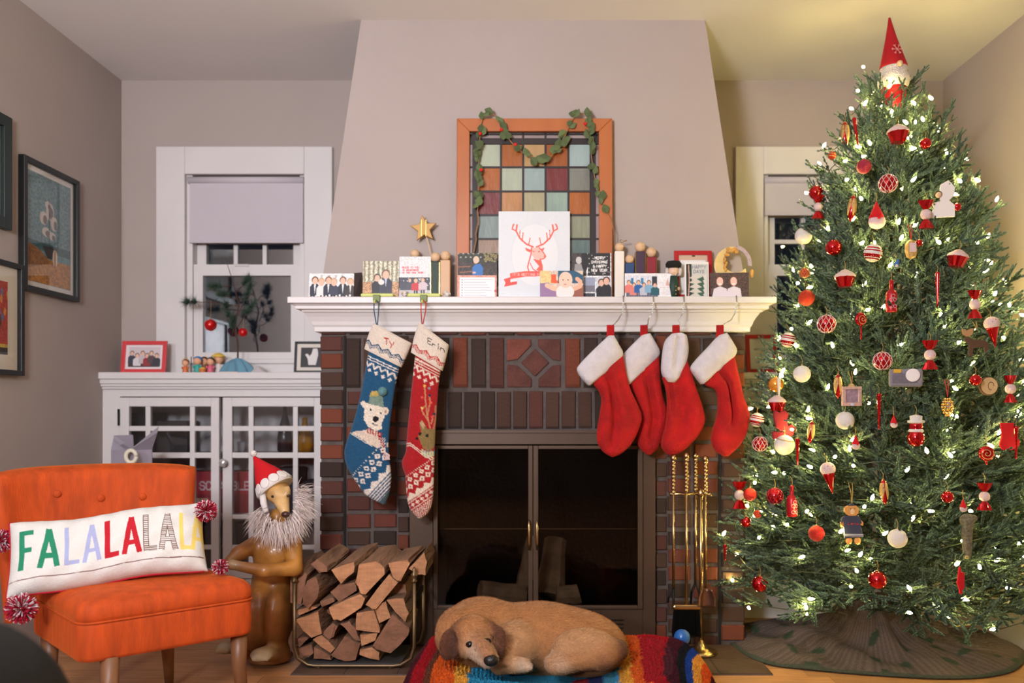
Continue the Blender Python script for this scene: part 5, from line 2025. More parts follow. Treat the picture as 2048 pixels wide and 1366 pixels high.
# santa hat with scalloped trim and beard, resting on the statue
hat = thing('santa_hat', 'red felt santa hat with white scalloped trim on the statue', 'hat', P(548, 975, 3.05))
m_felt = M('red_felt', (196, 16, 26), rough=.95, var=.06)
m_wfelt = M('white_felt', (226, 216, 210), rough=.95, var=.04)
bc, tip = P(548, 972, 3.045), P(508, 913, 3.07)
ax = (tip - bc).normalized()
s1 = ax.orthogonal().normalized()
s1 = Vector((1, 0, 0)) - ax * ax.x
s1.normalize()
s2 = ax.cross(s1)
mt = Matrix((s1, s2, ax)).transposed().to_4x4()
mt.translation = bc
hl = (tip - bc).length
B().lathe([(.068, 0), (.070, .004), (.048, hl * .38), (.024, hl * .7), (.006, hl * .98), (.001, hl)], 28, mt).build('cone', m_felt, hat, smooth=True)
B().ball(P(507, 907, 3.07), .0125, 14, 10).build('pompom', M('white_wool', (226, 218, 210)), hat, smooth=True)
tr = B()
for k in range(11):
    a_ = 2 * math.pi * k / 11
    rt = Vector((math.cos(a_), math.sin(a_), 0))
    tm = mt @ rotz(a_) @ Matrix.Translation((.067, 0, .010)) @ Matrix.Rotation(-.35, 4, 'Y')
    tr.ball((0, 0, 0), (.004, .019, .02), 12, 8, None) if False else tr.add(*(lambda b_: (b_.v, b_.f))(B().ball((0, 0, 0), (.0025, .0195, .021), 12, 8)), tm)
tr.lathe([(.069, -.016), (.0715, -.016), (.0718, .004), (.069, .010)], 28, mt)
tr.build('scalloped_trim', m_wfelt, hat, smooth=True)
B().tube([P(525, 985, 3.0), P(527, 1005, 2.995), P(533, 1025, 2.98)], [.012, .013, .01], 8).build('chin_strap', m_wfelt, hat, smooth=True)
bdv, bdf = [], []
rs = np.random.RandomState(9)
ring = smooth_poly([(524, 1022, 2.99), (534, 1044, 2.97), (556, 1054, 2.965), (580, 1048, 2.975), (597, 1022, 3.0), (601, 996, 3.02), (596, 980, 3.03)], 60, 2)
for k in range(1500):
    q = ring[rs.randint(60)]
    p0 = np.array(P(q[0] + rs.normal() * 5, q[1] + rs.normal() * 5, q[2] + rs.normal() * .012))
    c = np.array(P(560, 1005, 3.02))
    out = p0 - c
    out[1] *= .4
    out /= np.linalg.norm(out)
    out = out + np.array((rs.normal() * .35 + .12, rs.normal() * .3 - .3, -.35 + rs.normal() * .3))
    out /= np.linalg.norm(out)
    ln = rs.uniform(.03, .078)
    side = np.cross(out, rs.normal(size=3))
    side /= np.linalg.norm(side)
    i = len(bdv)
    for t in (0, .4, .75, 1):
        p = p0 + out * ln * t + np.array((.0, 0, -.016)) * t * t + side * .006 * t * t
        w_ = .0013 * (1 - t * .85)
        bdv += [p + side * w_, p - side * w_]
    bdf += [(i + a, i + a + 1, i + a + 3, i + a + 2) for a in (0, 2, 4)]
me = mesh_np('fur_beard', np.array(bdv), bdf, True)
tag(link('fur_beard', me, M('white_fake_fur', (226, 208, 200), rough=.9, var=.1), hat), kind='stuff')

# ================================================================== firewood in a brass rack
m_end = M('split_wood_grain', (190, 134, 94), rough=.85, var=.2, vscale=26, bump=.35, rand=.12, wave=60, stretch=(1, 1, 4))
m_bark = M('rough_bark_wood', (128, 94, 70), rough=.95, var=.4, vscale=22, bump=.9, bscale=60, rand=.2, stretch=(1, .25, 1))
m_endd = M('dark_wood_end', (140, 96, 72), rough=.9, var=.25, vscale=26, bump=.4, bscale=70, rand=.12)  # darker of the two log end tones
LG = [
    ('large log at the top left end of the stack', 'd', [(620, 205), (690, 183), (732, 240), (716, 310), (690, 440), (616, 430)], 0, (.045, .05)),
    ('wide flat split log lying across the stack top', 'd', [(755, 165), (800, 130), (862, 180), (868, 216), (812, 226)], .01, (.07, .055)),
    ('barky log below the wide flat split log', 'd', [(698, 360), (730, 280), (792, 250), (812, 330), (800, 395), (740, 470), (700, 442)], -.015, (.085, .035)),
    ('long thin log slanting up to the right', 'l', [(895, 205), (1052, 150), (1048, 222), (962, 300)], 0, (.09, .075)),
    ('big pale log end in the upper middle', 'l', [(1085, 168), (1200, 145), (1256, 190), (1260, 235), (1130, 372), (1090, 360), (1062, 290)], -.005, (.06, .05)),
    ('pale half round log at the upper right', 'l', [(1285, 158), (1418, 134), (1432, 162), (1368, 282), (1330, 280)], 0, (.05, .04)),
    ('wedge shaped log at the top right corner', 'l', [(1422, 196), (1530, 85), (1550, 150), (1540, 240), (1480, 236)], .01, (.01, .02)),
    ('slanting split log under the pale half round', 'l', [(1130, 442), (1290, 235), (1352, 290), (1202, 470), (1175, 476)], -.01, (.05, .03)),
    ('small square log end left of the big pale one', 'd', [(888, 355), (940, 310), (1055, 288), (1070, 345), (950, 422)], .02, (.04, .03)),
    ('long curved barky log in the middle', 'l', [(880, 462), (1090, 372), (1126, 400), (1100, 462), (960, 552), (910, 546)], -.01, (.04, .03)),
    ('thin splinter log under the barky one', 'd', [(818, 420), (908, 393), (916, 422), (832, 458)], .02, (.03, .03)),
    ('thin pale slab at the left side', 'l', [(652, 482), (758, 450), (802, 460), (680, 512)], .0, (.03, .03)),
    ('pale quarter round log at the left', 'l', [(650, 542), (808, 486), (832, 640), (762, 666), (700, 622)], -.01, (.04, .03)),
    ('dark wedge log beside the left quarter round', 'd', [(832, 640), (905, 568), (940, 590), (912, 662), (880, 682)], .01, (.03, .03)),
    ('curled bark log in the lower middle', 'd', [(958, 572), (1020, 553), (1062, 600), (1096, 690), (1050, 672), (1008, 622)], 0, (.03, .03)),
    ('square pale log end in the centre', 'l', [(1068, 502), (1188, 480), (1230, 600), (1226, 632), (1064, 612)], -.012, (.03, .03)),
    ('upright pale log end right of the square one', 'l', [(1190, 442), (1270, 420), (1302, 530), (1226, 566)], .0, (.03, .03)),
    ('pale quarter round log at the right side', 'l', [(1274, 410), (1390, 400), (1426, 500), (1402, 562)], -.005, (.01, .03)),
    ('big dark barky log at the lower right', 'd', [(1178, 722), (1312, 510), (1430, 600), (1420, 652), (1302, 772), (1200, 746)], -.02, (.0, .03)),
    ('small log under the square pale end', 'l', [(1094, 646), (1212, 634), (1196, 686), (1104, 722)], .0, (.02, .02)),
    ('small dark log at the far left low down', 'd', [(640, 692), (690, 660), (742, 670), (680, 732)], .01, (.03, .02)),
    ('pale wedge log at the lower left', 'l', [(768, 682), (830, 650), (922, 740), (890, 772)], -.005, (.03, .02)),
    ('flat barky log at the bottom left', 'd', [(778, 732), (890, 790), (896, 818), (774, 812)], .0, (.02, .01)),
    ('dark fan shaped log at the bottom middle', 'd', [(894, 786), (990, 654), (1092, 715), (1062, 818), (990, 828)], -.008, (.02, .01)),
    ('small pale log at the bottom right', 'l', [(1092, 746), (1170, 734), (1226, 770), (1226, 822), (1088, 782)], .0, (.01, .01)),
    ('dark log in the bottom left corner', 'd', [(644, 742), (760, 714), (776, 770), (740, 802), (660, 782)], .01, (.02, .01)),
    ('shadowed log deep at the right side', 'd', [(1205, 480), (1300, 300), (1400, 300), (1420, 400), (1300, 420)], .06, (.01, .01)),
    ('shadowed log deep in the middle', 'd', [(840, 480), (940, 560), (1060, 560), (1070, 480), (900, 470)], .07, (.02, .02)),
]
LD = 3.02
for (lb, kd, pl, dz, (sx, sz)) in LG:
    d = LD + dz
    q = [(px(400 + a * .29297, d), pz(1080 + b * .29297, d)) for a, b in pl]
    # a few extra outline points so the split edges look rough
    qq = []
    for i in range(len(q)):
        a, b = Vector(q[i]), Vector(q[(i + 1) % len(q)])
        qq.append(a)
        qq.append(a.lerp(b, .5) + Vector((rnd.uniform(-.003, .003), rnd.uniform(-.003, .003))))
    c = sum(qq, Vector((0, 0))) / len(qq)
    ln = .205 - dz
    b = B()
    n = len(qq)
    v = []
    for (t, s) in ((0, 1), (.06, 1.005), (.5, 1.0), (1, .97)):
        for p in qq:
            w_ = c + (p - c) * s
            v.append((w_.x + sx * .55 * t + (rnd.uniform(-.003, .003) if t > .1 else 0), d + ln * t + (rnd.uniform(-.004, .004) if t == 0 else 0), w_.y + sz * .55 * t + (rnd.uniform(-.003, .003) if t > .1 else 0)))
    f = [tuple(range(n))]
    for i in range(3):
        f += [(i * n + k, i * n + (k + 1) % n, (i + 1) * n + (k + 1) % n, (i + 1) * n + k) for k in range(n)]
    f.append(tuple(reversed(range(3 * n, 4 * n))))
    o_ = b.add(v, f).build('firewood_log', m_bark)
    o_.data.materials.append(m_end if kd == 'l' else m_endd)
    for pgn in o_.data.polygons:
        if all(i < n for i in pgn.vertices):
            pgn.material_index = 1
    tag(o_, lb, 'log', 'firewood logs in the brass rack')

m_dbr = M('dull_dark_brass', (122, 100, 74), rough=.42, metal=.9, var=.15, vscale=20)
rk = thing('log_rack', 'low brass log rack with turned posts and a dark tray', 'log rack', Vector((px(705, 3.12), 3.12, .007)))
for dd in (3.005, 3.235):
    zf = .016
    xs0, xs1 = px(588, 3.0), px(828, 3.0)
    pts = [(xs0, dd, .33), (xs0, dd, .09), (xs0 + .012, dd, .045), (xs0 + .05, dd, zf + .004), (xs0 + .08, dd, zf), (xs1 - .08, dd, zf), (xs1 - .05, dd, zf + .004), (xs1 - .012, dd, .045), (xs1, dd, .09), (xs1, dd, .33)]
    B().tube(pts, .0075, 10).build('frame_hoop', m_dbr, rk, smooth=True)
    for xx in (xs0, xs1):
        B().lathe([(.010, 0), (.013, .006), (.008, .012), (.012, .022), (.014, .03), (.006, .04), (.008, .048), (.002, .058)], 14, Matrix.Translation((xx, dd, .33))).build('finial', m_dbr, rk, smooth=True)
    for xx in (xs0 + .09, xs1 - .09):
        B().tube([(xx, dd, .0075), (xx, dd, zf)], .009, 10).build('foot', m_dbr, rk)
for xx in (xs0, xs1):
    B().box(xx - .003, xx + .003, 3.0, 3.24, .25, .272).build('side_bar', m_black, rk)
B().box(xs0 + .05, xs1 - .05, 3.0, 3.24, zf + .004, zf + .010).build('tray', M('dark_tray_metal', (88, 84, 82), rough=.5, metal=.4, var=.1), rk)

# ================================================================== brass fire tools
TX0, TD0 = px(1392, 3.185), 3.185
sd = thing('fire_tool_stand', 'brass fire tool stand with a round base beside the insert', 'tool stand', (TX0 + .02, TD0, .007))
cx_ = TX0 + .02
B().lathe([(.062, .007), (.066, .012), (.064, .02), (.05, .026), (.03, .032), (.018, .045), (.012, .06)], 28, Matrix.Translation((cx_, TD0, 0))).build('base', m_brass, sd, smooth=True)
zc = pz(986, TD0)
B().tube([(cx_, TD0, .05), (cx_, TD0, zc + .01)], .0075, 10).build('pole', m_brass, sd, smooth=True)
B().lathe([(.008, -.02), (.016, -.008), (.018, .004), (.008, .016), (.003, .022)], 16, Matrix.Translation((cx_, TD0, zc))).build('collar', m_brass, sd, smooth=True)
for (xa, ya) in ((1338, TD0 - .02), (1420, TD0 - .03)):
    B().tube([(cx_, TD0, zc), ((cx_ + px(xa, TD0)) / 2, (TD0 + ya) / 2, zc - .004), (px(xa, TD0), ya, zc - .002)], [.006, .005, .008], 8).build('hook_arm', m_brass, sd, smooth=True)


def tool(name, label, x, d, ytop, ybot, head):
    t = thing(name, label, 'fire tool', Vector((px(x, d), d, pz(ybot, d))), 'brass fire tools')
    xx = px(x, d)
    z1 = pz(ytop, d)
    pr = []
    h0 = .135
    for k in range(9):
        za = z1 - h0 + k * h0 / 9
        pr += [(.005, za), (.0095, za + h0 / 27), (.0095, za + 2 * h0 / 27), (.005, za + h0 / 9 - .001)]
    pr += [(.010, z1 - .002), (.013, z1 + .008), (.009, z1 + .018), (.002, z1 + .022)]
    B().lathe(pr, 12, Matrix.Translation((xx, d, 0))).build('handle', m_brass, t, smooth=True)
    B().tube([(xx, d, pz(ybot, d)), (xx, d, z1 - h0)], .0055, 8).build('shaft', m_brass, t, smooth=True)
    head(t, xx, d, pz(ybot, d))
    return t


m_iron = M('black_iron', (24, 22, 21), rough=.5, metal=.5, var=.1)


def h_poker(t, x, d, z):
    B().tube([(x, d, z + .005), (x, d, z - .05), (x - .004, d, z - .075)], [.006, .005, .002], 8).build('point', m_iron, t, smooth=True)
    B().tube([(x, d, z - .01), (x - .018, d, z - .02), (x - .022, d, z - .05)], [.005, .005, .003], 8).build('barb', m_iron, t, smooth=True)


def h_brush(t, x, d, z):
    B().box(x - .056, x + .056, d - .016, d + .016, z - .022, z).build('brush_cap', m_brass, t, bevel=.008, seg=3)
    br_ = B()
    for k in range(420):
        a, c_ = rnd.uniform(-.048, .048), rnd.uniform(-.012, .012)
        br_.tube([(x + a, d + c_, z - .02), (x + a * 1.15, d + c_ * 1.4, z - .13 + rnd.uniform(0, .012))], .0016, 3)
    tag(br_.build('bristles', m_iron, t), kind='stuff')


def h_shovel(t, x, d, z):
    v, f = [], []
    n, m = 12, 8
    for j in range(m):
        tt = j / (m - 1)
        w_ = .020 + .014 * min(1, tt * 2.2)
        for k in range(n):
            u = k / (n - 1) * 2 - 1
            v.append((x + u * w_, d - .004 - .022 * (u * u) - .002, z + .012 - .075 * tt + (.008 * u * u if j == m - 1 else 0)))
    f = [(j * n + k, j * n + k + 1, (j + 1) * n + k + 1, (j + 1) * n + k) for j in range(m - 1) for k in range(n - 1)]
    o_ = B().add(v, f).build('pan', M('copper_pan', (120, 84, 66), rough=.35, metal=.8, var=.15), t, smooth=True)
    md = o_.modifiers.new('solid', 'SOLIDIFY')
    md.thickness = .003


def h_tongs(t, x, d, z):
    for s in (-1, 1):
        B().tube([(x, d, z + .01), (x + s * .016, d, z - .03), (x + s * .02, d, z - .10), (x + s * .006, d, z - .15)], [.005, .005, .0045, .004], 8).build('tong_arm', m_iron, t, smooth=True)
        B().lathe([(.001, -.003), (.012, 0), (.001, .003)], 10, Matrix.Translation((x + s * .006, d, z - .15))).build('tong_disc', m_iron, t)


tool('fire_poker', 'brass handled fire poker, leftmost of the four tools', 1347, 3.165, 920, 1180, h_poker)
tool('hearth_brush', 'brass handled hearth brush with black bristles', 1373, 3.15, 916, 1208, h_brush)
tool('fire_tongs', 'brass handled fire tongs behind the hearth brush', 1391, 3.215, 916, 1170, h_tongs)
tool('fire_shovel', 'brass handled fire shovel, rightmost of the four tools', 1411, 3.155, 922, 1182, h_shovel)

# ================================================================== dog on its bed
tanc, lt, dkb, cream = (176, 118, 70), (188, 138, 94), (96, 54, 32), (206, 176, 152)
E = []
el(1075, 1278, 2.80, (.225, .155, .128), tanc)
el(1180, 1292, 2.77, (.125, .15, .10), tanc, .06)
el(940, 1280, 2.76, (.112, .14, .115), tanc, .06)
el(965, 1232, 2.80, (.09, .09, .06), tanc, .06)                       # withers
el(910, 1262, 2.68, (.062, .09, .07), tanc, .05)                      # neck curled round
el(1170, 1298, 2.61, (.108, .062, .068), lt, .018)                    # thigh
cp((1210, 1310, 2.575), (1110, 1330, 2.56), .036, .028, tanc, .015)   # hind shank tucked
cp((1235, 1300, 2.62), (1205, 1322, 2.57), .034, .03, dkb, .02)       # hock
el(1030, 1296, 2.66, (.075, .07, .085), lt, .03)                      # chest
cp((1022, 1300, 2.62), (1000, 1326, 2.565), .046, .034, lt, .015)     # forearm
cp((1000, 1328, 2.56), (1046, 1330, 2.535), .03, .024, lt, .012)
for k in range(3):
    cp((1044, 1326 + k * 4, 2.53 - k * .004), (1057, 1328 + k * 4, 2.525 - k * .004), .013, .009, cream, .006)
el(1120, 1325, 2.58, (.05, .05, .03), cream, .02)                     # belly
el(946, 1268, 2.58, (.067, .070, .062), tanc, .025)                  # skull
el(932, 1290, 2.56, (.042, .045, .04), lt, .02)                       # cheek
el(968, 1290, 2.55, (.034, .04, .04), lt, .02)
cp((954, 1290, 2.54), (976, 1316, 2.465), .044, .031, cream, .018)    # muzzle
cp((957, 1276, 2.515), (977, 1308, 2.444), .021, .019, (166, 112, 70), .012)
cp((938, 1282, 2.525), (948, 1279, 2.52), .014, .012, tanc, .01)      # brows
cp((968, 1276, 2.525), (974, 1274, 2.525), .012, .011, tanc, .01)
# ears
def rot3(ay, az=0.0):
    return [list(r_) for r_ in (Matrix.Rotation(az, 3, 'Z') @ Matrix.Rotation(ay, 3, 'Y'))]


cp((922, 1254, 2.575), (902, 1268, 2.55), .018, .018, dkb, .008)
el(896, 1290, 2.525, (.029, .012, .050), dkb, .004, rot3(.10, .35))
el(908, 1294, 2.518, (.013, .008, .042), (66, 36, 24), .003, rot3(-.05, .3))
cp((978, 1250, 2.58), (992, 1262, 2.555), .016, .016, dkb, .008)
el(999, 1286, 2.53, (.020, .012, .054), dkb, .004, rot3(.04, -.35))
me, Vv, cc = sdf_mesh('dog_coat', E, .0056, 1, .007)
mott = 1 + .05 * np.sin(Vv[:, 0] * 60 + 4 * np.sin(Vv[:, 2] * 50)) + .03 * np.random.RandomState(2).normal(size=len(Vv))
recolor(me, np.clip(cc * mott[:, None], 0, 1))
dog = thing('dog', 'tan floppy eared dog lying curled on the striped bed', 'dog', P(1070, 1330, 2.75))
link('dog_coat', me, M('short_tan_fur', attr=True, rough=.8, var=.12, vscale=120, bump=.35, bscale=330, sheen=.3, tint=(255, 220, 180)), dog)
DC = np.clip(cc * mott[:, None], 0, 1)
fuzz('fur', Vv, vnormals(me), DC, 70000, .011, .0007, (1, 0, -.35), .30, .25, M('short_fur_strands', attr=True, rough=.75, var=.05), dog, 4)
m_eye = M('dog_eye', (20, 14, 12), rough=.08, var=.05)
for (x, y, d) in ((941, 1289, 2.501), (973, 1283, 2.488)):
    B().ball(P(x, y, d), (.0155, .010, .0105), 14, 10).build('eye', m_eye, dog, smooth=True)
B().ball(P(982, 1321, 2.430), (.023, .017, .018), 16, 12).build('nose', M('dog_nose', (30, 25, 24), rough=.3, var=.1, bump=.2, bscale=200), dog, smooth=True)

# striped blanket bed
TEAL, RED, ORG, YEL, NAV, MAR, BLK = (44, 140, 176), (164, 8, 22), (218, 92, 22), (226, 160, 56), (22, 36, 92), (74, 16, 28), (22, 20, 22)
sw = [(-999, MAR), (818, RED), (848, (104, 52, 30)), (862, ORG), (908, YEL), (936, TEAL), (1073, ORG), (1090, TEAL), (1152, RED), (1180, NAV), (1214, (66, 150, 190)), (1255, YEL), (1284, ORG), (1306, RED), (1340, MAR), (1364, BLK),
      (1378, (30, 66, 140)), (1392, YEL), (1410, ORG), (1428, MAR)]
bc_ = Vector((px(1117, 2.64), 2.64))
hw_, hd_ = .515, .37
nr_r, na = 90, 420
ths = np.linspace(0, 2 * np.pi, na, endpoint=False)
rr = np.concatenate([np.linspace(0, .72, 30), np.linspace(.73, 1.0, nr_r - 30)])
RRm, TT = np.meshgrid(rr, ths, indexing='ij')
sup = (np.abs(np.cos(TT)) ** 3 + np.abs(np.sin(TT)) ** 3) ** (-1 / 3.0)
Xb = bc_.x + hw_ * RRm * np.cos(TT) * sup
Yb = bc_.y + hd_ * RRm * np.sin(TT) * sup
rim = .152 + .030 * np.clip(np.sin(TT), 0, 1) * np.clip(-np.cos(TT), 0, 1) * 2 + .018 * np.cos(TT) ** 2 + .012 * np.sin(3 * TT + 1) - .012 * (np.sin(TT) < 0) * np.abs(np.sin(TT))
zz = np.where(RRm < .72, .07 + (rim - .07) * (RRm / .72) ** 2.2, rim * np.sqrt(np.clip(1 - ((RRm - .72) / .285) ** 2.4, 0, 1)))
zz = zz + .006 * np.sin(Xb * 38 + 2 * np.sin(Yb * 21)) * np.clip(RRm - .5, 0, 1) + .004 * np.sin(Yb * 60 + Xb * 25) * np.clip(RRm - .5, 0, 1)
zz = np.maximum(zz, .0)
zz = zz + .008
pxv = CX + Xb * F / 2.42 + 6 * np.sin(Yb * 13) + 3 * np.sin(zz * 60) + np.where(Xb > .35, (Yb - 2.42) * -150 * np.clip((Xb - .35) / .2, 0, 1), 0)
colb = np.zeros(pxv.shape + (3,))
for k, (x0, c_) in enumerate(sw):
    colb[pxv >= x0] = np.array(c_) / 255
idx_ = (pxv > 1150) & (pxv < 1182) & (np.sin(Yb * 90) > .55)
colb[idx_] = np.array(TEAL) / 255
idx_ = (pxv > 1073) & (pxv < 1090) & (Yb > 2.47)
colb[idx_] = np.array(TEAL) / 255
# short dark lettering woven in beside the nose
cvt = Cv(945, 1328, 1000, 1350, 3, (0, 0, 0))
cvt.text('HUDSON', 972, 1331, 4.5, 1.1, (255, 255, 255), adv=.9, sl=.22)
ppx, ppy = CX + Xb * F / Yb, CY + (HC - zz) * F / Yb
lt_ = (cvt.sample(ppx, ppy)[..., 0] > .5) & (ppx > 945) & (ppx < 1000) & (ppy > 1328) & (ppy < 1350) & (Yb < 2.5)
colb[lt_] = .07
nse = np.random.RandomState(4).normal(size=pxv.shape)
colb = np.clip(colb * (1 + .06 * nse[..., None]), 0, 1)
zz = zz + .0012 * nse * (RRm > .4)
ii = np.arange(nr_r * na).reshape(nr_r, na)
i2 = np.roll(ii, -1, 1)
fq = np.stack([ii[:-1], ii[1:], i2[1:], i2[:-1]], -1).reshape(-1, 4).tolist() + [list(ii[-1][::-1])]
me = mesh_np('blanket_cover', np.stack([Xb, Yb, zz], -1).reshape(-1, 3), fq, True, lin_np(colb).reshape(-1, 3))
bed = tag(link('dog_bed', me, M('terry_blanket', attr=True, rough=.97, var=.22, vscale=200, bump=1.0, bscale=240)), 'dog bed covered in a brightly striped woven blanket', 'dog bed')
Vb = np.stack([Xb, Yb, zz], -1).reshape(-1, 3)
fuzz('terry_loops', Vb, vnormals(me), lin_np(colb).reshape(-1, 3), 110000, .007, .0015, (0, 0, 1), .8, 1.2, M('terry_pile', attr=True, rough=.97, var=.08), bed, 5, np.where((RRm > .35).ravel())[0])
bc2 = Vector((px(1364, 2.80), 2.80, .181))
one('toy_ball', M('blue_rubber', (40, 98, 168), rough=.25, var=.04, coat=.3), 'shiny blue rubber ball resting on the edge of the striped bed', 'ball', B().ball(bc2, .0285, 24, 16), smooth=True)
# ================================================================== christmas tree
TX, TD = 1.42, 3.25
_z = [.16, .25, .37, .61, 1.018, 1.343, 1.627, 1.972, 2.18, 2.32]
_r = [.55, .66, .70, .63, .545, .455, .385, .295, .19, .10]


def RZ(z):
    return float(np.interp(z, _z, _r))


def needle_branch(seed, fine=True):
    """one fir spray along +X, 0.30 m long: brush-like fingers of short needles"""
    rs = np.random.RandomState(seed)
    segs = [(np.array((0, 0, 0.)), np.array((.30, 0, .0)), .42)]
    for k in range(7):
        t = .08 + .21 * (k // 2) / 3 + rs.uniform(-.012, .012)
        s = 1 if k % 2 else -1
        ln = rs.uniform(.115, .155) * (1.15 - t * 1.7)
        an = rs.uniform(.6, .95)
        p = np.array((t * .95, 0, 0))
        q = p + ln * np.array((math.cos(an), s * math.sin(an), rs.uniform(-.15, .45)))
        segs.append((p, q, .0))
        if ln > .075:
            m_ = p + (q - p) * .4
            an2 = an - .75
            segs.append((m_, m_ + ln * .5 * np.array((math.cos(an2), s * math.sin(an2), rs.uniform(-.1, .4))), .0))
    V, Fc, C = [], [], []
    off = 0
    dens, wd = (2400, .0014) if fine else (420, .0027)
    for (p, q, start) in segs:
        dv = q - p
        L = np.linalg.norm(dv)
        dv = dv / L
        n = max(6, int(L * (1 - start) * dens))
        a = np.cross(dv, (0, 0, 1.))
        a /= np.linalg.norm(a) + 1e-9
        b = np.cross(a, dv)
        t = start + (1 - start) * rs.rand(n)
        an = rs.uniform(0, 2 * np.pi, n)
        side = a[None] * np.cos(an)[:, None] + b[None] * (np.sin(an) * .7)[:, None]
        nd = side * .66 + dv[None] * (.75 + .75 * t ** 3)[:, None]
        nd /= np.linalg.norm(nd, axis=1)[:, None]
        ln = rs.uniform(.0100, .0145, n) * (1 - .3 * np.clip((t - .8) / .2, 0, 1))
        o = p[None] + dv[None] * (L * t)[:, None]
        w = np.cross(nd, rs.normal(size=(n, 3)))
        w = w / np.linalg.norm(w, axis=1)[:, None] * wd
        e = nd * ln[:, None]
        vv = np.stack([o + w * .8, o - w * .8, o + e * .7 - w * .9, o + e * .7 + w * .9, o + e], 1).reshape(-1, 3)
        j = off + np.arange(n) * 5
        Fc += np.stack([j, j + 1, j + 2, j + 3], 1).tolist() + np.stack([j + 3, j + 2, j + 4], 1).tolist()
        g = rs.uniform(.8, 1.2, n)[:, None]
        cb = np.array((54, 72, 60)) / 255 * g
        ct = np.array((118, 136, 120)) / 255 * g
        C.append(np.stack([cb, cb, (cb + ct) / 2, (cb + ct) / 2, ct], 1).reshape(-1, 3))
        V.append(vv)
        off += n * 5
        st = []
        for (pp, r_) in ((p, .0024), (q, .0014)):
            for an_ in (0, 2.09, 4.19):
                st.append(pp + (a * math.cos(an_) + b * math.sin(an_)) * r_)
        V.append(np.array(st))
        C.append(np.tile(np.array((74, 72, 50)) / 255, (6, 1)))
        Fc += [[off, off + 1, off + 4, off + 3], [off + 1, off + 2, off + 5, off + 4], [off + 2, off, off + 3, off + 5]]
        off += 6
    return np.concatenate(V), Fc, lin_np(np.clip(np.concatenate(C), 0, 1))


tree = thing('christmas_tree', 'tall green christmas tree covered in lights and ornaments', 'christmas tree', (TX, TD, 0))
m_needle = M('fir_needles', attr=True, rough=.6, var=.12, vscale=5, rand=.2, spec=.3)
NV = 7
var_ = [needle_branch(40 + k) for k in range(NV)]
vme = [mesh_np('branch_%d' % k, var_[k][0], var_[k][1], False, var_[k][2]) for k in range(NV)]
vlo = [needle_branch(40 + k, False) for k in range(NV)]
place = []
rs = np.random.RandomState(5)
for shell, dens, rk in ((1, 1.0, 1.0), (2, .62, .76), (3, .6, .5)):
    z = .31
    while z < 2.24:
        R = RZ(z) * rk
        sp_ = (.112 if shell == 1 else .11) * (.85 if z > 1.6 else 1)
        n = max(5, int(2 * math.pi * R / sp_ * (1 if shell == 1 else .8)))
        ph = rs.rand() * 6.28
        for k in range(n):
            th = ph + 2 * math.pi * k / n + rs.normal() * .08
            back = math.sin(th)                     # +1 points to the wall
            if back > .35 and rs.rand() < .55:
                continue
            zz_ = z + rs.normal() * .025
            rt = R * rs.uniform(.88, 1.06)
            ln = min(.30, .10 + .55 * rt) * rs.uniform(.85, 1.1)
            up = np.interp(zz_, [.2, .4, 1.2, 2.0, 2.3], [.0, .22, .48, .70, 1.0]) + rs.normal() * .2
            if zz_ < .3 and rs.rand() < .4:
                up -= .35
            yaw = th + rs.normal() * .28
            dv = Vector((math.cos(yaw) * math.cos(up), math.sin(yaw) * math.cos(up), math.sin(up)))
            tip = Vector((TX + rt * math.cos(th), TD + rt * math.sin(th), zz_))
            lim = 3.70 if zz_ < 1.22 else 3.90
            if tip.y > lim:
                continue
            if tip.x > 1.90:
                tip.x = 1.90 - rs.rand() * .05
                if dv.x > .3:
                    dv.x *= .35
                    dv.normalize()
            place.append((tip, dv, ln, rs.randint(NV), rs.normal() * .55, shell, back))
        z += .082 if shell == 1 else .10
for k in range(26):                                 # upright tips round the top
    th = rs.rand() * 6.28
    r_ = rs.uniform(.07, .16)
    fr_ = max(0, -math.sin(th))
    place.append((Vector((TX + r_ * math.cos(th), TD + r_ * math.sin(th), 2.335 - .15 * fr_ + rs.uniform(-.05, .03))), Vector((math.cos(th) * .7, math.sin(th) * .7, rs.uniform(.5, 1.1))).normalized(), rs.uniform(.16, .22), rs.randint(NV), 0, 1, -1 if k < 18 else 1))
for (a, b, dz_) in ((1590, 1245, -.35), (1850, 1272, -.45), (1945, 1195, .2), (1700, 1200, -.1), (1900, 1235, -.2)):   # low sprays in front
    p_ = P(a, b, 2.82)
    dv = Vector((p_.x - TX, p_.y - TD, 0)).normalized()
    dv.z = dz_
    place.append((p_, dv.normalized(), .28, 1, 0, 1, -1.1))
order = sorted(range(len(place)), key=lambda i: (place[i][5], place[i][6]))
bigv, bigf, bigc = [], [], []
off = 0
tips_front = []
for rank, i in enumerate(order):
    tip, dv, ln, kv, roll, shell, back = place[i]
    upv = Vector((0, 0, 1))
    yv = upv.cross(dv)
    yv = yv.normalized() if yv.length > 1e-3 else Vector((0, 1, 0))
    zv = dv.cross(yv)
    rot = Matrix((dv, yv, zv)).transposed()
    rot = rot @ Matrix.Rotation(roll, 3, 'X')
    s = ln / .30
    org = tip - dv * ln
    if shell == 1 and back < .2:
        tips_front.append((tip.copy(), dv.copy()))
    if rank < 290:
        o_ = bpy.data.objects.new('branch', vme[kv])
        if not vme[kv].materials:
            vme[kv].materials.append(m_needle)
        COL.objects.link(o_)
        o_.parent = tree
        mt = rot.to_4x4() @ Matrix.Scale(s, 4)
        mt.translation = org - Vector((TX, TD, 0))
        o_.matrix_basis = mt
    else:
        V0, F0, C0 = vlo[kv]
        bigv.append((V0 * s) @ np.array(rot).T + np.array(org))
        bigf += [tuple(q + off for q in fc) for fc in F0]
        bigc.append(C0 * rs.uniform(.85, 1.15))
        off += len(V0)
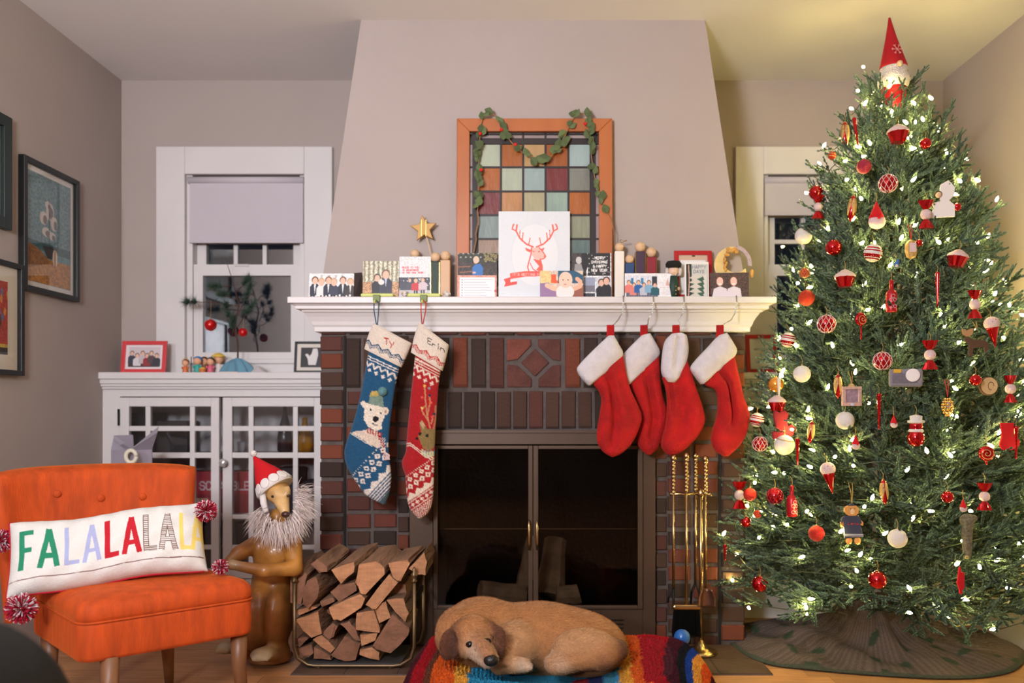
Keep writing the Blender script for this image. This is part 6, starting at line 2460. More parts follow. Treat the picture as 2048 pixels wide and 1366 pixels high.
me = mesh_np('inner_foliage', np.concatenate(bigv), bigf, False, np.concatenate(bigc))
tag(link('inner_foliage', me, m_needle, tree), kind='stuff')
B().tube([(TX, TD, .0), (TX, TD, .6), (TX, TD, 2.32)], [.03, .026, .008], 10).build('trunk', M('brown_trunk', (70, 54, 40), rough=.9, var=.2), tree)

# ---- knitted tree skirt
na, nrr = 260, 46
th = np.linspace(0, 2 * np.pi, na, endpoint=False)
rr = np.linspace(.03, 1, nrr)
RRm, TT = np.meshgrid(rr, th, indexing='ij')
ea = .62 + .03 * np.sin(5 * TT + 1)
eb = .43 + .02 * np.sin(4 * TT)
scx, scy = 1.385, 3.325
Xs = scx + RRm * ea * np.cos(TT)
Ys = scy + RRm * eb * np.sin(TT)
Xs = np.minimum(Xs, 1.955 - .01 * RRm)
Ys = np.minimum(Ys, 3.735)
fold = np.sin(TT * 7 + 2 * RRm) * .5 + np.sin(TT * 11 - 3 * RRm + 1) * .35 + np.sin(TT * 4 + 6 * RRm) * .4
Zs = .01 + .17 * np.exp(-(RRm / .30) ** 2) + .035 * (1 - RRm) ** .7 + .034 * np.abs(fold) * np.sin(np.pi * RRm) ** .6 + .014 * np.sin(Xs * 31 + Ys * 17) * np.sin(np.pi * RRm)
Zs = np.maximum(Zs, .010)
cs = np.zeros(Xs.shape + (3,))
cs[:] = np.array((100, 84, 80)) / 255
rib = np.sin(TT * 120)
cs *= (1 + .10 * np.sign(rib) * (RRm > .2))[..., None]
rl = np.random.RandomState(6)
for k in range(34):
    a, r_ = rl.rand() * 6.28, rl.uniform(.35, .95)
    x_, y_ = scx + r_ * .62 * math.cos(a), scy + r_ * .43 * math.sin(a)
    dx_, dy_ = Xs - x_, Ys - y_
    ca, sa_ = math.cos(a * 3), math.sin(a * 3)
    mk = ((dx_ * ca + dy_ * sa_) / .030) ** 2 + ((-dx_ * sa_ + dy_ * ca) / .016) ** 2 < 1
    cs[mk] = np.array((52, 66, 52)) / 255
cs[RRm > .965] = np.array((66, 72, 60)) / 255
ii = np.arange(nrr * na).reshape(nrr, na)
i2 = np.roll(ii, -1, 1)
fq = np.stack([ii[:-1], ii[1:], i2[1:], i2[:-1]], -1).reshape(-1, 4)
me = mesh_np('tree_skirt', np.stack([Xs, Ys, Zs], -1).reshape(-1, 3), fq, True, lin_np(cs).reshape(-1, 3))
sk = tag(link('tree_skirt', me, M('ribbed_knit', attr=True, rough=.97, var=.12, vscale=120, bump=.7, bscale=200)), 'rumpled grey knitted tree skirt with green leaf motifs', 'tree skirt')
md = sk.modifiers.new('solid', 'SOLIDIFY')
md.thickness = .006
md.offset = -1

# ---- string of lights
sl = thing('string_lights', 'long string of white lights wound round the tree', 'string lights', (TX, TD, .3))
m_bulb = M('glowing_white_bulb', (255, 234, 142), rough=.3, emit=230.0)
m_sock = M('green_socket', (30, 40, 28), rough=.6, var=.1)
wpts = []
for k in range(720):
    t = k / 719
    z = .30 + 1.95 * t
    R = RZ(z) * .86
    a = t * 2 * math.pi * 15
    x_, y_ = TX + R * math.cos(a), TD + R * math.sin(a)
    wpts.append((min(x_, 1.96), min(y_, 3.68), z + .02 * math.sin(k * .9)))
B().tube(wpts, .0018, 4).build('wire', m_sock, sl)
bb = B().lathe([(.0025, 0), (.0056, .005), (.0050, .014), (.0008, .0225)], 6)
bo = bb.build('bulb', m_bulb, sl, smooth=True, local=True)
cands = [t for t in tips_front]
rs2 = random.Random(21)
rs2.shuffle(cands)
nb = 0
for (tip, dv) in cands[:265]:
    o_ = bo if nb == 0 else bo.copy()
    if nb:
        COL.objects.link(o_)
    nb += 1
    pos = tip - dv * rs2.uniform(-.012, .09) + Vector((rs2.uniform(-.03, .03), rs2.uniform(-.03, .01), rs2.uniform(-.02, .03)))
    pos.x = min(pos.x, 1.95)
    ud = Vector((rs2.uniform(-1, 1), rs2.uniform(-1, .3), rs2.uniform(-.3, 1))).normalized()
    mt = ud.to_track_quat('Z', 'Y').to_matrix().to_4x4()
    mt.translation = pos - Vector(sl.location)
    o_.matrix_parent_inverse = Matrix.Identity(4)
    o_.matrix_basis = mt
# loose loops of wire under the branches
for (pts) in ([(1490, 1158), (1510, 1163), (1535, 1157), (1562, 1162), (1580, 1157)], [(1930, 1162), (1955, 1173), (1980, 1168), (2000, 1160), (2025, 1172), (2046, 1172)]):
    B().tube([P(a, b, 2.95 if a < 1700 else 3.02) for a, b in smooth_poly(pts, 16, 2)], .0022, 5).build('wire', m_sock, sl, smooth=True)

# ---- gnome topper
TDp = 3.17
gn = thing('gnome_topper', 'red hatted gnome with a white beard on the tree top', 'tree topper', P(1787, 205, TDp))
gx = px(1787, TDp)
m_grf = M('dark_red_felt', (166, 18, 28), rough=.95, var=.06)
zh = pz(137, TDp)
tipx = px(1779, TDp) - gx
pr = []
hh = pz(36, TDp) - zh
b = B()
n = 24
v, f = [], []
for (t, r_) in ((0, .050), (.03, .052), (.3, .037), (.6, .021), (.85, .010), (1, .004)):
    for k in range(n):
        a_ = 2 * math.pi * k / n
        v.append((gx + tipx * t + r_ * math.cos(a_), TDp + r_ * math.sin(a_), zh + hh * t))
for i in range(5):
    f += [(i * n + k, i * n + (k + 1) % n, (i + 1) * n + (k + 1) % n, (i + 1) * n + k) for k in range(n)]
f += [tuple(range(n)), tuple(range(5 * n, 6 * n))]
b.add(v, f).build('hat', m_grf, gn, smooth=True)
sf = B()
c_ = Vector((gx - .005, TDp - .0445, pz(108, TDp)))
for k in range(6):
    a_ = k * math.pi / 3
    dx_, dz_ = math.cos(a_), math.sin(a_)
    sf.tube([c_, c_ + Vector((dx_ * .022, .006 * dz_, dz_ * .022))], .0012, 4)
    e_ = c_ + Vector((dx_ * .014, .004 * dz_, dz_ * .014))
    for s in (-.6, .6):
        sf.tube([e_, e_ + Vector((math.cos(a_ + s) * .008, -.001, math.sin(a_ + s) * .008))], .001, 4)
sf.build('snowflake', M('pale_embroidery', (214, 150, 146), rough=.9, var=.05), gn)
bd = []
for k in range(9):
    t = k / 8
    bd.append((.050 + .010 * math.sin(math.pi * min(1, t * 1.3)), zh + .004 - .088 * (1 - t)))
bd[0] = (.044, bd[0][1])
B().lathe(bd, 24, Matrix.Translation((gx, TDp, 0))).build('beard', M('white_fluff', (224, 212, 204), rough=.95, var=.1, vscale=60, bump=.9, bscale=200), gn, smooth=True)
B().ball((gx - .001, TDp - .058, zh - .004), .011, 14, 10).build('nose', m_wood, gn, smooth=True)
B().lathe([(.030, zh - .16), (.044, zh - .12), (.048, zh - .078)], 20, Matrix.Translation((gx, TDp, 0))).build('body', m_grf, gn, smooth=True)


# ================================================================== ornaments
def front(x, y):
    d = 2.9
    for _ in range(12):
        X, z = px(x, d), pz(y, d)
        R = RZ(z)
        dx_ = X - TX
        nd = TD - math.sqrt(max(R * R - dx_ * dx_, 0.0)) * .97 - .052
        d = d * .4 + nd * .6
    return d


m_rg = M('red_mirror_glass', (190, 16, 22), rough=.12, metal=.75, var=.04, coat=.4)
m_rgl = M('red_glitter', (186, 30, 26), rough=.45, metal=.3, var=.5, vscale=420, bump=.6, bscale=500)
m_pgl = M('pink_red_glitter', (170, 44, 66), rough=.45, metal=.3, var=.5, vscale=420, bump=.6, bscale=500)
m_og = M('orange_red_glitter', (206, 60, 30), rough=.4, metal=.3, var=.5, vscale=420, bump=.6, bscale=500)
m_wg = M('white_glitter', (226, 216, 206), rough=.6, var=.12, vscale=500, bump=.5, bscale=500)
m_pw = M('pink_white_glitter', (220, 190, 186), rough=.6, var=.12, vscale=500, bump=.5, bscale=500)
m_go = M('gold_glitter', (196, 160, 100), rough=.4, metal=.5, var=.3, vscale=400, bump=.4, bscale=500)
m_amb = M('amber_glass', (226, 150, 50), rough=.15, metal=.4, var=.1, coat=.5)
m_thr = M('gold_thread', (176, 140, 70), rough=.6, metal=.3, var=.1)
m_redcord = M('red_cord', (190, 40, 30), rough=.8, var=.1)
m_brnf = M('brown_felt', (84, 58, 40), rough=.95, var=.1)
m_darkf = M('maroon_felt', (126, 22, 34), rough=.95, var=.1, bump=.2, bscale=200)


def hang(t, h, k, ln=.03, mat=None):
    B().lathe([(.10 * k, h - .02 * k), (.10 * k, h + .10 * k), (.04 * k, h + .14 * k)], 10).build('cap', m_go, t, smooth=True, local=True)
    B().tube([(0, 0, h + .12 * k), (.002, 0, h + .12 * k + ln * .5), (-.001, .01, h + .12 * k + ln)], .0008, 4).build('hook', mat or m_thr, t, local=True)


def o_ball(t, r, mat, cap=True, bands=None, lat=None):
    B().ball((0, 0, 0), r, 22, 14).build('ball', mat, t, smooth=True, local=True)
    if bands:
        for (z0, z1, m_) in bands:
            pr_ = [(math.sqrt(max(0, 1 - z * z)) * r * 1.006, z * r) for z in np.linspace(z0, z1, 5)]
            o_ = B().lathe(pr_, 22).build('stripe', m_, t, smooth=True, local=True)
            o_.rotation_euler = (.1, .18, 0)
    if lat:
        lb_ = B()
        for s in (1, -1):
            for k in range(10):
                lb_.tube([(r * 1.005 * math.cos(a) * math.cos(b), r * 1.005 * math.cos(a) * math.sin(b), r * 1.005 * math.sin(a)) for a, b in
                          [(-1.35 + 2.7 * j / 14, k * .628 + s * 1.6 * j / 14) for j in range(15)]], r * .035, 4)
        lb_.build('lattice', lat, t, local=True)
    if cap:
        hang(t, r, r)


def o_candy(t, h, mid=None):
    r = h * .19
    B().ball((0, 0, 0), r, 18, 12).build('centre', mid or m_pw, t, smooth=True, local=True)
    for s in (1, -1):
        v, f = [], []
        n = 16
        for j, (zz, rad) in enumerate(((r * .8, r * .3), (r * 1.5, r * .8), (h * .5, r * 1.15))):
            for k in range(n):
                a_ = 2 * math.pi * k / n
                w_ = 1 + .25 * (k % 2) * (j / 2)
                v.append((rad * w_ * math.cos(a_), rad * w_ * math.sin(a_) * .6, s * zz))
        f = [(j * n + k, j * n + (k + 1) % n, (j + 1) * n + (k + 1) % n, (j + 1) * n + k) for j in range(2) for k in range(n)] + [tuple(range(2 * n, 3 * n))]
        B().add(v, f).build('wrapper_end', m_rg, t, local=True)
    hang(t, h * .5, r * .6)


def o_icicle(t, h, mat=None):
    pr_ = [(.0012, -h / 2)] + [(.002 + .0052 * (j / 20) + (.0011 if j % 2 else 0), -h / 2 + h * .94 * j / 20) for j in range(1, 21)]
    B().lathe(pr_, 10).build('icicle', mat or m_rg, t, smooth=True, local=True)
    B().tube([(.0072 * (j / 40) * math.cos(j * .9) + .001, .0072 * (j / 40) * math.sin(j * .9), -h / 2 + h * .9 * j / 40) for j in range(4, 36)], .0012, 4).build('gold_twist', m_go, t, local=True)
    hang(t, h * .44, .02)


def o_corn(t, h):
    B().lathe([(.002, -h * .5), (h * .10, -h * .36), (h * .15, -.05 * h), (h * .15, .15 * h), (h * .10, .38 * h), (h * .04, .46 * h)], 14).build('red_core', m_rg, t, smooth=True, local=True)
    for k in range(4):
        a_ = k * math.pi / 2 + .5
        v = []
        for (zz, ww, rr_) in ((.46, .05, .05), (.30, .13, .13), (.1, .15, .165), (-.1, .10, .165), (-.3, .015, .14)):
            for s in (-1, 0, 1):
                aa = a_ + s * ww / .15 * .72
                v.append((h * rr_ * math.cos(aa), h * rr_ * math.sin(aa), h * zz))
        f = [(j * 3 + q, j * 3 + q + 1, j * 3 + q + 4, j * 3 + q + 3) for j in range(4) for q in range(2)]
        o_ = B().add(v, f).build('gold_husk', m_go, t, smooth=True, local=True)
        md_ = o_.modifiers.new('s', 'SOLIDIFY')
        md_.thickness = .002
    hang(t, h * .46, .025)


def o_cupcake(t, w_):
    n = 20
    v, f = [], []
    for j, (zz, rad) in enumerate(((-.42, .30), (.08, .48))):
        for k in range(n):
            a_ = 2 * math.pi * k / n
            q = 1 + (.05 if k % 2 else -.03)
            v.append((w_ * rad * q * math.cos(a_), w_ * rad * q * math.sin(a_), w_ * zz))
    f = [(k, (k + 1) % n, n + (k + 1) % n, n + k) for k in range(n)] + [tuple(range(n)), tuple(range(n, 2 * n))]
    B().add(v, f).build('cup', m_rg, t, local=True)
    B().lathe([(w_ * .50, .06 * w_), (w_ * .51, .12 * w_), (w_ * .44, .22 * w_), (w_ * .30, .32 * w_), (w_ * .16, .42 * w_), (w_ * .04, .46 * w_)], 18).build('frosting', m_pw, t, smooth=True, local=True)
    hang(t, w_ * .46, w_ * .22)


def o_bottle(t, h):
    r = h * .17
    B().lathe([(r * .95, -h * .5), (r, -h * .47), (r, h * .05), (r * .8, h * .14), (r * .38, h * .2), (r * .36, h * .44), (r * .42, h * .45), (r * .3, h * .5)], 18).build('bottle', M('red_frosted_glass', (170, 24, 34), rough=.3, metal=.3, var=.15), t, smooth=True, local=True)
    for (a_, zz) in ((-1.9, -.34), (-1.2, -.34), (-1.9, -.14), (-1.2, -.14), (-1.55, -.02)):
        B().tube([(r * 1.03 * math.cos(a_ + .32 * math.cos(q * .7)), r * 1.03 * math.sin(a_ + .32 * math.cos(q * .7)), h * (zz + .055 * math.sin(q * .7))) for q in range(9)], .0009, 4).build('swirl', m_pw, t, local=True)
    hang(t, h * .5, .02)


def o_lolly(t, h, stick=True):
    r = h * .25 if stick else h * .5
    z0 = h * .25 if stick else 0
    b_ = B().ball((0, 0, z0), (r, r * .45, r), 20, 12).build('candy_disc', m_rg, t, smooth=True, local=True)
    B().tube([(r * .85 * (q / 26) * math.cos(q * .5), -r * .47 * math.sqrt(max(.05, 1 - (q / 29) ** 2)), z0 + r * .85 * (q / 26) * math.sin(q * .5)) for q in range(2, 27)], .0013, 4).build('swirl', m_go, t, local=True)
    B().tube([(0, 0, z0 - r * .9), (0, 0, -h * .5 if stick else -h * .75)], .0032, 8).build('stick', m_rg, t, smooth=True, local=True)
    hang(t, z0 + r, .018)


def o_cone(t, h):
    r = h * .22
    B().lathe([(.0015, -h * .5)] + [(r * .9 * j / 14 + (.0006 if j % 2 else 0), -h * .5 + h * .66 * j / 14) for j in range(1, 15)], 16).build('cone', m_rg, t, smooth=True, local=True)
    B().ball((0, 0, h * .28), (r * 1.08, r * 1.08, r), 18, 12).build('ice_cream', m_pw, t, smooth=True, local=True)
    for (a_, zz) in ((-2.2, .34), (-1.5, .30), (-1.0, .37), (-1.7, .40), (-.6, .31)):
        B().ball((r * 1.0 * math.cos(a_), r * 1.0 * math.sin(a_), h * zz), .0018, 6, 5).build('sprinkle', M('berry_dot', (150, 60, 80), rough=.5, var=.1), t, smooth=True, local=True)
    hang(t, h * .5, .018)


def o_gnome(t, h, tilt=0):
    B().lathe([(h * .24, 0), (h * .2, h * .1), (.001, h * .55)], 18, Matrix.Translation((-h * .02, 0, 0))).build('hat', m_felt, t, smooth=True, local=True)
    B().ball((0, 0, -h * .12), (h * .27, h * .18, h * .24), 16, 12).build('beard', m_pw, t, smooth=True, local=True)
    B().ball((0, -h * .2, -h * .02), h * .055, 10, 8).build('nose', m_felt, t, smooth=True, local=True)
    B().tube([(-h * .02, 0, h * .54), (0, .005, h * .54 + .03)], .0012, 5).build('cord', m_thr, t, local=True)


def o_flat(t, poly, sc_, mat, th=.008, name='felt_shape'):
    B().prism([(a * sc_, b_ * sc_) for a, b_ in poly], (0, -th / 2, 0), (1, 0, 0), (0, 0, 1), (0, th, 0)).build(name, mat, t, bevel=.002, local=True)


def o_cord(t, z, ln, mat):
    B().tube([(0, 0, z), (-.003, 0, z + ln * .5), (-.008, .01, z + ln)], .0012, 5).build('cord', mat, t, local=True)
    B().tube([(0, 0, z), (.003, 0, z + ln * .5), (.004, .01, z + ln)], .0012, 5).build('cord', mat, t, local=True)


SOCK = [(-.28, .5), (.28, .5), (.22, .0), (.5, -.12), (.5, -.34), (.2, -.5), (-.2, -.5), (-.32, -.3), (-.22, 0)]
G = 'ornaments on the christmas tree'


def orn(name, label, x, y, off=0.0, tilt=0.0, cat='ornament'):
    d = front(x, y) + off
    p = P(x, y, d)
    p.x = min(p.x, 1.93)
    t = thing(name, label, cat, p, G)
    t.rotation_euler = (0, tilt, rnd.uniform(-.3, .3))
    return t, d / F


def put(kind, label, x, y, size, off=0.0, tilt=0.0, **k):
    nm = {'ball': 'bauble', 'candy': 'candy_ornament', 'icicle': 'icicle_ornament', 'corn': 'corn_ornament', 'cupcake': 'cupcake_ornament', 'bottle': 'bottle_ornament',
          'lolly': 'lollipop_ornament', 'cone': 'ice_cream_ornament', 'gnome': 'gnome_ornament'}[kind]
    t, s = orn(nm, label, x, y, off, tilt)
    globals()['o_' + kind](t, size * s, **k)
    return t


RS = [(.45, .62, m_rg), (.18, .32, m_rg), (-.5, -.15, m_rg), (-.72, -.58, m_rg)]
put('corn', 'gold husked red corn ornament near the top left', 1690, 269, 54)
put('icicle', 'red twisted icicle beside the topmost corn ornament', 1712, 263, 62, tilt=-.15)
put('cupcake', 'red cupcake ornament just below the gnome topper', 1796, 268, 42)
put('ball', 'small red glass bauble at the upper right edge', 1851, 287, 11, mat=m_rg)
put('ball', 'tiny red bauble with gold stripes at the upper left edge', 1664, 311, 8, mat=m_og, bands=[(.2, .4, m_go), (-.4, -.2, m_go)])
put('ball', 'dark pink glitter bauble above the topmost lattice bauble', 1728, 333, 14.5, mat=m_pgl)
put('ball', 'red lattice bauble, topmost of its kind', 1776, 367, 18, mat=m_rg, lat=m_pw)
put('ball', 'plain red bauble at the upper left edge below the gold striped one', 1632, 385, 14, mat=m_rg)
put('candy', 'wrapped candy ornament at the upper left edge of the tree', 1636, 414, 46)
put('corn', 'red corn ornament left of the santa gnome', 1704, 416, 54, tilt=.12)
put('gnome', 'red pointed gnome ornament with a grey white beard', 1754, 436, 62)
put('candy', 'wrapped candy ornament in front of the white angel', 1852, 429, 56)
put('ball', 'small dark red bauble at the right edge near the white angel', 1914, 414, 8, mat=m_rg)
put('ball', 'white bauble against the window at the left edge', 1607, 472, 17, mat=m_wg)
put('ball', 'shiny red bauble left of the striped one, upper half', 1667, 495, 16, mat=m_rg)
put('ball', 'red and white striped bauble in the upper middle', 1746, 506, 18, mat=m_wg, bands=RS)
put('ball', 'tiny red bauble beside the gold lantern ornament', 1838, 486, 7, mat=m_rg)
put('cupcake', 'red cupcake ornament at the right edge, upper half', 1915, 517, 40, tilt=.2)
put('ball', 'small mosaic bauble of red and gold at the left edge', 1609, 546, 10, mat=m_og, lat=m_go)
put('cupcake', 'red cupcake ornament at the middle left', 1690, 557, 40)
put('bottle', 'red glass bottle ornament in the middle of the tree', 1783, 592, 64)
put('icicle', 'red twisted icicle right of the upper bottle ornament', 1875, 577, 74)
put('ball', 'orange red glitter bauble at the left edge', 1613, 596, 16, mat=m_og)
put('candy', 'wrapped candy ornament at the right edge, upper of three there', 1950, 609, 56)
put('ball', 'red lattice bauble left of the lollipop', 1653, 648, 18, mat=m_rg, lat=m_pw)
put('lolly', 'red swirl lollipop ornament on a thin stick', 1722, 652, 54)
put('cone', 'ice cream cone ornament at the right edge', 1986, 664, 62, tilt=-.2)
put('ball', 'striped bauble by the red framed card', 1576, 680, 15, mat=m_wg, bands=RS)
put('candy', 'wrapped candy ornament in the middle right', 1860, 710, 58)
put('ball', 'red lattice bauble beside the felt camera', 1765, 722, 18, mat=m_rg, lat=m_pw)
put('ball', 'white bauble at the left below the orange glitter one', 1604, 748, 17, mat=m_wg)
put('corn', 'red corn ornament left of the pink photo frame', 1676, 772, 50)
put('ball', 'red bauble overlapping the wooden slice', 1951, 760, 11.5, mat=m_rg, off=-.03)
put('candy', 'wrapped candy ornament at the far right beside the wooden slice', 2021, 778, 54)
put('icicle', 'red twisted icicle below the felt camera', 1758, 821, 76)
put('cupcake', 'red cupcake ornament at the left edge above the felt stocking', 1554, 807, 36)
put('ball', 'striped bauble at the left edge beside the plush stocking', 1514, 840, 14, mat=m_wg, bands=RS)
put('ball', 'red lattice bauble at the left edge beside the plush stocking', 1520, 888, 15, mat=m_rg, lat=m_pw)
put('ball', 'large white bauble with gold below the felt stocking', 1569, 890, 20, mat=m_wg, bands=[(.5, .6, m_go)])
put('corn', 'red corn ornament left of the lower white bauble', 1622, 864, 46, tilt=.1)
put('icicle', 'red twisted icicle below the lower left corn ornament', 1595, 905, 64)
put('ball', 'white bauble under the pink photo frame', 1690, 841, 18, mat=m_wg)
put('gnome', 'tiny red capped gnome ornament right of the icicle', 1788, 846, 28)
put('gnome', 'tiny red capped gnome ornament below the middle white bauble', 1712, 888, 32)
put('lolly', 'round red swirl candy ornament at the right', 1973, 907, 30, stick=False)
put('icicle', 'red twisted icicle at the far right edge', 2032, 883, 70)
put('cone', 'ice cream cone ornament in the lower left middle', 1659, 956, 64, tilt=-.18)
put('corn', 'red corn ornament right of the wooden bear', 1768, 983, 52, tilt=-.08)
put('candy', 'wrapped candy ornament at the lower left edge', 1479, 990, 54)
put('ball', 'red bauble behind the lower left candy', 1500, 989, 13, mat=m_rgl, off=.02)
put('ball', 'red bauble with white flower near the lower bottle', 1550, 992, 16, mat=m_rg, lat=m_pgl)
put('bottle', 'red glass bottle ornament at the lower left', 1584, 1002, 62)
put('ball', 'red glitter bauble left of the wooden bear', 1633, 1067, 16, mat=m_rgl)
put('ball', 'white bauble right of the wooden bear', 1795, 1077, 19, mat=m_wg)
put('ball', 'small red bauble at the lower right', 1895, 994, 12, mat=m_rg)
put('candy', 'wrapped candy ornament at the lower right', 1969, 993, 54)
put('gnome', 'tiny red capped gnome ornament at the lower right', 1927, 1014, 28)
put('ball', 'small plain red bauble at the lower left edge', 1492, 1044, 10.5, mat=m_rg)
put('ball', 'small amber and red bauble near the lower left edge', 1515, 1028, 8, mat=m_og)
put('ball', 'red bauble hanging lowest at the left', 1520, 1168, 16, mat=m_rg)
put('ball', 'large red bauble hanging lowest in the middle', 1755, 1160, 18, mat=m_rg)
put('icicle', 'short red icicle at the far lower left edge', 1450, 1104, 34)
put('ball', 'amber glass bauble at the left edge by the white wall', 1552, 769, 15, mat=m_amb)
put('icicle', 'striped candy cane stick before the amber bauble', 1558, 775, 44, off=-.02, mat=m_wg)

t, s = orn('angel_ornament', 'white wooden angel ornament at the right edge', 1888, 402)
o_flat(t, [(-.1, .5), (.12, .62), (.3, .4), (.28, .15), (.14, .0), (.3, -.15), (.3, -.5), (-.42, -.5), (-.28, -.2), (-.34, -.05), (-.1, 0), (-.14, .2)], 66 * s, M('white_painted_ply', (224, 214, 204), rough=.6, var=.05), name='body')
B().ball((-.16 * 66 * s, -.006, .18 * 66 * s), 6 * s, 12, 8).build('head', m_wood, t, smooth=True, local=True)
B().ball((-.16 * 66 * s, 0, .2 * 66 * s), (8 * s, 6 * s, 8 * s), 12, 8).build('hair', m_black, t, smooth=True, local=True)
t, s = orn('lantern_ornament', 'gold glass lantern ornament on a red cord', 1822, 498)
B().lathe([(.003, -20 * s), (9 * s, -16 * s), (12 * s, -4 * s), (12 * s, 8 * s), (8 * s, 15 * s), (3 * s, 18 * s)], 8).build('lantern', m_go, t, local=True)
B().box(-6 * s, 6 * s, -12.4 * s, -11 * s, -8 * s, 10 * s).build('pane', m_pw, t, local=True)
o_cord(t, 17 * s, .06, m_redcord)
t, s = orn('bird_ornament', 'tiny blue bird ornament in the upper middle', 1793, 529)
B().ball((0, 0, 0), (5 * s, 5 * s, 6 * s), 12, 8).ball((3 * s, 0, 6 * s), (3 * s, 3 * s, 5 * s), 10, 7).build('body', M('blue_paint', (40, 96, 160), rough=.4, var=.1), t, smooth=True, local=True)
B().ball((-2 * s, -4 * s, -3 * s), (3 * s, 2 * s, 3.4 * s), 10, 7).build('breast', m_pw, t, smooth=True, local=True)
t, s = orn('moose_ornament', 'brown felt moose ornament with tan antlers', 1952, 686)
o_flat(t, [(-.42, .18), (-.3, .26), (-.1, .12), (.34, .1), (.46, -.05), (.44, -.5), (.32, -.5), (.28, -.16), (-.1, -.18), (-.14, -.5), (-.28, -.5), (-.26, -.02), (-.42, .05)], 52 * s, m_brnf, name='body')
o_flat(t, [(-.36, .24), (-.5, .36), (-.52, .56), (-.36, .48), (-.26, .52), (-.1, .58), (-.12, .36), (-.24, .24)], 52 * s, M('tan_felt', (170, 128, 84), rough=.95, var=.1), name='antlers')
o_cord(t, 26 * s, .03, m_thr)
t, s = orn('camera_ornament', 'grey felt camera ornament with a white lens', 1811, 756)
B().box(-31 * s, 31 * s, -9 * s, 9 * s, -18 * s, 18 * s).build('felt_body', M('grey_felt', (128, 122, 128), rough=.97, var=.15, vscale=150, bump=.4, bscale=200), t, bevel=6 * s, seg=3, smooth=False, local=True)
B().box(-26 * s, 20 * s, -10.5 * s, -9 * s, -10 * s, 8 * s).build('front_patch', M('dark_grey_felt', (108, 100, 108), rough=.97, var=.15, vscale=150), t, bevel=.001, local=True)
B().lathe([(13 * s, 0), (13 * s, 4 * s), (10 * s, 5 * s)], 24, Matrix.Translation((11 * s, -10 * s, 5 * s)) @ Matrix.Rotation(math.pi / 2, 4, 'X')).build('lens', m_wfelt, t, smooth=False, local=True)
B().box(-24 * s, -10 * s, -11.5 * s, -9 * s, 10 * s, 17 * s).build('viewfinder', M('yellow_felt', (206, 160, 50), rough=.95, var=.08), t, local=True)
t, s = orn('frame_ornament', 'small square pink photo frame ornament', 1703, 792)
fm_ = B()
for q in ((-19, 19, 13, 19), (-19, 19, -20, -13), (-19, -12, -13, 13), (12, 19, -13, 13)):
    fm_.box(q[0] * s, q[1] * s, -4 * s, 4 * s, q[2] * s, q[3] * s)
fm_.build('frame', M('rose_gilt', (206, 168, 150), rough=.4, metal=.3, var=.25, vscale=120), t, bevel=.001, local=True)
B().box(-12 * s, 12 * s, -1 * s, 1 * s, -13 * s, 13 * s).build('photo', M('mauve_photo', (150, 122, 130), rough=.5, var=.35, vscale=90), t, local=True)
B().ball((0, -5 * s, -17 * s), (3.4 * s, 2 * s, 3.4 * s), 4, 3).build('gem', M('pale_gem', (190, 196, 226), rough=.1, var=.05), t, local=True)
B().lathe([(6 * s, 0), (6 * s, 3 * s)], 14, Matrix.Translation((0, 2 * s, 19 * s)) @ Matrix.Rotation(math.pi / 2, 4, 'X')).build('crest', m_go, t, local=True)
o_cord(t, 21 * s, .05, m_thr)
t, s = orn('wood_slice_ornament', 'pale wooden slice ornament at the right edge', 1976, 772)
B().lathe([(18 * s, -4 * s), (19 * s, 0), (18 * s, 4 * s)], 26, Matrix.Rotation(math.pi / 2, 4, 'X')).build('bark_edge', m_brnf, t, smooth=False, local=True)
B().lathe([(17 * s, 4.2 * s), (17 * s, 4.8 * s)], 26, Matrix.Rotation(math.pi / 2, 4, 'X')).build('face', M('pale_slice', (200, 166, 116), rough=.7, var=.15, vscale=60), t, local=True)
B().tube([(6 * s * math.cos(q * .6) + 3 * s, -5.2 * s, 8 * s * math.sin(q * .6)) for q in range(9)], .001, 4).build('burnt_line', m_brnf, t, local=True)
t, s = orn('crystal_ornament', 'gold crystal teardrop ornament on a red ribbon', 1895, 813)
cb = B()
for j in range(7):
    zz = -18 + j * 5.4
    rr_ = 9 * math.sin(math.pi * (j + .8) / 8) + 1
    for k in range(7):
        a_ = k * .9 + j * .45
        cb.ball((rr_ * s * math.cos(a_), rr_ * s * math.sin(a_), zz * s), 2.8 * s, 5, 4)
cb.build('crystals', m_gold, t, local=True)
B().ball((0, -6 * s, 3 * s), (4 * s, 3 * s, 6 * s), 10, 8).build('stone', M('mauve_stone', (170, 150, 150), rough=.1, var=.1), t, smooth=True, local=True)
o_cord(t, 19 * s, .06, m_redcord)
t, s = orn('snowman_ornament', 'red glass snowman ornament with white hat and scarf', 1832, 861)
B().lathe([(4 * s, -32 * s), (14 * s, -27 * s), (17 * s, -14 * s), (13 * s, -3 * s), (11 * s, 0), (13 * s, 8 * s), (12 * s, 16 * s), (6 * s, 18 * s)], 20).build('body', m_rg, t, smooth=True, local=True)
B().lathe([(12 * s, -4 * s), (15 * s, -1 * s), (12 * s, 3 * s)], 20).build('scarf', m_wg, t, smooth=True, local=True)
B().lathe([(12 * s, 14 * s), (16 * s, 16 * s), (16 * s, 20 * s), (11 * s, 21 * s), (12 * s, 29 * s), (4 * s, 31 * s)], 20).build('hat', m_wg, t, smooth=True, local=True)
hang(t, 31 * s, .03)
t, s = orn('felt_stocking_ornament', 'maroon felt boot ornament at the left edge', 1564, 850)
o_flat(t, [(-.26, .5), (-.1, .42), (.1, .5), (.22, .36), (.14, .16), (.2, -.05), (.34, .06), (.46, -.06), (.36, -.34), (.02, -.5), (-.3, -.46), (-.34, -.24), (-.22, -.06), (-.3, .3)], 60 * s, m_darkf, .014)
o_cord(t, 28 * s, .03, m_redcord)
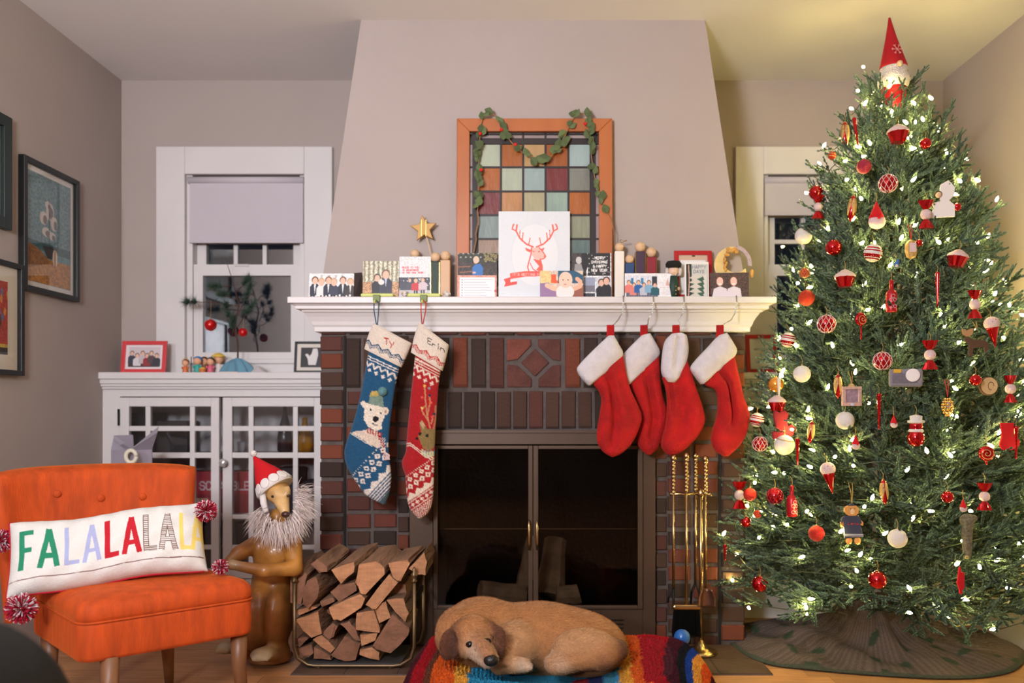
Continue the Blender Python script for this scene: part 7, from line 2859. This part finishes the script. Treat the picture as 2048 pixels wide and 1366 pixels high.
t, s = orn('felt_stocking_ornament', 'small red felt stocking ornament at the far right', 2014, 873)
o_flat(t, SOCK, 54 * s, m_felt, .006)
t, s = orn('bear_ornament', 'wooden bear ornament in a navy dress lettered Lena', 1704, 1047)
m_bw = M('honey_wood', (206, 144, 74), rough=.5, var=.12)
o_flat(t, [(-.26, .14), (-.20, .2), (.16, .2), (.26, .02), (.20, -.02), (.28, -.34), (-.2, -.38), (-.22, -.1), (-.3, -.02)], 78 * s, M('navy_paint', (52, 56, 74), rough=.6, var=.08), .012, 'dress')
o_flat(t, [(-.2, .40), (-.12, .46), (.1, .46), (.16, .40), (.16, .28), (.08, .2), (-.1, .2), (-.2, .3)], 78 * s, m_bw, .012, 'head')
o_flat(t, [(-.12, .45), (-.03, .52), (.09, .46)], 78 * s, M('navy_paint'), .013, 'cap')
o_flat(t, [(-.30, .02), (-.22, .08), (-.2, -.06), (-.28, -.1)], 78 * s, m_bw, .012, 'arm')
o_flat(t, [(.22, .1), (.28, .02), (.26, -.06), (.19, -.02)], 78 * s, m_bw, .012, 'arm')
for xx in (-.08, .14):
    B().ball((xx * 78 * s, 0, -.44 * 78 * s), (.085 * 78 * s, .006, .10 * 78 * s), 14, 8).build('foot', m_bw, t, smooth=True, local=True)
B().ball((.0, -.006, .31 * 78 * s), (.06 * 78 * s, .004, .075 * 78 * s), 12, 8).build('muzzle', m_wood, t, smooth=True, local=True)
for xx in (-.05, .05):
    B().ball((xx * 78 * s, -.0065, .385 * 78 * s), .0016, 8, 6).build('eye', m_black, t, local=True)
for zz in (-.27, -.31):
    B().box(-.20 * 78 * s, .27 * 78 * s, -.0068, -.0060, zz * 78 * s - .0009, zz * 78 * s + .0009).build('stripe', m_wfelt, t, local=True)
lt_ = B()
q = .0022
for k, chh in enumerate('Lena'):
    for st_ in FONT[chh].split(';'):
        pts = [(-.015 + k * .0095 + int(a_[0]) * q * .75, -.0068, .006 - int(a_[1]) * q) for a_ in st_.split('-')]
        lt_.tube(pts, .0007, 4)
lt_.build('lettering', m_redcord, t, local=True)
o_cord(t, .5 * 78 * s, .07, m_thr)
t, s = orn('felt_shape_ornament', 'thin dark red felt ornament hanging low at the right', 1921, 1160)
o_flat(t, [(-.06, .5), (.02, .42), (.0, .3), (.16, .26), (.16, -.3), (.06, -.38), (.08, -.5), (-.04, -.5), (-.06, -.36), (-.16, -.1), (-.1, .25)], 56 * s, m_felt, .006)
t, s = orn('squirrel_ornament', 'fuzzy grey brown animal ornament at the lower right', 1934, 1058)
E = [('e', ((0, 0, .03), (.022, .02, .02), None), (120, 112, 90), .01), ('c', ((0, 0, .02), (0, 0, -.085), .018, .013), (112, 104, 82), .01), ('c', ((.0, 0, .03), (.024, .006, .036), .012, .010), (104, 98, 76), .01)]
me, Vq, cq = sdf_mesh('fur_body', E, .004, 1)
link('fur_body', me, M('fuzzy_fibre', attr=True, rough=.98, var=.4, vscale=120, bump=1.0, bscale=200), t, True)
# ================================================================== pictures on the left wall
m_bfr = M('black_frame_wood', (24, 24, 22), rough=.4, var=.1)
m_gfr = M('dark_green_frame', (26, 40, 38), rough=.4, var=.1)
m_matb = M('cream_mat', (222, 208, 188), rough=.85, var=.03)
m_wmat = M('white_mat', (226, 218, 210), rough=.85, var=.02)
m_pglass = glass_mat('picture_glass', (1, 1, 1), .0)


def wallpic(label, d0, d1, z0, z1, wd, mf, mw, mm, cv):
    t = thing('wall_picture', label, 'picture', (XL + .01, (d0 + d1) / 2, z0), 'framed pictures on the left wall')
    x0, x1 = XL + .002, XL + .028
    for (a, b, c, e) in ((d0, d0 + wd, z0, z1), (d1 - wd, d1, z0, z1), (d0 + wd, d1 - wd, z0, z0 + wd), (d0 + wd, d1 - wd, z1 - wd, z1)):
        B().box(x0, x1, a, b, c, e).build('frame_rail', mf, t, bevel=.002)
    a, b, c, e = d0 + wd, d1 - wd, z0 + wd, z1 - wd
    B().box(x0, x0 + .008, a, b, c, e).build('mat', mm, t)
    xx = x0 + .009
    sheet('print', cv, (xx, a + mw, e - mw), (xx, b - mw, e - mw), (xx, a + mw, c + mw), m_print, t, .001, back=Vector((-1, 0, 0)))
    B().box(x0 + .014, x0 + .016, a, b, c, e).build('glass', m_pglass, t)
    return t


cv = Cv(0, 0, 100, 180, 1, (96, 130, 134))
cv.rect(0, 0, 100, 120, (104, 134, 136)).rect(0, 112, 100, 125, (56, 92, 92))
cv.poly([(0, 118), (20, 122), (50, 138), (100, 136), (100, 180), (0, 180)], (176, 116, 44))
cv.poly([(0, 118), (30, 126), (52, 142), (30, 150), (0, 160)], (140, 90, 36))
cv.noise(.14, 3, 31)
cv.poly([(30, 108), (36, 116), (66, 114), (70, 104), (66, 134), (44, 136)], (44, 36, 34))
for (x, y, w_, h_) in ((36, 70, 14, 22), (50, 56, 14, 30), (60, 74, 12, 24), (42, 92, 16, 16), (56, 96, 12, 14), (46, 46, 10, 14)):
    cv.ell(x, y, w_ / 2 + 2, h_ / 2, (206, 196, 184)).ell(x + 3, y + 2, w_ / 3, h_ / 3, (120, 110, 108))
cv.line([(48, 36), (49, 110)], 1.4, (40, 34, 34))
cv.ell(62, 132, 6, 14, (206, 190, 160)).line([(62, 120), (62, 146)], 2, (170, 60, 50))
wallpic('black framed print of a sailing ship above ochre waves', 3.154, 3.536, 1.453, 1.987, .022, m_bfr, .022, m_wmat, cv)
cv = Cv(0, 0, 120, 130, 1, (176, 66, 52))
r = random.Random(8)
for k in range(40):
    x, y = r.uniform(0, 120), r.uniform(0, 110)
    cv.ell(x, y, 3, 7, (110, 110, 150) if k % 3 else (214, 140, 70))
cv.ell(70, 84, 34, 18, (96, 60, 40)).ell(96, 70, 10, 16, (90, 56, 40)).rect(0, 112, 120, 118, (206, 170, 70)).rect(0, 118, 120, 130, (60, 50, 46))
cv.noise(.12, 3, 32)
wallpic('black framed red folk print with a wide cream mat', 2.70, 3.157, 1.111, 1.547, .02, m_bfr, .058, m_matb, cv)
cv = Cv(0, 0, 60, 60, 1, (120, 110, 96))
cv.noise(.2, 4, 33)
wallpic('dark green framed picture cut off at the left edge', 2.60, 3.082, 1.667, 2.10, .045, m_gfr, .03, m_matb, cv)

# ================================================================== things on and in the left cabinet
KT = 1.153
cv = Cv(0, 0, 84, 54, 1.2, (226, 214, 212))
cv.rect(6, 5, 78, 49, (206, 190, 192)).rect(6, 32, 78, 49, (70, 56, 60))
for k, (x, c_) in enumerate(((14, (66, 64, 76)), (26, (214, 206, 206)), (38, (196, 180, 180)), (48, (150, 50, 56)), (58, (90, 70, 70)), (70, (60, 58, 66)))):
    person(cv, x, 14 + (k % 2) * 5, 44, c_, w=.4)
m_redf = M('red_desk_frame', (206, 62, 66), rough=.4, var=.05)
t = picframe('picture_frame', 'red framed group photo at the left end of the cabinet top', 'picture frame', 240, 681, 330, 745, 3.80, KT, 8, m_redf, cv, .02)
cv = Cv(0, 0, 50, 46, 1.2, (216, 204, 190))
cv.rect(7, 6, 50, 40, (34, 28, 28)).poly([(22, 36), (20, 24), (27, 18), (30, 8), (38, 8), (40, 18), (36, 36)], (222, 214, 208))
cv.poly([(22, 28), (15, 18), (20, 17), (26, 24)], (222, 214, 208))
picframe('picture_frame', 'black framed picture of a white animal beside the brick', 'picture frame', 587, 682, 650, 745, 3.80, KT, 5, m_black, cv, .02)
cv = Cv(0, 0, 50, 70, 1.2, (214, 212, 206))
for k in range(12):
    cv.line([(10 + k * 2.6, 22), (10.5 + k * 2.6, 27)], 1.2, (110, 110, 104))
cv.ell(26, 30, 2, 2, (206, 160, 80))
for k in range(3):
    cv.rect(12, 34 + k * 4, 38, 35 + k * 4, (170, 170, 164), .6)
picframe('picture_frame', 'red framed white card standing beside the tree', 'picture frame', 1494, 668, 1556, 742, 3.80, KT, 8, m_red, cv, .03)

# sparse little pine with a blue cloth round its foot
pt = thing('little_pine', 'sparse little pine branch standing in a blue cloth', 'artificial tree', Vector((px(476, 3.84), 3.84, KT)))
m_pst = M('thin_brown_stem', (84, 56, 42), rough=.9, var=.2)
m_pn = M('dark_pine_needles', (54, 76, 60), rough=.7, var=.2, vscale=60)
pd = 3.83
stem = [P(475, 742, pd), P(476, 690, pd), P(470, 650, pd), P(478, 610, pd), P(465, 560, pd), P(455, 530, pd), P(450, 514, pd)]
B().tube(stem, [.0045, .004, .0035, .003, .002, .0015, .001], 6).build('stem', m_pst, pt)
brs = [[(473, 660), (455, 630), (452, 610)], [(477, 612), (440, 606), (400, 604), (378, 605)], [(476, 630), (490, 600), (500, 575)], [(474, 655), (495, 625), (505, 610)], [(472, 585), (485, 572), (495, 560)], [(468, 570), (445, 575), (425, 573)], [(475, 600), (450, 590), (440, 590)], [(475, 680), (465, 655), (466, 640)]]
nv_, nf_ = [], []
rs3 = np.random.RandomState(12)
for bq in brs:
    pp = [P(a, b, pd + rs3.uniform(-.015, .015)) for a, b in smooth_poly(bq, 8, 1)]
    B().tube(pp, [.002] * 7 + [.001], 5).build('twig', m_pst, pt)
    n0 = 4 if bq[0] != (477, 612) else 6
    for k in range(300):
        i = rs3.randint(n0, 8)
        o0 = np.array(pp[i]) if i < 7 else np.array(pp[7])
        dv = np.array((pp[min(7, i)] - pp[i - 1]).normalized())
        dd_ = dv * .8 + rs3.normal(size=3) * .55 + np.array((0, 0, .25))
        dd_ /= np.linalg.norm(dd_)
        ln = rs3.uniform(.025, .055)
        w_ = np.cross(dd_, rs3.normal(size=3))
        w_ = w_ / np.linalg.norm(w_) * .0013
        j = len(nv_)
        nv_ += [o0 + w_, o0 - w_, o0 + dd_ * ln]
        nf_.append((j, j + 1, j + 2))
tag(link('needles', mesh_np('needles', np.array(nv_), nf_, False), m_pn, pt), kind='stuff')
for (x, y, r_, lb) in ((421, 650, 12, 'red glass bauble hanging from the little pine at the left'), (486, 665, 9, 'red glass bauble hanging low beside the pine stem')):
    t = thing('bauble', lb, 'ornament', P(x, y, pd - .01), 'red baubles on the little pine')
    B().ball((0, 0, 0), r_ * pd / F, 20, 14).build('ball', M('clear_red_glass', (196, 12, 20), rough=.08, metal=.3, var=.04, coat=.5), t, smooth=True, local=True)
    hang(t, r_ * pd / F, r_ * pd / F, .09 if x < 450 else .05)
# folded blue cloth
na, nq = 60, 14
v, f = [], []
cxx, cyy = px(470, 3.81), 3.81
for j in range(nq):
    q = j / (nq - 1)
    for k in range(na):
        a_ = 2 * math.pi * k / na
        rr_ = q * (.078 + .014 * math.sin(3 * a_ + 1) + .01 * math.sin(7 * a_))
        v.append((cxx + rr_ * math.cos(a_) * 1.0, cyy + rr_ * math.sin(a_) * .55, KT + .002 + .064 * (1 - q ** 2.6) * (1 + .10 * math.sin(a_ + .6) + .05 * math.sin(3 * a_ + 5 * q) * q) + .006 * math.sin(2 * a_ + 9 * q) * q * (1 - q)))
for j in range(nq - 1):
    f += [(j * na + k, (j + 1) * na + k, (j + 1) * na + (k + 1) % na, j * na + (k + 1) % na) for k in range(na)]
one('blue_cloth', M('soft_blue_cloth', (104, 148, 166), rough=.95, var=.1, bump=.2, bscale=120), 'soft blue cloth bunched round the little pine', 'cloth', B().add(v, f), smooth=True)
v = []
f = []
cxx = px(515, 3.83)
for j in range(8):
    q = j / 7
    for k in range(24):
        a_ = 2 * math.pi * k / 24
        v.append((cxx + q * .05 * math.cos(a_), 3.83 + q * .03 * math.sin(a_), KT + .002 + .03 * (1 - q * q) * (1 + .2 * math.sin(4 * a_))))
for j in range(7):
    f += [(j * 24 + k, (j + 1) * 24 + k, (j + 1) * 24 + (k + 1) % 24, j * 24 + (k + 1) % 24) for k in range(24)]
one('grey_cloth', M('pale_grey_cloth', (196, 186, 182), rough=.95, var=.08), 'pale grey cloth lying right of the blue cloth', 'cloth', B().add(v, f), smooth=True)


def toy(label, x, h, body, hair, extra=None, d=3.80):
    t = thing('toy_figure', label, 'toy', Vector((px(x, d), d, KT)), 'little toy figures on the cabinet')
    s = h * d / F
    mb_ = M('toy_' + '_'.join(map(str, body)), body, rough=.5, var=.05)
    mh_ = M('toy_' + '_'.join(map(str, hair)), hair, rough=.6, var=.08)
    ms_ = M('toy_skin', (226, 166, 128), rough=.5, var=.04)
    x0 = px(x, d)
    B().lathe([(s * .17, 0), (s * .2, s * .1), (s * .13, s * .42), (s * .08, s * .48)], 14, Matrix.Translation((x0, d, KT))).build('robe', mb_, t, smooth=True)
    B().ball((x0, d, KT + s * .66), (s * .22, s * .2, s * .22), 16, 12).build('head', ms_, t, smooth=True)
    B().ball((x0, d + s * .05, KT + s * .74), (s * .24, s * .2, s * .2), 14, 10).build('hair', mh_, t, smooth=True)
    for sx in (-1, 1):
        B().ball((x0 + sx * s * .2, d - s * .04, KT + s * .34), (s * .06, s * .07, s * .1), 8, 6).build('arm', mb_, t, smooth=True)
        if extra == 'horns':
            B().tube([(x0 + sx * s * .1, d, KT + s * .86), (x0 + sx * s * .14, d, KT + s * 1.05)], [s * .04, s * .015], 6).build('horn', M('toy_yellow', (226, 190, 80), rough=.5, var=.05), t)
    if extra == 'staff':
        B().tube([(x0 - s * .3, d - .01, KT), (x0 - s * .3, d - .01, KT + s * .9)], s * .025, 6).build('staff', m_pst, t)
    if extra == 'hat':
        B().lathe([(s * .34, s * .78), (s * .3, s * .84), (s * .14, s * .95), (.001, s * .99)], 14, Matrix.Translation((x0, d, KT))).build('hat', M('toy_yellow'), t, smooth=True)


toy('brown haired toy figure with little horns on the cabinet', 371, 30, (206, 110, 60), (120, 62, 40), 'horns')
toy('toy figure in teal robe and blue cap with a staff', 395, 36, (60, 160, 150), (74, 120, 170), 'staff')
toy('dark haired toy figure in pink beside the tan basket', 421, 34, (214, 100, 120), (70, 44, 36))
toy('toy figure in a wide yellow hat behind the others', 437, 42, (226, 214, 206), (206, 160, 90), 'hat', 3.85)
toy('brown haired toy figure standing behind the basket', 408, 36, (150, 100, 70), (92, 62, 46), None, 3.845)
bk = thing('toy_basket', 'tiny tan basket between the toy figures', 'toy', Vector((px(405, 3.78), 3.775, KT)))
B().lathe([(.012, 0), (.018, .018), (.016, .019), (.011, .004)], 12, Matrix.Translation((px(405, 3.775), 3.775, KT))).build('basket', M('toy_tan', (206, 120, 60), rough=.6, var=.1), bk)
B().ball((px(405, 3.775), 3.775, KT + .02), (.013, .012, .006), 10, 6).build('straw', M('toy_yellow'), bk, smooth=True)
one('cream_tile', M('cream_tile_glaze', (206, 182, 166), rough=.5, var=.05), 'small flat cream tile before the blue cloth', 'tile', B().box(px(440, 3.77), px(478, 3.77), 3.752, 3.765, KT, KT + .004))

# contents behind the cabinet glass
CD = 3.93


def shelfbox(name, label, cat, x0, y0, x1, z0, mat, d=CD, dep=.14, group='things behind the cabinet glass'):
    return one(name, mat, label, cat, B().box(px(x0, d), px(x1, d), d, d + dep, z0, pz(y0, d)), group=group, bevel=.003)


m_dk1, m_dk2, m_dk3 = M('charcoal_box', (44, 40, 42), rough=.6, var=.1), M('dark_brown_box', (58, 48, 46), rough=.6, var=.1), M('slate_box', (84, 78, 80), rough=.6, var=.1)
SH1, SH2, SH3 = .766, .471, .161
shelfbox('storage_box', 'dark box behind the top left cabinet panes', 'box', 262, 826, 306, SH1, m_dk1)
shelfbox('storage_box', 'low black box in the upper left cabinet', 'box', 312, 842, 374, SH1, m_dk2)
shelfbox('storage_box', 'slate grey box on the middle shelf behind the chair', 'box', 290, 945, 350, SH2, m_dk3)
cv = Cv(0, 0, 150, 80, 1, (178, 36, 50))
cv.text('SCRABBLE', 44, 20, 15, 2.6, (226, 200, 200), adv=.86)
cv.rect(0, 44, 150, 80, (150, 28, 42)).rect(20, 52, 60, 72, (206, 170, 140)).noise(.06, 3, 41)
gb = thing('board_game_box', 'red board game box lettered SCRABBLE in the cabinet', 'game box', Vector((px(425, CD), CD, SH2)), 'things behind the cabinet glass')
x0, x1, zt = px(356, CD), px(505, CD), pz(943, CD)
B().box(x0, x1, CD, CD + .1, SH2, zt).build('box_body', M('red_game_box', (160, 30, 44), rough=.5, var=.06), gb)
sheet('printed_front', cv, (x0, CD - .0012, zt), (x1, CD - .0012, zt), (x0, CD - .0012, SH2), m_print, gb, .001)
shelfbox('storage_box', 'black box on the middle shelf behind the statue', 'box', 552, 936, 596, SH2, m_dk1)
shelfbox('storage_box', 'black lidded box beside the brick in the cabinet', 'box', 604, 962, 650, SH2, m_dk1)
shelfbox('storage_box', 'dark box on the low shelf of the right door', 'box', 470, 1046, 540, SH3, m_dk2)
shelfbox('storage_box', 'dark box on the low shelf beside the brick', 'box', 600, 1046, 645, SH3, m_dk3)
shelfbox('storage_box', 'dark box on the low shelf behind the chair', 'box', 300, 1050, 420, SH3, m_dk1)


def vase(label, x, y0, r, mat, pr_):
    z1 = pz(y0, CD)
    h = z1 - SH1
    one('vase', mat, label, 'vase', B().lathe([(a * r * CD / F, SH1 + h * b) for a, b in pr_], 20, Matrix.Translation((px(x, CD), CD + .03, 0))), group='things behind the cabinet glass', smooth=True)


vase('tall dark glass bottle vase in the upper cabinet', 566, 803, 15, M('dark_glass_vase', (44, 42, 46), rough=.12, var=.1, coat=.4), [(.8, 0), (1, .05), (1, .3), (.75, .52), (.4, .7), (.26, .82), (.26, .97), (.3, 1)])
m_yv = M('mustard_glaze', (206, 142, 44), rough=.3, var=.1)
vase('mustard yellow gourd shaped vase in the upper cabinet', 606, 834, 17, m_yv, [(.7, 0), (1, .2), (.9, .45), (.5, .7), (.3, .85), (.34, .95), (.2, 1)])
vase('round mustard yellow jar beside the brick', 640, 868, 14, m_yv, [(.6, 0), (1, .3), (1, .6), (.6, .9), (.2, 1)])
vase('small clear tumbler in the upper cabinet', 478, 884, 8, M('pale_tumbler', (190, 186, 190), rough=.1, var=.05), [(.8, 0), (1, .5), (1, 1)])
